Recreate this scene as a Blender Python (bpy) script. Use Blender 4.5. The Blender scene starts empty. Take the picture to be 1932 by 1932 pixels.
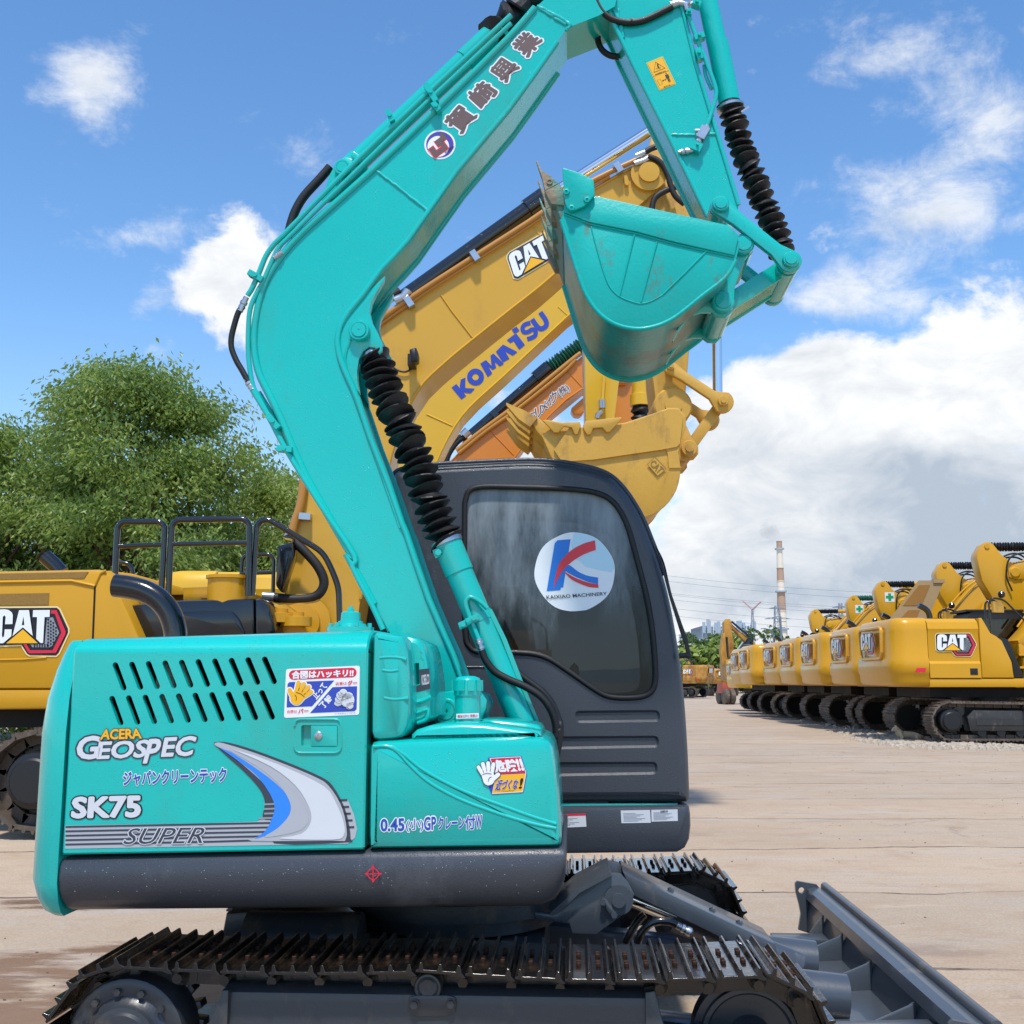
import bpy, math, random
from mathutils import Vector, Matrix
from mathutils.geometry import tessellate_polygon
R = math.radians
random.seed(7)
S = bpy.context.scene
COL = S.collection
# ---------------------------------------------------------------- camera, sky, sun
FPX, PITCH, CAMH = 2100.0, R(8.69), 1.43
cam = bpy.data.objects.new('camera', bpy.data.cameras.new('camera'))
cam.data.sensor_width = 36; cam.data.lens = 36*FPX/1932
cam.data.clip_start = 0.05; cam.data.clip_end = 6000
cam.location = (0, 0, CAMH); cam.rotation_euler = (R(90)+PITCH, 0, 0)
COL.objects.link(cam); S.camera = cam
SUN_EL, SUN_AZ = R(66), R(184)          # azimuth clockwise from +Y: behind the camera, to its left
S.view_settings.view_transform = 'Standard'; S.view_settings.look = 'None'
S.view_settings.exposure = 0.45; S.view_settings.gamma = 1
sd = Vector((math.sin(SUN_AZ)*math.cos(SUN_EL), math.cos(SUN_AZ)*math.cos(SUN_EL), math.sin(SUN_EL)))
sl = bpy.data.lights.new('sun', 'SUN'); sl.energy = 3.0; sl.angle = R(4); sl.color = (1, .95, .87)
so = bpy.data.objects.new('sun', sl); so.rotation_euler = sd.to_track_quat('Z', 'Y').to_euler(); so.location = (-20, -20, 30)
COL.objects.link(so)

VIEWS = {'Z1': (800, 0, 1100), 'Z2': (1900, 0, 1100), 'Z3': (1900, 500, 1200), 'Z4': (800, 900, 1200),
         'A1': (0, 1800, 1300), 'A2': (1200, 1600, 1500), 'A3': (0, 2300, 1400), 'A4': (1200, 2300, 1400),
         'B1': (2440, 1940, 1400), 'B2': (0, 3000, 1400), 'B3': (1200, 3000, 1400), 'B4': (2440, 3000, 1400),
         'C1': (3240, 1980, 600), 'C2': (3240, 2480, 600), 'C3': (2480, 2240, 600), 'C4': (1600, 1150, 600),
         'C5': (1550, 0, 800), 'C6': (0, 1350, 1150), 'C7': (1050, 2480, 350), 'C8': (1300, 2000, 800),
         'D1': (1780, 2560, 380), 'D2': (1750, 2860, 300), 'D3': (1960, 1960, 400), 'D4': (2400, 150, 220),
         'D5': (0, 2200, 300), 'D6': (2320, 1150, 650)}
def V(tag, x, y):
    """a survey point of the photograph, in 1932-wide picture units"""
    if tag == 'P': return (x, y)
    x0, y0, w = VIEWS[tag]; s = w/1932
    return ((x0+x*s)*.503125, (y0+y*s)*.503125)
cP, sP = math.cos(PITCH), math.sin(PITCH)
CAM = Vector((0, 0, CAMH))
def ray(p):
    x = (p[0]-966)/FPX; u = (966-p[1])/FPX
    return Vector((x, cP-u*sP, sP+u*cP))
def gnd(p, z=0.0):
    d = ray(p); return CAM + d*((z-CAMH)/d.z)
def atY(p, Y):
    d = ray(p); return CAM + d*(Y/d.y)
class Fr:
    """a machine's own axes: x forward, y to its left, z up"""
    def __init__(s, ox, oy, yaw):
        s.o = Vector((ox, oy, 0)); s.yaw = R(yaw); c, n = math.cos(s.yaw), math.sin(s.yaw)
        s.ax = Vector((c, n, 0)); s.ay = Vector((-n, c, 0))
    def hit(s, tag, x, y, yl):
        d = ray(V(tag, x, y)); t = ((s.o-CAM).dot(s.ay)+yl)/d.dot(s.ay); q = CAM+d*t
        return ((q-s.o).dot(s.ax), q.z)
    def h3(s, tag, x, y, yl):
        a, b = s.hit(tag, x, y, yl); return Vector((a, yl, b))
    def tr(s, tag, pts, yl): return [s.hit(tag, x, y, yl) for x, y in pts]
    def tr3(s, tag, pts, yl): return [s.h3(tag, x, y, yl) for x, y in pts]

# ---------------------------------------------------------------- materials
def lin(h):
    if isinstance(h, str):
        h = h.lstrip('#'); v = [int(h[i:i+2], 16)/255 for i in (0, 2, 4)]
        return tuple(c/12.92 if c <= .04045 else ((c+.055)/1.055)**2.4 for c in v)
    return h
MATS = {}
def mat(name, col, rough=.5, metal=0, coat=0, var=.07, vscale=3, bump=0, bscale=60, wet=0, dirt=None, spec=.5, streak=0):
    m = bpy.data.materials.new(name); m.use_nodes = True; N = m.node_tree.nodes; L = m.node_tree.links
    b = N['Principled BSDF']; c = lin(col)
    b.inputs['Metallic'].default_value = metal; b.inputs['Specular IOR Level'].default_value = spec
    b.inputs['Coat Weight'].default_value = coat; b.inputs['Coat Roughness'].default_value = .06
    tc = N.new('ShaderNodeTexCoord'); nz = N.new('ShaderNodeTexNoise')
    nz.inputs['Scale'].default_value = vscale; nz.inputs['Detail'].default_value = 7; nz.inputs['Roughness'].default_value = .62
    L.new(tc.outputs['Object'], nz.inputs['Vector'])
    mx = N.new('ShaderNodeMix'); mx.data_type = 'RGBA'
    mx.inputs[6].default_value = (*[x*(1-var) for x in c], 1); mx.inputs[7].default_value = (*[min(1, x*(1+var)+var*.01) for x in c], 1)
    L.new(nz.outputs['Fac'], mx.inputs[0]); out = mx.outputs[2]
    if dirt:
        dc, amt, dsc = dirt
        n2 = N.new('ShaderNodeTexNoise'); n2.inputs['Scale'].default_value = dsc; n2.inputs['Detail'].default_value = 9; n2.inputs['Roughness'].default_value = .7
        mp = N.new('ShaderNodeMapping'); mp.inputs['Scale'].default_value = (1, 1, .45); mp.inputs['Location'].default_value = (3.1, 1.7, .4)
        L.new(tc.outputs['Object'], mp.inputs['Vector']); L.new(mp.outputs[0], n2.inputs['Vector'])
        rp = N.new('ShaderNodeMapRange'); rp.inputs[1].default_value = .62-amt*.25; rp.inputs[2].default_value = .75-amt*.12
        L.new(n2.outputs['Fac'], rp.inputs[0])
        m2 = N.new('ShaderNodeMix'); m2.data_type = 'RGBA'; m2.inputs[7].default_value = (*lin(dc), 1)
        L.new(rp.outputs[0], m2.inputs[0]); L.new(out, m2.inputs[6]); out = m2.outputs[2]
    L.new(out, b.inputs['Base Color'])
    rr = N.new('ShaderNodeMapRange'); rr.inputs[3].default_value = max(.02, rough*.75); rr.inputs[4].default_value = min(1, rough*1.3)
    L.new(nz.outputs['Fac'], rr.inputs[0]); L.new(rr.outputs[0], b.inputs['Roughness'])
    nrm = None
    if bump:
        n3 = N.new('ShaderNodeTexNoise'); n3.inputs['Scale'].default_value = bscale; n3.inputs['Detail'].default_value = 4
        L.new(tc.outputs['Object'], n3.inputs['Vector'])
        bp = N.new('ShaderNodeBump'); bp.inputs['Strength'].default_value = bump; bp.inputs['Distance'].default_value = .01
        L.new(n3.outputs['Fac'], bp.inputs['Height']); nrm = bp
    if wet:
        vo = N.new('ShaderNodeTexVoronoi'); vo.inputs['Scale'].default_value = 150; L.new(tc.outputs['Object'], vo.inputs['Vector'])
        r1 = N.new('ShaderNodeMapRange'); r1.interpolation_type = 'SMOOTHSTEP'; r1.inputs[1].default_value = .33; r1.inputs[2].default_value = .05
        L.new(vo.outputs['Distance'], r1.inputs[0])
        sp = N.new('ShaderNodeSeparateColor'); L.new(vo.outputs['Color'], sp.inputs[0])
        ad = N.new('ShaderNodeMath'); ad.operation = 'MULTIPLY_ADD'; ad.inputs[1].default_value = .9; L.new(nz.outputs['Fac'], ad.inputs[0]); L.new(sp.outputs[0], ad.inputs[2])
        gt = N.new('ShaderNodeMath'); gt.operation = 'GREATER_THAN'; gt.inputs[1].default_value = 1.5-wet; L.new(ad.outputs[0], gt.inputs[0])
        mu = N.new('ShaderNodeMath'); mu.operation = 'MULTIPLY'; L.new(r1.outputs[0], mu.inputs[0]); L.new(gt.outputs[0], mu.inputs[1])
        b2 = N.new('ShaderNodeBump'); b2.inputs['Strength'].default_value = .6; b2.inputs['Distance'].default_value = .002
        L.new(mu.outputs[0], b2.inputs['Height'])
        if nrm: L.new(nrm.outputs[0], b2.inputs['Normal'])
        L.new(b2.outputs[0], b.inputs['Coat Normal'])
        nrm = b2
    if nrm: L.new(nrm.outputs[0], b.inputs['Normal'])
    MATS[name] = m; return m
def dmat(name, col, rough=.35):                       # sticker inks
    return mat(name, col, rough, var=.04, vscale=8)
mat('teal_paint', (.0, .475, .422), .24, coat=.6, spec=.4, var=.10, vscale=1.6, bump=.10, bscale=9, wet=.28, dirt=('#2fa89a', .30, 1.7))
mat('teal_weathered', (.002, .43, .385), .38, coat=.1, spec=.3, var=.12, vscale=4, bump=.12, bscale=70, dirt=('#6b5a44', .16, 7))
mat('bucket_belly', (.004, .30, .275), .34, coat=.15, var=.3, vscale=5, bump=.2, bscale=40, dirt=('#6a4530', .6, 2.4))
mat('worn_steel', '#85745c', .6, metal=.2, var=.3, vscale=12, bump=.4, bscale=50, dirt=('#2b8f84', .85, 7))
mat('charcoal', '#3b4048', .38, coat=.05, var=.07, bump=.12, bscale=300, wet=.62, dirt=('#5a5e64', .18, 2.2))
mat('charcoal_gloss', '#3b3e46', .3, coat=.25, var=.1, bump=.06, bscale=200, wet=.3)
mat('black_rubber', '#121213', .55, var=.2, bump=.1, bscale=120)
mat('boot_fabric', '#0d0d10', .5, var=.25, vscale=14, bump=.3, bscale=45)
mat('black_gloss', '#0d0f12', .16, coat=.6, var=.2, bump=.03, bscale=60, wet=.3)
mat('black_metal', '#17181b', .4, var=.2, wet=0, bump=.05)
mat('deep_black', '#050505', .8, var=.3)
mat('track_steel', '#191716', .2, metal=.35, coat=.55, var=.4, vscale=9, bump=.2, bscale=40, dirt=('#4a3a2c', .38, 9))
mat('rust_bolt', '#3f2616', .7, metal=.3, var=.3, vscale=40)
mat('water_glint', '#9aa4ad', .12, spec=.8, var=.02)  # rain drops in opaque pale grey: their sky glint is put into the colour
mat('blade_grey', '#434a52', .34, coat=.25, var=.12, vscale=5, bump=.06, bscale=90, dirt=('#6f6a62', .12, 7))
mat('frame_grey', '#30343a', .36, coat=.15, var=.2, vscale=4, bump=.1, bscale=60, dirt=('#5c5044', .34, 5))
mat('chrome', '#d8dade', .09, metal=1, var=.02)
mat('zinc', '#b9bcc0', .3, metal=.9, var=.1, vscale=20)
mat('cat_boom_paint', (.60, .335, .035), .36, coat=.2, spec=.3, var=.10, vscale=1.1, bump=.08, bscale=9, dirt=('#b98a3e', .3, 1.3))
mat('cat_paint', (.58, .295, .010), .33, coat=.2, spec=.3, var=.06, vscale=1.2, bump=.04, bscale=160)
mat('cat_bucket_paint', (.57, .32, .04), .5, coat=.05, var=.16, vscale=2, bump=.2, bscale=24, dirt=('#8f6a34', .3, 3))
mat('cat_row_paint', (.62, .315, .01), .3, coat=.25, spec=.3, var=.04, vscale=1)
mat('komatsu_paint', (.70, .41, .015), .35, coat=.25, var=.05, vscale=1.5, bump=.05, bscale=100)
mat('orange_paint', (.62, .20, .012), .38, coat=.2, var=.08, vscale=1.5, bump=.05, bscale=100)
mat('orange_pipe', (.46, .20, .025), .35, coat=.2)
mat('green_boot', '#1d5c48', .5, var=.2, vscale=9)
mat('mesh_paint', (.27, .15, .025), .6, var=.4, vscale=60)
for n, c in [('ink_white', '#e9edf0'), ('ink_blue', '#1f4fa8'), ('ink_navy', '#2f48b0'), ('ink_red', '#d8213f'), ('ink_yellow', '#f2b418'), ('ink_black', '#15161a'),
             ('ink_silver', '#aeb2b8'), ('ink_grey', '#8f949c'), ('ink_dark', '#3a3f4b'), ('ink_brown', '#6a5650'), ('ink_skyblue', '#2f86e8'),
             ('ink_lightblue', '#bfe0ee'), ('ink_kblue', '#1578d4'), ('ink_kred', '#e3323f'), ('ink_green', '#1e9e58'), ('ink_pale', '#d2d6db'), ('ink_purple', '#4a3fa0'), ('ink_cream', '#f2d99a'), ('ink_lightyellow', '#f0cf3c')]:
    dmat(n, c)
def glass_mat(name, tint, alpha, sky_sheen=0):
    m = bpy.data.materials.new(name); m.use_nodes = True; N = m.node_tree.nodes; L = m.node_tree.links; N.clear()
    o = N.new('ShaderNodeOutputMaterial'); g = N.new('ShaderNodeBsdfGlossy'); g.inputs['Roughness'].default_value = .04; g.inputs[0].default_value = (.62, .68, .74, 1) if sky_sheen else (.9, .93, .95, 1)
    t = N.new('ShaderNodeBsdfTransparent'); t.inputs[0].default_value = (*tint, 1)
    fr = N.new('ShaderNodeLayerWeight'); fr.inputs[0].default_value = .12
    mr = N.new('ShaderNodeMapRange'); mr.inputs[3].default_value = alpha; mr.inputs[4].default_value = 1; L.new(fr.outputs['Fresnel'], mr.inputs[0])
    mx = N.new('ShaderNodeMixShader'); L.new(mr.outputs[0], mx.inputs[0]); L.new(t.outputs[0], mx.inputs[1]); L.new(g.outputs[0], mx.inputs[2]); out = mx
    if sky_sheen:                                            # sky reflection painted as a pale diffuse film, thicker towards the top
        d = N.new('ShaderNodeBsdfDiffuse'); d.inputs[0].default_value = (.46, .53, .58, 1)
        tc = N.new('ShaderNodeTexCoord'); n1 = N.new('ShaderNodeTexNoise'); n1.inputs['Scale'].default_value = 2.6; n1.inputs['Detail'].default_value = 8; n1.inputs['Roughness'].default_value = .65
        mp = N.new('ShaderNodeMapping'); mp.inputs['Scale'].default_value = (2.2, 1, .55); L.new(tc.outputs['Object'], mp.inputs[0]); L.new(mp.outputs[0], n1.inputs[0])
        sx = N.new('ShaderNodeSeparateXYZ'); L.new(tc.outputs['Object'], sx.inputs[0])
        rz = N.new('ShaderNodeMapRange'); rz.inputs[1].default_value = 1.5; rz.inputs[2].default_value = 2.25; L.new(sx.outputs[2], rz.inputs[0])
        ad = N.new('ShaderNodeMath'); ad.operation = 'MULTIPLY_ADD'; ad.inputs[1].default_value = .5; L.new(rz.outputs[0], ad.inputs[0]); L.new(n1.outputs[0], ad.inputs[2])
        r2 = N.new('ShaderNodeMapRange'); r2.interpolation_type = 'SMOOTHSTEP'; r2.inputs[1].default_value = .60; r2.inputs[2].default_value = 1.16; r2.inputs[3].default_value = .008; r2.inputs[4].default_value = sky_sheen
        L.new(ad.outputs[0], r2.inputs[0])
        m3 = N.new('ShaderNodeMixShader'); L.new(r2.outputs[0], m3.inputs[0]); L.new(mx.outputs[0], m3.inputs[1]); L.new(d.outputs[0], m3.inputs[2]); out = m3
    L.new(out.outputs[0], o.inputs[0]); MATS[name] = m
glass_mat('cab_glass', (.17, .20, .23), .03, sky_sheen=.62)
glass_mat('dark_glass', (.14, .15, .16), .06)

# ---------------------------------------------------------------- mesh building
def empty(name, loc, label, cat, group=None, rz=0):
    o = bpy.data.objects.new(name, None); o.empty_display_size = .3; o.location = loc; o.rotation_euler = (0, 0, rz); COL.objects.link(o)
    o['label'] = label; o['category'] = cat
    if group: o['group'] = group
    return o
def tag(o, label, cat, group=None):
    o['label'] = label; o['category'] = cat
    if group: o['group'] = group
    return o
def inset(pts, d):
    n = len(pts); A = sum(pts[i][0]*pts[(i+1) % n][1]-pts[(i+1) % n][0]*pts[i][1] for i in range(n)); sg = 1 if A > 0 else -1
    out = []
    for i in range(n):
        a, b, c = Vector(pts[i-1]), Vector(pts[i]), Vector(pts[(i+1) % n])
        e1, e2 = (b-a), (c-b)
        if e1.length < 1e-9 or e2.length < 1e-9: out.append(tuple(b)); continue
        e1.normalize(); e2.normalize(); n1 = Vector((-e1.y, e1.x))*sg; n2 = Vector((-e2.y, e2.x))*sg
        k = n1+n2; q = k.length
        if q < .3: out.append(tuple(b+n1*d)); continue
        k.normalize(); out.append(tuple(b+k*(d/max(.5, k.dot(n1)))))
    return out
def smooth_path(pts, k=6, closed=False):
    """Catmull-Rom through points of any dimension"""
    P = [Vector(p) for p in pts]; n = len(P); out = []
    for i in range(n if closed else n-1):
        p0 = P[i-1] if (closed or i > 0) else P[0]*2-P[1]
        p1 = P[i]; p2 = P[(i+1) % n]
        p3 = P[(i+2) % n] if (closed or i+2 < n) else P[-1]*2-P[-2]
        for j in range(k):
            t = j/k
            out.append(.5*((2*p1)+(p2-p0)*t+(2*p0-5*p1+4*p2-p3)*t*t+(3*p1-p0-3*p2+p3)*t**3))
    if not closed: out.append(P[-1].copy())
    return out
def round_poly(pts, r, k=3):
    """round the corners of a 2-D polygon"""
    out = []; n = len(pts)
    for i in range(n):
        a, b, c = Vector(pts[i-1]), Vector(pts[i]), Vector(pts[(i+1) % n])
        l1, l2 = (a-b).length, (c-b).length
        q = min(r, l1*.45, l2*.45)
        p1 = b+(a-b).normalized()*q; p2 = b+(c-b).normalized()*q
        for j in range(k+1):
            t = j/k; out.append(tuple(p1.lerp(b, t).lerp(b.lerp(p2, t), t)))
    return out
def capsule2(a, b, ra, rb=None, k=8):
    a, b = Vector(a), Vector(b); rb = ra if rb is None else rb
    t = math.atan2(b.y-a.y, b.x-a.x); o = []
    for j in range(k+1): th = t+math.pi/2+math.pi*j/k; o.append((a.x+ra*math.cos(th), a.y+ra*math.sin(th)))
    for j in range(k+1): th = t-math.pi/2+math.pi*j/k; o.append((b.x+rb*math.cos(th), b.y+rb*math.sin(th)))
    return o
def circ2(c, r, k=24, ry=None): return [(c[0]+r*math.cos(2*math.pi*i/k), c[1]+(ry or r)*math.sin(2*math.pi*i/k)) for i in range(k)]
def ortho(d):
    d = Vector(d).normalized(); a = Vector((0, 0, 1)) if abs(d.z) < .9 else Vector((1, 0, 0))
    u = d.cross(a).normalized(); return u, d.cross(u).normalized()
class MB:
    def __init__(s): s.v = []; s.f = []; s.m = []; s.mi = 0
    def add(s, vs, fs):
        b = len(s.v); s.v += [tuple(v) for v in vs]
        for f in fs: s.f.append(tuple(i+b for i in f)); s.m.append(s.mi)
    def quad(s, a, b, c, d): s.add([a, b, c, d], [(0, 1, 2, 3)])
    def poly(s, pts): s.add(pts, [tuple(range(len(pts)))])
    def flat(s, outer, holes, fn, flip=False):
        loops = [[Vector((p[0], p[1], 0)) for p in outer]]+[[Vector((p[0], p[1], 0)) for p in h] for h in holes]
        tr = tessellate_polygon(loops); vs = [fn(*p) for p in outer]
        for h in holes: vs += [fn(*p) for p in h]
        s.add(vs, [t[::-1] if flip else t for t in tr])
    def prism(s, o, y0, y1, ch=0):
        """outline in x,z extruded along y; ch = chamfer"""
        n = len(o); b = len(s.v)
        rings = [(o, y0), (o, y1)] if not ch else [(inset(o, ch), y0), (inset(o, ch*.3), y0+ch*.3), (o, y0+ch), (o, y1-ch), (inset(o, ch*.3), y1-ch*.3), (inset(o, ch), y1)]
        vs = [(p[0], y, p[1]) for q, y in rings for p in q]; fs = []
        for k in range(len(rings)-1):
            for i in range(n): j = (i+1) % n; fs.append((k*n+i, k*n+j, (k+1)*n+j, (k+1)*n+i))
        fs.append(tuple(range(n))[::-1]); e = (len(rings)-1)*n; fs.append(tuple(range(e, e+n)))
        s.add(vs, fs)
    def loft(s, rings, close=True, caps=True):
        n = len(rings[0]); vs = [p for r in rings for p in r]; fs = []
        for k in range(len(rings)-1):
            for i in range(n if close else n-1): j = (i+1) % n; fs.append((k*n+i, k*n+j, (k+1)*n+j, (k+1)*n+i))
        if caps: fs.append(tuple(range(n))[::-1]); e = (len(rings)-1)*n; fs.append(tuple(range(e, e+n)))
        s.add(vs, fs)
    def box(s, x0, x1, y0, y1, z0, z1, ch=0):
        s.prism([(x0, z0), (x1, z0), (x1, z1), (x0, z1)], y0, y1, ch)
    def obox(s, c, ux, uy, uz, hx, hy, hz):
        c, ux, uy, uz = Vector(c), Vector(ux).normalized(), Vector(uy).normalized(), Vector(uz).normalized()
        vs = [c+ux*hx*a+uy*hy*b+uz*hz*d for a in (-1, 1) for b in (-1, 1) for d in (-1, 1)]
        s.add(vs, [(0, 1, 3, 2), (4, 6, 7, 5), (0, 4, 5, 1), (2, 3, 7, 6), (0, 2, 6, 4), (1, 5, 7, 3)])
    def tube(s, path, r, n=10, caps=True):
        P = [Vector(p) for p in path]; rs = r if isinstance(r, list) else [r]*len(P); rings = []; u = None
        for i, p in enumerate(P):
            d = (P[min(i+1, len(P)-1)]-P[max(i-1, 0)])
            if d.length < 1e-9: d = Vector((0, 0, 1))
            d.normalize()
            if u is None: u, w = ortho(d)
            else:
                u = (u-d*u.dot(d)); u = u.normalized() if u.length > 1e-6 else ortho(d)[0]
                w = d.cross(u)
            rings.append([p+(u*math.cos(2*math.pi*k/n)+w*math.sin(2*math.pi*k/n))*rs[i] for k in range(n)])
        s.loft(rings, caps=caps)
    def cyl(s, a, b, r, n=20, r2=None): s.tube([a, b], [r, r if r2 is None else r2], n)
    def lathe(s, a, d, prof, n=24):
        """prof: (distance along d, radius) pairs"""
        a, d = Vector(a), Vector(d).normalized(); u, w = ortho(d)
        s.loft([[a+d*t+(u*math.cos(2*math.pi*k/n)+w*math.sin(2*math.pi*k/n))*max(r, 1e-4) for k in range(n)] for t, r in prof])
    def bellows(s, path, ri, ro, n, seg=16, jit=.0):
        P = [Vector(p) for p in path]; L = [0]
        for i in range(1, len(P)): L.append(L[-1]+(P[i]-P[i-1]).length)
        def at(t):
            for i in range(1, len(P)):
                if t <= L[i] or i == len(P)-1: q = (t-L[i-1])/max(1e-9, L[i]-L[i-1]); return P[i-1].lerp(P[i], q), (P[i]-P[i-1]).normalized()
        rings = []
        for k in range(2*n+1):
            c, d = at(L[-1]*k/(2*n)); u, w = ortho(d)
            if k % 2: d = (d+u*random.uniform(-jit, jit)*2+w*random.uniform(-jit, jit)*2).normalized(); u = (u-d*u.dot(d)).normalized(); w = d.cross(u)
            for off, rr in ([(0, ri)] if k % 2 == 0 else [(-.12, ro*.97), (.12, ro)]):
                q = c+d*(off*L[-1]/(2*n)); ph = random.uniform(0, 6)
                rings.append([q+(u*math.cos(2*math.pi*i/seg)+w*math.sin(2*math.pi*i/seg))*rr*(1+jit*.35*math.sin(3*2*math.pi*i/seg+ph)) for i in range(seg)])
        s.loft(rings)
    def build(s, name, mats, parent=None, smooth=35, bevel=0, yaw=0, label=None, wn=False, loc=None):
        me = bpy.data.meshes.new(name); me.from_pydata(s.v, [], s.f)
        ms = mats if isinstance(mats, (list, tuple)) else [mats]
        for m in ms: me.materials.append(MATS[m])
        if len(ms) > 1: me.polygons.foreach_set('material_index', s.m)
        me.validate(); me.update()
        import bmesh
        bm = bmesh.new(); bm.from_mesh(me); bmesh.ops.recalc_face_normals(bm, faces=bm.faces); bm.to_mesh(me); bm.free()
        if smooth:
            me.polygons.foreach_set('use_smooth', [True]*len(me.polygons)); me.set_sharp_from_angle(angle=R(smooth))
        o = bpy.data.objects.new(name, me); COL.objects.link(o)
        if parent: o.parent = parent
        if loc: o.location = loc
        o.rotation_euler.z = yaw
        if bevel:
            b = o.modifiers.new('bevel', 'BEVEL'); b.width = bevel; b.segments = 3; b.limit_method = 'ANGLE'; b.angle_limit = R(50); b.harden_normals = True; b.use_clamp_overlap = True
        if wn:
            w = o.modifiers.new('wn', 'WEIGHTED_NORMAL'); w.keep_sharp = True
        if label: o['label'] = label
        return o
def split_pieces(o, name=None):
    """give every separate piece of a part an object of its own; pieces whose boxes touch stay together"""
    me = o.data; n = len(me.vertices); par = list(range(n))
    def fd(i):
        while par[i] != i: par[i] = par[par[i]]; i = par[i]
        return i
    for e in me.edges:
        a, b = fd(e.vertices[0]), fd(e.vertices[1])
        if a != b: par[a] = b
    isl = {}
    for v in me.vertices: isl.setdefault(fd(v.index), []).append(v.co)
    bx = [(k, [min(c[i] for c in vs)-.004 for i in range(3)], [max(c[i] for c in vs)+.004 for i in range(3)]) for k, vs in isl.items()]
    grp = {k: k for k, _, _ in bx}
    def gf(k):
        while grp[k] != k: k = grp[k]
        return k
    for i in range(len(bx)):
        for j in range(i):
            if all(bx[i][1][d] <= bx[j][2][d] and bx[j][1][d] <= bx[i][2][d] for d in range(3)): grp[gf(bx[i][0])] = gf(bx[j][0])
    faces = {}
    for p in me.polygons: faces.setdefault(gf(fd(p.vertices[0])), []).append(p.index)
    if len(faces) < 2: return
    import bmesh
    for q, (k, fl) in enumerate(sorted(faces.items(), key=lambda t: -len(t[1]))):
        keep = set(fl); m2 = me.copy() if q else None
        if q: c = o.copy(); c.data = m2; c.name = name or o.name.split('.')[0]; COL.objects.link(c); tgt = m2
        else: tgt = me.copy(); first = tgt
        bm = bmesh.new(); bm.from_mesh(tgt); bmesh.ops.delete(bm, geom=[f for f in bm.faces if f.index not in keep], context='FACES'); bm.to_mesh(tgt); bm.free()
    o.data = first
# ---------------------------------------------------------------- writing and stickers
def text2(s, off=0, shear=0, spacing=1.0, flipless=True):
    c = bpy.data.curves.new('t', 'FONT'); c.body = s; c.size = 1; c.offset = off; c.shear = shear; c.space_character = spacing; c.resolution_u = 3
    o = bpy.data.objects.new('t', c); m = bpy.data.meshes.new_from_object(o)
    v = [(p.co.x, p.co.y) for p in m.vertices]; f = [tuple(p.vertices) for p in m.polygons]
    bpy.data.objects.remove(o); bpy.data.curves.remove(c); bpy.data.meshes.remove(m)
    return v, f
def bil(q, u, v):
    """q = top-left, top-right, bottom-right, bottom-left; u to the right, v down"""
    a = Vector(q[0]).lerp(Vector(q[1]), u); b = Vector(q[3]).lerp(Vector(q[2]), u); return a.lerp(b, v)
class Dec:
    """flat stickers on the plane y = yl of a frame, stacked in layers of .8 mm"""
    def __init__(s, fr, yl, step=.0008): s.fr = fr; s.yl = yl; s.mb = MB(); s.ms = []; s.step = step; s.base = .0012; s.sign = -1
    def M(s, m):
        if m not in s.ms: s.ms.append(m)
        s.mb.mi = s.ms.index(m)
    def pt(s, tag, x, y, layer):
        a, b = s.fr.hit(tag, x, y, s.yl); return Vector((a, s.yl+s.sign*(s.base+s.step*layer), b))
    def poly(s, tag, pts, m, layer=0, holes=[]):
        s.M(m); s.mb.flat(pts, holes, lambda x, y: s.pt(tag, x, y, layer))
    def stroke(s, tag, pts, w, m, layer=0, closed=False):
        P = [Vector(p) for p in pts]; n = len(P); L = []; Rr = []
        for i in range(n):
            d = (P[(i+1) % n]-P[i-1]) if closed else (P[min(i+1, n-1)]-P[max(i-1, 0)])
            d.normalize(); k = Vector((-d.y, d.x))*w/2; L.append(P[i]+k); Rr.append(P[i]-k)
        s.M(m)
        for i in range(n if closed else n-1):
            j = (i+1) % n; s.mb.quad(*[s.pt(tag, p.x, p.y, layer) for p in (L[i], L[j], Rr[j], Rr[i])])
    def text(s, tag, q, txt, m, layer=0, off=0, shear=0, box=None, spacing=1.0):
        """writing fitted to the four corners q; heavy weights are built from shifted strokes"""
        v, f = text2(txt, min(off, .010), shear, spacing)
        if box is None:
            v0, _ = text2(txt, 0, shear, spacing); xs = [a for a, b in v0]; ys = [b for a, b in v0]; box = (min(xs), max(xs), min(ys), max(ys))
        x0, x1, y0, y1 = box; s.M(m); r = max(0, off-.008); k = 0 if off <= .012 else (8 if off < .05 else 14)
        for i in range(max(1, k)):
            dx, dy = (r*math.cos(2*math.pi*i/k), r*math.sin(2*math.pi*i/k)) if k else (0, 0); vs = []
            for a, b in v:
                p = bil(q, (a+dx-x0)/(x1-x0), 1-(b+dy-y0)/(y1-y0)); vs.append(s.pt(tag, p.x, p.y, layer+i*.06))
            s.mb.add(vs, f)
        return box
    def outlined(s, tag, q, txt, fill, edge, layer=0, off=.01, eoff=.07, shear=0, spacing=1.0):
        s.text(tag, q, txt, edge, layer, eoff, shear, spacing=spacing); s.text(tag, q, txt, fill, layer+1, off, shear, spacing=spacing)
    def build(s, name, parent, yaw=0, label=None): return s.mb.build(name, s.ms, parent, smooth=0, yaw=yaw, label=label)
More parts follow.
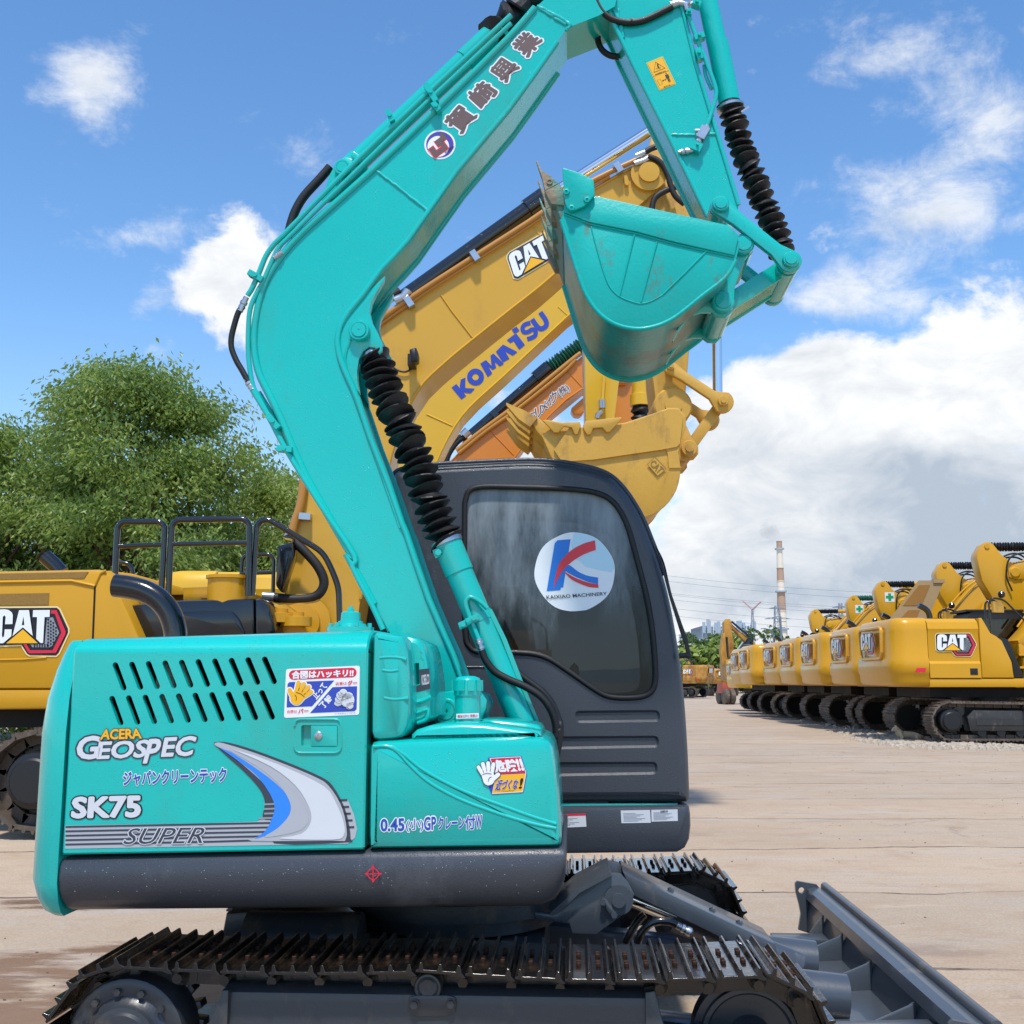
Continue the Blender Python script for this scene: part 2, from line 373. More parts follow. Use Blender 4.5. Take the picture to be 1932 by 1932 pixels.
def hand(dec, tag, T, fill, edge, layer, ew):
    """an open hand sign: T maps unit coordinates to sticker coordinates"""
    fingers = [((.28, .46), (.12, .20), .075), ((.40, .40), (.30, .07), .08), ((.54, .38), (.52, .04), .082), ((.67, .42), (.74, .08), .08), ((.70, .70), (.93, .50), .085)]
    palm = [(.22, .42), (.74, .38), (.80, .70), (.72, .88), (.50, .95), (.34, .85)]
    for k, (m, g) in enumerate(((edge, ew), (fill, 0))):
        for a, b, r in fingers: dec.poly(tag, [T(*p) for p in capsule2(a, b, r+g)], m, layer+k*1.5)
        pl = palm if not g else inset(palm, -g); dec.poly(tag, [T(*p) for p in round_poly(pl, .1)], m, layer+k*1.5+.4)
    for a, b in (((.46, .36), (.45, .26)), ((.605, .36), (.62, .25)), ((.34, .42), (.30, .33))):
        dec.stroke(tag, [T(*a), T(*b)], (Vector(T(.02, 0))-Vector(T(0, 0))).length, 'ink_black', layer+3)
    dec.stroke(tag, [T(*p) for p in smooth_path([(.28, .50), (.45, .45), (.66, .47)], 4)], (Vector(T(.022, 0))-Vector(T(0, 0))).length, 'ink_black', layer+3)
    dec.stroke(tag, [T(*p) for p in smooth_path([(.52, .78), (.56, .65), (.66, .58)], 4)], (Vector(T(.022, 0))-Vector(T(0, 0))).length, 'ink_black', layer+3)
CATL = dict(
    plate=[(-60, 520), (1380, 510), (1440, 560), (1650, 1020), (1650, 1110), (1420, 1600), (1360, 1660), (720, 1650), (660, 1610), (530, 1400), (-60, 1420), (-165, 1350), (-165, 640), (-130, 560)],
    C=[(130, 548), (230, 565), (310, 625), (333, 690), (325, 905), (145, 910), (162, 730), (128, 695), (92, 730), (70, 1190), (95, 1235), (125, 1190), (138, 1033), (308, 1033), (295, 1200), (100, 1368), (-50, 1370), (-120, 1310), (-140, 1200), (-110, 680), (-70, 600), (20, 555)],
    A=[(485, 572), (722, 568), (812, 1190), (575, 985), (325, 1195)], Ah=[(588, 720), (548, 932), (612, 932)],
    T=[(822, 570), (1228, 566), (1220, 735), (1098, 738), (1062, 1362), (1000, 1362), (897, 1260), (918, 738), (812, 735)],
    tri=[(575, 1032), (935, 1365), (172, 1370)],
    red=[(1255, 568), (1385, 568), (1605, 1080), (1600, 1150), (1370, 1600), (740, 1612), (690, 1575), (585, 1390), (660, 1390), (750, 1535), (1290, 1535), (1500, 1110), (1345, 655), (1250, 655)])
def cat_logo(dec, tag, q, layer=0, full=True, plate='ink_black', edge='ink_cream', hexes=True):
    """the badge, mapped from its own box onto four corners"""
    x0, x1, y0, y1 = (-170, 1700, 490, 1700) if full else (-170, 1300, 500, 1420)
    T = lambda p: tuple(bil(q, (p[0]-x0)/(x1-x0), (p[1]-y0)/(y1-y0)))
    pl = CATL['plate'] if full else [(0, 500), (1290, 500), (1120, 1420), (-60, 1420), (-170, 1320), (-150, 640), (-110, 560)]
    if edge: dec.poly(tag, [T(p) for p in inset(pl, -38)], edge, layer)
    dec.poly(tag, [T(p) for p in pl], plate, layer+1)
    if full:
        dec.poly(tag, [T(p) for p in [(1150, 760), (1290, 740), (1440, 1110), (1250, 1465), (800, 1465), (740, 1390), (1090, 1390)]], 'ink_grey', layer+2)
        if hexes:
            for i in range(6):
                for j in range(10):
                    c = (1180+i*62, 800+j*78+(i % 2)*38)
                    if c[0]-1150 < 260-abs(c[1]-1110)*.35: dec.poly(tag, [T(p) for p in circ2(c, 26, 6)], 'ink_black', layer+3)
            for i in range(6):
                for j in range(2): dec.poly(tag, [T(p) for p in circ2((850+i*62, 1405+j*40-(i % 2)*10), 22, 6)], 'ink_black', layer+3)
        dec.poly(tag, [T(p) for p in CATL['red']], 'ink_red', layer+4)
    else: dec.poly(tag, [T(p) for p in [(1000, 1420), (1240, 1000), (1330, 1180), (1250, 1470), (1080, 1500)]], 'ink_red', layer+.5)
    dec.poly(tag, [T(p) for p in CATL['C']], 'ink_white', layer+5)
    dec.poly(tag, [T(p) for p in CATL['A']], 'ink_white', layer+5, [[T(p) for p in CATL['Ah']]])
    dec.poly(tag, [T(p) for p in CATL['T']], 'ink_white', layer+5)
    dec.poly(tag, [T(p) for p in CATL['tri']], 'ink_yellow', layer+5)
def slot_panel(mb, outer, holes, y, depth, floor=False):
    """flat plate with sunk openings; the walls of each opening run in by depth"""
    mb.flat(outer, holes, lambda x, z: (x, y, z))
    for h in holes:
        hi = inset(h, .004) if floor else h
        mb.loft([[(p[0], y, p[1]) for p in h], [(p[0], y+depth, p[1]) for p in hi]], caps=False)
        if floor: mb.flat(hi, [], lambda x, z: (x, y+depth, z))
# ---------------------------------------------------------------- world: physical sky with broken cloud
def build_world():
    w = bpy.data.worlds.new('World'); S.world = w; w.use_nodes = True
    N = w.node_tree.nodes; L = w.node_tree.links; bg = N['Background']
    sky = N.new('ShaderNodeTexSky'); sky.sky_type = 'NISHITA'; sky.sun_disc = False
    sky.sun_elevation = SUN_EL; sky.sun_rotation = SUN_AZ; sky.air_density = 1.0; sky.dust_density = .35; sky.ozone_density = 2.2
    hs = N.new('ShaderNodeHueSaturation'); hs.inputs['Saturation'].default_value = 1.2; hs.inputs['Value'].default_value = 1.62; L.new(sky.outputs[0], hs.inputs['Color'])
    tc = N.new('ShaderNodeTexCoord')
    def math_(op, a=None, b=None, c=None, clamp=False):
        n = N.new('ShaderNodeMath'); n.operation = op; n.use_clamp = clamp
        for i, x in enumerate((a, b, c)):
            if x is None: continue
            if isinstance(x, (int, float)): n.inputs[i].default_value = x
            else: L.new(x, n.inputs[i])
        return n.outputs[0]
    sep = N.new('ShaderNodeSeparateXYZ'); L.new(tc.outputs['Generated'], sep.inputs[0])
    X, Y, Z = sep.outputs
    Yc = math_('MAXIMUM', Y, .12); a = math_('DIVIDE', X, Yc); e = math_('DIVIDE', Z, Yc)
    front = math_('GREATER_THAN', Y, .12)
    def noise(vec, sc, det, ro, dist=0, sy=1.0, loc=(0, 0, 0)):
        mp = N.new('ShaderNodeMapping'); mp.inputs['Scale'].default_value = (sc, sc, sc*sy); mp.inputs['Location'].default_value = loc; L.new(vec, mp.inputs[0])
        n = N.new('ShaderNodeTexNoise'); n.inputs['Scale'].default_value = 1; n.inputs['Detail'].default_value = det; n.inputs['Roughness'].default_value = ro; n.inputs['Distortion'].default_value = dist
        L.new(mp.outputs[0], n.inputs['Vector']); return n.outputs['Fac']
    # domain warp so that the banks have torn edges
    wn = N.new('ShaderNodeTexNoise'); wn.inputs['Scale'].default_value = 9; wn.inputs['Detail'].default_value = 5; L.new(tc.outputs['Generated'], wn.inputs['Vector'])
    ws = N.new('ShaderNodeSeparateColor'); L.new(wn.outputs['Color'], ws.inputs[0])
    aw = math_('MULTIPLY_ADD', math_('SUBTRACT', ws.outputs[0], .5), .10, a); ew = math_('MULTIPLY_ADD', math_('SUBTRACT', ws.outputs[1], .5), .10, e)
    def blob(px, py, rx, ry, s):
        d = ray((px, py)); a0, e0 = d.x/d.y, d.z/d.y
        u = math_('MULTIPLY', math_('SUBTRACT', aw, a0), FPX/rx); v = math_('MULTIPLY', math_('SUBTRACT', ew, e0), FPX/ry)
        q = math_('MULTIPLY_ADD', u, u, math_('MULTIPLY', v, v))
        return math_('MULTIPLY', math_('POWER', 2.718, math_('MULTIPLY', q, -1.0)), s)
    def total(bl):
        t = None
        for b in bl: t = blob(*b) if t is None else math_('ADD', t, blob(*b))
        return math_('MULTIPLY', t, front)
    dense = total([(425, 480, 120, 90, .66), (400, 560, 110, 70, .46), (470, 620, 80, 70, .36), (1500, 760, 260, 90, .5), (1860, 640, 160, 130, .62), (1700, 760, 250, 110, .55), (1000, 800, 180, 120, .5),
                   (1450, 930, 260, 170, .6), (1750, 1000, 320, 200, .65), (1500, 1180, 520, 130, .5), (1100, 1150, 300, 130, .35), (200, 1200, 500, 120, .2)])
    wisp = total([(180, 110, 110, 95, .44), (190, 190, 90, 70, .3), (575, 270, 80, 45, .30), (85, 370, 60, 35, .3), (265, 420, 90, 45, .32), (290, 570, 60, 30, .3), (430, 470, 150, 100, .2), (170, 600, 40, 50, .15), (285, 655, 30, 25, .25),
                  (1720, 70, 170, 110, .34), (1660, 150, 120, 60, .28), (1880, 230, 110, 140, .46), (1720, 370, 200, 90, .40), (1600, 510, 130, 60, .36), (1820, 440, 160, 60, .34), (1700, 560, 200, 60, .34), (1480, 40, 60, 50, .2), (1500, 560, 80, 40, .22), (1460, 660, 120, 50, .2)])
    n1 = noise(tc.outputs['Generated'], 10, 11, .64, .2, 1.4); n2 = noise(tc.outputs['Generated'], 15, 11, .70, .25, 1.5, (4, 2, 1))
    far = math_('MULTIPLY', math_('SUBTRACT', noise(tc.outputs['Generated'], 2.6, 7, .6, .4, 2.2), .52), math_('SUBTRACT', 1.0, front))
    c1 = math_('ADD', math_('MULTIPLY_ADD', n1, 1.5, dense), math_('MULTIPLY', far, 3.0))
    m1 = N.new('ShaderNodeMapRange'); m1.interpolation_type = 'SMOOTHSTEP'; m1.inputs[1].default_value = .98; m1.inputs[2].default_value = 1.26; L.new(c1, m1.inputs[0])
    c2 = math_('MULTIPLY_ADD', n2, 1.25, wisp)
    m2 = N.new('ShaderNodeMapRange'); m2.interpolation_type = 'SMOOTHSTEP'; m2.inputs[1].default_value = .76; m2.inputs[2].default_value = 1.34; m2.inputs[4].default_value = .85; L.new(c2, m2.inputs[0])
    cov = math_('MAXIMUM', m1.outputs[0], m2.outputs[0])
    # light and shade of the cloud body
    grey = total([(1750, 960, 360, 90, .8), (1500, 1120, 420, 50, .6), (1850, 860, 200, 60, .5), (1880, 1040, 160, 120, .55), (1450, 860, 160, 50, .4), (1600, 1060, 300, 60, .45), (420, 520, 60, 60, .18), (950, 860, 120, 60, .3)])
    n3 = noise(tc.outputs['Generated'], 13, 9, .6, .4, 1.8, (1, 5, 2))
    sh = math_('MULTIPLY_ADD', math_('SUBTRACT', n3, .46), 1.9, grey, clamp=True)
    cc = N.new('ShaderNodeMix'); cc.data_type = 'RGBA'; cc.inputs[6].default_value = (7.4, 7.5, 7.6, 1); cc.inputs[7].default_value = (3.6, 4.2, 5.0, 1); L.new(sh, cc.inputs[0])
    # thin haze towards the horizon
    hz = N.new('ShaderNodeMapRange'); hz.interpolation_type = 'SMOOTHSTEP'; hz.inputs[1].default_value = .34; hz.inputs[2].default_value = .0; hz.inputs[4].default_value = .5; L.new(Z, hz.inputs[0])
    m0 = N.new('ShaderNodeMix'); m0.data_type = 'RGBA'; m0.inputs[7].default_value = (3.6, 5.2, 7.0, 1); L.new(hz.outputs[0], m0.inputs[0]); L.new(hs.outputs[0], m0.inputs[6])
    mx = N.new('ShaderNodeMix'); mx.data_type = 'RGBA'; L.new(cov, mx.inputs[0]); L.new(m0.outputs[2], mx.inputs[6]); L.new(cc.outputs[2], mx.inputs[7])
    L.new(mx.outputs[2], bg.inputs['Color']); bg.inputs['Strength'].default_value = .1
build_world()

# ---------------------------------------------------------------- ground
def ground_mat():
    m = bpy.data.materials.new('yard_ground'); m.use_nodes = True; N = m.node_tree.nodes; L = m.node_tree.links; b = N['Principled BSDF']
    tc = N.new('ShaderNodeTexCoord')
    def noise(sc, det=8, ro=.65, scale=(1, 1, 1), loc=(0, 0, 0)):
        mp = N.new('ShaderNodeMapping'); mp.inputs['Scale'].default_value = scale; mp.inputs['Location'].default_value = loc; L.new(tc.outputs['Object'], mp.inputs[0])
        n = N.new('ShaderNodeTexNoise'); n.inputs['Scale'].default_value = sc; n.inputs['Detail'].default_value = det; n.inputs['Roughness'].default_value = ro
        L.new(mp.outputs[0], n.inputs['Vector']); return n
    def ramp(src, lo, hi, a=0., z=1.):
        r = N.new('ShaderNodeMapRange'); r.interpolation_type = 'SMOOTHSTEP'
        for i, x in zip((1, 2, 3, 4), (lo, hi, a, z)): r.inputs[i].default_value = x
        L.new(src, r.inputs[0]); return r.outputs[0]
    def mixc(f, c0, c1, op='MIX'):
        x = N.new('ShaderNodeMix'); x.data_type = 'RGBA'; x.blend_type = op
        for i, c in ((6, c0), (7, c1)):
            if isinstance(c, tuple): x.inputs[i].default_value = (*c, 1)
            else: L.new(c, x.inputs[i])
        if isinstance(f, float): x.inputs[0].default_value = f
        else: L.new(f, x.inputs[0])
        return x.outputs[2]
    base = mixc(noise(.35, 9, .7).outputs['Fac'], (.35, .258, .175), (.585, .465, .335))
    base = mixc(ramp(noise(1.1, 9, .72, (.35, 1.6, 1), (3, 1, 0)).outputs['Fac'], .5, .68), base, (.46, .405, .345))          # greyish worn streaks
    base = mixc(ramp(noise(.55, 8, .7, (.5, 1.4, 1), (9, 4, 0)).outputs['Fac'], .56, .72, 0, .6), base, (.46, .29, .18))       # rusty clay
    base = mixc(ramp(noise(60, 4, .7).outputs['Fac'], .42, .72, 0, .5), base, (.22, .165, .125))                             # grit
    # edges of the steel road plates laid on the yard
    nd = noise(.45, 5, .62); mpv = N.new('ShaderNodeVectorMath'); mpv.operation = 'MULTIPLY_ADD'; mpv.inputs[1].default_value = (.2, .62, 0); L.new(nd.outputs['Color'], mpv.inputs[0]); L.new(tc.outputs['Object'], mpv.inputs[2])
    rot = N.new('ShaderNodeMapping'); rot.inputs['Rotation'].default_value = (0, 0, R(-2)); L.new(mpv.outputs[0], rot.inputs[0])
    br = N.new('ShaderNodeTexBrick'); br.inputs['Scale'].default_value = 1; br.inputs['Brick Width'].default_value = 19; br.inputs['Row Height'].default_value = 2.05; br.inputs['Mortar Size'].default_value = .024; br.inputs['Mortar Smooth'].default_value = .3
    br.inputs['Color1'].default_value = (.93, .93, .93, 1); br.inputs['Color2'].default_value = (1.06, 1.04, 1.02, 1); br.inputs['Mortar'].default_value = (1, 1, 1, 1); br.offset = .37
    L.new(rot.outputs[0], br.inputs['Vector'])
    base = mixc(1.0, base, br.outputs['Color'], 'MULTIPLY')
    gap = N.new('ShaderNodeMath'); gap.operation = 'MULTIPLY'; L.new(br.outputs['Fac'], gap.inputs[0]); L.new(ramp(noise(.8, 6, .7, (1, 1, 1), (5, 5, 0)).outputs['Fac'], .38, .55, .12, 1.0), gap.inputs[1])
    base = mixc(gap.outputs[0], base, (.13, .085, .06))
    # fine cracks, oil stains and scuffs
    cv = N.new('ShaderNodeTexVoronoi'); cv.feature = 'DISTANCE_TO_EDGE'; cv.inputs['Scale'].default_value = .42
    wv = N.new('ShaderNodeVectorMath'); wv.operation = 'MULTIPLY_ADD'; wv.inputs[1].default_value = (1.1, 1.1, 0); L.new(noise(1.6, 7, .7).outputs['Color'], wv.inputs[0]); L.new(tc.outputs['Object'], wv.inputs[2]); L.new(wv.outputs[0], cv.inputs['Vector'])
    ck = N.new('ShaderNodeMath'); ck.operation = 'MULTIPLY'; L.new(ramp(cv.outputs['Distance'], .012, .003), ck.inputs[0]); L.new(ramp(noise(.5, 5, .6, (1, 1, 1), (7, 2, 0)).outputs['Fac'], .56, .68, 0, .5), ck.inputs[1])
    base = mixc(ck.outputs[0], base, (.17, .12, .085))
    base = mixc(ramp(noise(.7, 7, .6, (.6, 1.2, 1), (12, 3, 0)).outputs['Fac'], .60, .70, 0, .6), base, (.25, .18, .13))
    base = mixc(ramp(noise(2.4, 9, .78, (.32, 1.5, 1), (2, 9, 0)).outputs['Fac'], .56, .70, 0, .4), base, (.62, .52, .41))
    base = mixc(ramp(noise(3.4, 9, .78, (.30, 1.6, 1), (6, 1, 0)).outputs['Fac'], .56, .70, 0, .4), base, (.27, .195, .14))
    base = mixc(ramp(noise(1.7, 10, .78, (1, 1.3, 1), (4, 8, 0)).outputs['Fac'], .47, .66, 0, .55), base, (.37, .25, .16))
    base = mixc(ramp(noise(22, 6, .8, (.6, 1.4, 1), (1, 5, 0)).outputs['Fac'], .52, .72, 0, .4), base, (.62, .52, .42))
    # wet ground under and behind the machine on the left
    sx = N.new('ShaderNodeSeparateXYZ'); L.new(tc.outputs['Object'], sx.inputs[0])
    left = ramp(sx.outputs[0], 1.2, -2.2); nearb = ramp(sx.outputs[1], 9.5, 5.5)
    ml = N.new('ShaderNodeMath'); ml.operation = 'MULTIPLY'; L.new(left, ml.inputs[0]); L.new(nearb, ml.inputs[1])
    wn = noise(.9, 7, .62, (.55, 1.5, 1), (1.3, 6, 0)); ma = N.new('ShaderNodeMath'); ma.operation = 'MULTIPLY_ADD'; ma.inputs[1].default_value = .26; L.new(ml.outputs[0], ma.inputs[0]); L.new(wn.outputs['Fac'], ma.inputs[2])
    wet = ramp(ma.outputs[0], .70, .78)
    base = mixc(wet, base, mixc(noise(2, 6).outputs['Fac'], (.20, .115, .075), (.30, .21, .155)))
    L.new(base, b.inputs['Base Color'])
    L.new(ramp(wet, 0, 1, .85, .22), b.inputs['Roughness']); b.inputs['Specular IOR Level'].default_value = .4
    hgt = N.new('ShaderNodeMath'); hgt.operation = 'MULTIPLY_ADD'; hgt.inputs[1].default_value = -2.2; L.new(gap.outputs[0], hgt.inputs[0])
    hn = noise(14, 9, .75); L.new(hn.outputs['Fac'], hgt.inputs[2])
    st = ramp(wet, 0, 1, .55, .12)
    bp = N.new('ShaderNodeBump'); bp.inputs['Distance'].default_value = .02; L.new(st, bp.inputs['Strength']); L.new(hgt.outputs[0], bp.inputs['Height']); L.new(bp.outputs[0], b.inputs['Normal'])
    MATS['yard_ground'] = m
ground_mat()
g = MB(); g.quad((-900, -60, 0), (900, -60, 0), (900, 2500, 0), (-900, 2500, 0))
o = g.build('ground', 'yard_ground', smooth=0); o['kind'] = 'structure'
# ================================================================ the teal excavator in front
MX, MY = -0.22, 4.72
U = Fr(MX, MY, -3.3); T = Fr(MX, MY, -3.2)
ex = empty('teal_excavator', (MX, MY, 0), 'teal crawler excavator with charcoal cab, raised boom and tucked bucket, parked in the foreground', 'excavator')
NY = -1.10                                            # the side of the house that faces us
def up(mb, name, m, parent=ex, **k): return mb.build(name, m, parent, yaw=(U.yaw if parent is ex else 0), **k)
def tp(mb, name, m, parent=ex, **k): return mb.build(name, m, parent, yaw=(T.yaw if parent is ex else 0), **k)
def pins(mb, c, y0, y1, r, n=24):                     # a pin with a stepped, slightly domed end facing us
    mb.lathe((c[0], y1, c[1]), (0, -1, 0), [(0, r), (y1-y0-.006, r), (y1-y0, r*.9), (y1-y0+.001, r*.72), (y1-y0+.007, r*.68), (y1-y0+.009, .001)], n)

# ---- counterweight
xs, _ = U.hit('P', 110, 1620, NY); xr = U.hit('P', 57, 1560, NY+.12)[0]; zcb = U.hit('P', 100, 1736, NY)[1]; zct = U.hit('P', 138, 1209, NY+.1)[1]
def cw_plan(d):
    pts = [(xs, NY+d)]
    for j in range(9): t = math.pi/2*j/8; pts.append((xs-.004-math.sin(t)*(xs-.004-xr-d), NY+.24-math.cos(t)*(.24-d)))
    for j in range(1, 9): y = (NY+.24)+(-2*(NY+.24))*j/9; pts.append((xr+d-.05*(1-(y/(NY+.24))**2), y))
    for j in range(9): t = math.pi/2*j/8; pts.append((xs-.004-math.cos(t)*(xs-.004-xr-d), -(NY+.24)+math.sin(t)*(.24-d)))
    pts.append((xs, -NY-d)); return pts
mb = MB(); lev = [(zcb, .065), (zcb+.015, .04), (zcb+.05, .018), (zcb+.11, 0), (zct-.30, 0), (zct-.19, .012), (zct-.10, .035), (zct-.045, .055), (zct-.012, .07), (zct, .08)]
mb.loft([[(x, y, z) for x, y in cw_plan(d)] for z, d in lev])
cw = up(mb, 'counterweight', 'teal_paint', smooth=50)

# ---- engine cover: hood and side door with two rows of slots
x0, x1 = xs+.010, U.hit('A3', 1893, 800, NY)[0]
zb0, zb1 = U.hit('A3', 320, 1250, NY)[1], U.hit('A3', 1890, 1222, NY)[1]
zv = U.hit('A3', 900, 205, NY)[1]
zt0, zt1 = U.hit('A3', 440, 132, NY+.12)[1], U.hit('A3', 1880, 88, NY+.12)[1]
def ztop(x): return zt0+(zt1-zt0)*(x-x0)/(x1-x0)
slots = []
for (ax, ay, bx, by, n) in (((597, 268), (640, 385), (1370, 238), (1418, 352), 10), ((580, 442), (624, 566), (1356, 412), (1408, 536), 10)):
    for i in range(n):
        t = i/(n-1); q = [(ax[0]+(bx[0]-ax[0])*t, ax[1]+(bx[1]-ax[1])*t), (ay[0]+(by[0]-ay[0])*t, ay[1]+(by[1]-ay[1])*t)] if False else None
        p0 = (ax[0]+(bx[0]-ax[0])*t, ax[1]+(bx[1]-ax[1])*t); p1 = (ay[0]+(by[0]-ay[0])*t, ay[1]+(by[1]-ay[1])*t)
        slots.append(U.tr('A3', capsule2(p0, p1, 15, k=6), NY))
mb = MB(); zbx = lambda x: zb0+(zb1-zb0)*(x-x0)/(x1-x0)
hx = [U.tr('A3', round_poly([(1605, 575), (1745, 575), (1745, 688), (1605, 688)], 6), NY)]
hand_pan = U.tr('A3', round_poly([(1558, 578), (1748, 578), (1748, 692), (1558, 692)], 14), NY)
outer = [(x0+.006, zbx(x0)+.006), (x1-.006, zbx(x1)+.006), (x1-.006, zv), (x0+.006, zv)]
slot_panel(mb, outer, slots, NY, .022)
# replace the flat plate by one that also has the latch recess
mb = MB(); mb.flat(outer, slots+[hand_pan], lambda x, z: (x, NY, z))
for h in slots: mb.loft([[(p[0], NY, p[1]) for p in h], [(p[0], NY+.022, p[1]) for p in h]], caps=False)
hi = inset(hand_pan, .003); mb.loft([[(p[0], NY, p[1]) for p in hand_pan], [(p[0], NY+.02, p[1]) for p in hi]], caps=False); mb.flat(hi, [], lambda x, z: (x, NY+.02, z))
rows = []
for x in (x0+.006, x1-.006):
    zt = ztop(x); r = [(x, NY, zv)]
    for j in range(1, 11): t = math.pi/2*j/10; r.append((x, NY+.13*(1-math.cos(t)), zv+(zt-zv)*math.sin(t)))
    r += [(x, -.2, zt+.012), (x, .95, zt+.012), (x, 1.05, zt-.05), (x, 1.08, zbx(x))]; rows.append(r)
mb.loft(rows, close=False, caps=False)
for x, xo in ((x0+.006, x0), (x1-.006, x1)):          # turned-in edges along the seams
    r = rows[0] if x < (x0+x1)/2 else rows[1]; full = [(x, NY, zbx(x)+.006)]+r[:12]
    a = [Vector(p) for p in full]; b_ = [Vector((xo, p.y+.006, p.z-(.006 if p.z > zv+.02 else 0))) for p in a]; c_ = [p+Vector((0, .08, -.03)) if p.z > zv else p+Vector((0, .08, 0)) for p in b_]
    mb.loft([a, b_, c_], close=False, caps=False)
mb.loft([[(x0+.006, NY, zbx(x0)+.006), (x1-.006, NY, zbx(x1)+.006)], [(x0, NY+.006, zbx(x0)), (x1, NY+.006, zbx(x1))], [(x0, NY+.1, zbx(x0)), (x1, NY+.1, zbx(x1))]], close=False, caps=False)
door = up(mb, 'engine_door', 'teal_paint', smooth=28, wn=True)
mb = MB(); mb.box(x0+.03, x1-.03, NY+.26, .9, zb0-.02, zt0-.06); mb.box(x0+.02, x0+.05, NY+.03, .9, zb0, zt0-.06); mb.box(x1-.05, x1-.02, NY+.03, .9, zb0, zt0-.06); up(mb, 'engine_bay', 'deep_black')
mb = MB()
for k in range(4): mb.cyl((x0+.4+k*.16, NY+.2, 1.2), (x0+.36+k*.17, NY+.22, zt0-.16), .028, 10)
mb.cyl((x1-.32, NY+.17, 1.42), (x1-.10, NY+.17, 1.42), .05, 14); mb.box(x0+.22, x0+.36, NY+.16, NY+.24, 1.15, 1.52)
up(mb, 'engine', 'black_gloss')
# latch
mb = MB(); q = U.tr('A3', [(1607, 577), (1746, 577), (1746, 690), (1607, 690)], NY); mb.prism(round_poly(q, .004), NY+.001, NY+.018, .003)
latch = up(mb, 'door_latch', 'teal_paint', door); latch.parent = door
mb = MB(); c = U.hit('A3', 1648, 633, NY); mb.lathe((c[0], NY+.002, c[1]), (0, -1, 0), [(0, .013), (.004, .013), (.006, .010), (.006, .0035), (.002, .003), (.002, .0001)], 20); up(mb, 'keyhole', 'zinc', door)
mb = MB(); mb.tube([(p[0], NY-.0005, p[1]) for p in smooth_path(U.tr('A3', round_poly([(1525, 548), (1765, 548), (1765, 722), (1525, 722)], 35, 4), NY), 1, True)]+[], .0045, 6); up(mb, 'latch_rim', 'teal_paint', door)
# exhaust pipe on the hood
mb = MB(); pth = smooth_path(U.tr3('A1', [(980, 900), (975, 830), (945, 740), (890, 670), (810, 622), (720, 598), (640, 588)], .25), 5)
mb.tube(pth, .052, 24, caps=False); mb.tube(pth, .047, 24, caps=False); e0 = pth[-1]
up(mb, 'exhaust_pipe', 'black_gloss')
# grease filler / sensor cap on the hood
mb = MB(); c = U.h3('P', 661, 1186, -.72); mb.lathe((c.x, c.y, c.z-.02), (0, 0, 1), [(0, .085), (.024, .085), (.026, .06), (.036, .056), (.038, .046), (.046, .044), (.048, .036), (.076, .034), (.080, .028), (.081, .013), (.092, .012), (.094, .008), (.10, .008), (.101, 0)], 24)
for k in range(6): a = k*math.pi/3; mb.cyl((c.x+.07*math.cos(a), c.y+.07*math.sin(a), c.z+.005), (c.x+.07*math.cos(a), c.y+.07*math.sin(a), c.z+.019), .008, 6)
up(mb, 'filler_cap', 'teal_paint')

# ---- bulged cover between engine door and tank
mb = MB()
o1 = U.tr('C8', [(232, 930), (262, 893), (330, 893), (470, 915), (520, 950), (552, 1060), (570, 1300), (578, 1560), (560, 1740), (510, 1840), (440, 1865), (215, 1884), (214, 1700), (222, 1300)], NY+.012)
mb.prism([tuple(p) for p in smooth_path(round_poly(o1, .03, 2), 1, True)], NY+.012, NY+.55, .024)
for pts in ([(300, 1128), (400, 1122), (480, 1128), (540, 1145)], [(340, 1490), (430, 1505), (560, 1495)], [(325, 1240), (400, 1250), (470, 1240)]):
    mb.tube([p for p in smooth_path(U.tr3('C8', pts, NY+.017), 4)], .0075, 8)
up(mb, 'side_cover', 'teal_paint', smooth=40)
cov_y = NY+.16
o2 = [(480, 930), (560, 925), (640, 945), (690, 985), (718, 1060), (740, 1180), (760, 1300), (772, 1500), (770, 1660), (700, 1720), (560, 1760), (480, 1760)]
mb = MB(); holes = [U.tr('C8', round_poly([(608, 1178), (655, 1172), (660, 1290), (662, 1362), (622, 1378), (612, 1290)], 8), cov_y)]
holes += [U.tr('C8', round_poly(h, 6), cov_y) for h in ([(656, 1030), (668, 1040), (686, 1082), (662, 1082)], [(668, 1094), (692, 1094), (696, 1142), (674, 1142)], [(680, 1158), (704, 1158), (702, 1190), (694, 1212)])]
oo = inset(U.tr('C8', o2, cov_y), .02); slot_panel(mb, oo, holes, cov_y, .02)
full = U.tr('C8', o2, cov_y); mb.loft([[(p[0], cov_y, p[1]) for p in oo], [(p[0], cov_y+.008, p[1]) for p in inset(full, .006)], [(p[0], cov_y+.03, p[1]) for p in full], [(p[0], cov_y+.4, p[1]) for p in full]], caps=False)
mb.tube(smooth_path(U.tr3('C8', [(580, 1530), (680, 1520), (768, 1480)], cov_y), 4), .008, 8); mb.tube(smooth_path(U.tr3('C8', [(600, 1640), (690, 1610), (735, 1600), (720, 1680), (640, 1720)], cov_y), 4), .006, 8)
pn = up(mb, 'cover_panel', 'teal_paint', smooth=40)
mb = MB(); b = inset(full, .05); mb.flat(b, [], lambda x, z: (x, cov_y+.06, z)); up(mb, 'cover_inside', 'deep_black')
d = Dec(U, cov_y); d.poly('C8', [(580, 1246), (750, 1222), (760, 1408), (592, 1448)], 'ink_dark', 0, [[(606, 1240), (658, 1234), (666, 1370), (618, 1386)]])
d.text('C8', [(678, 1285), (748, 1275), (750, 1362), (682, 1375)], 'KOBELCO', 'ink_pale', 1, .02); d.build('name_plate', ex, U.yaw)

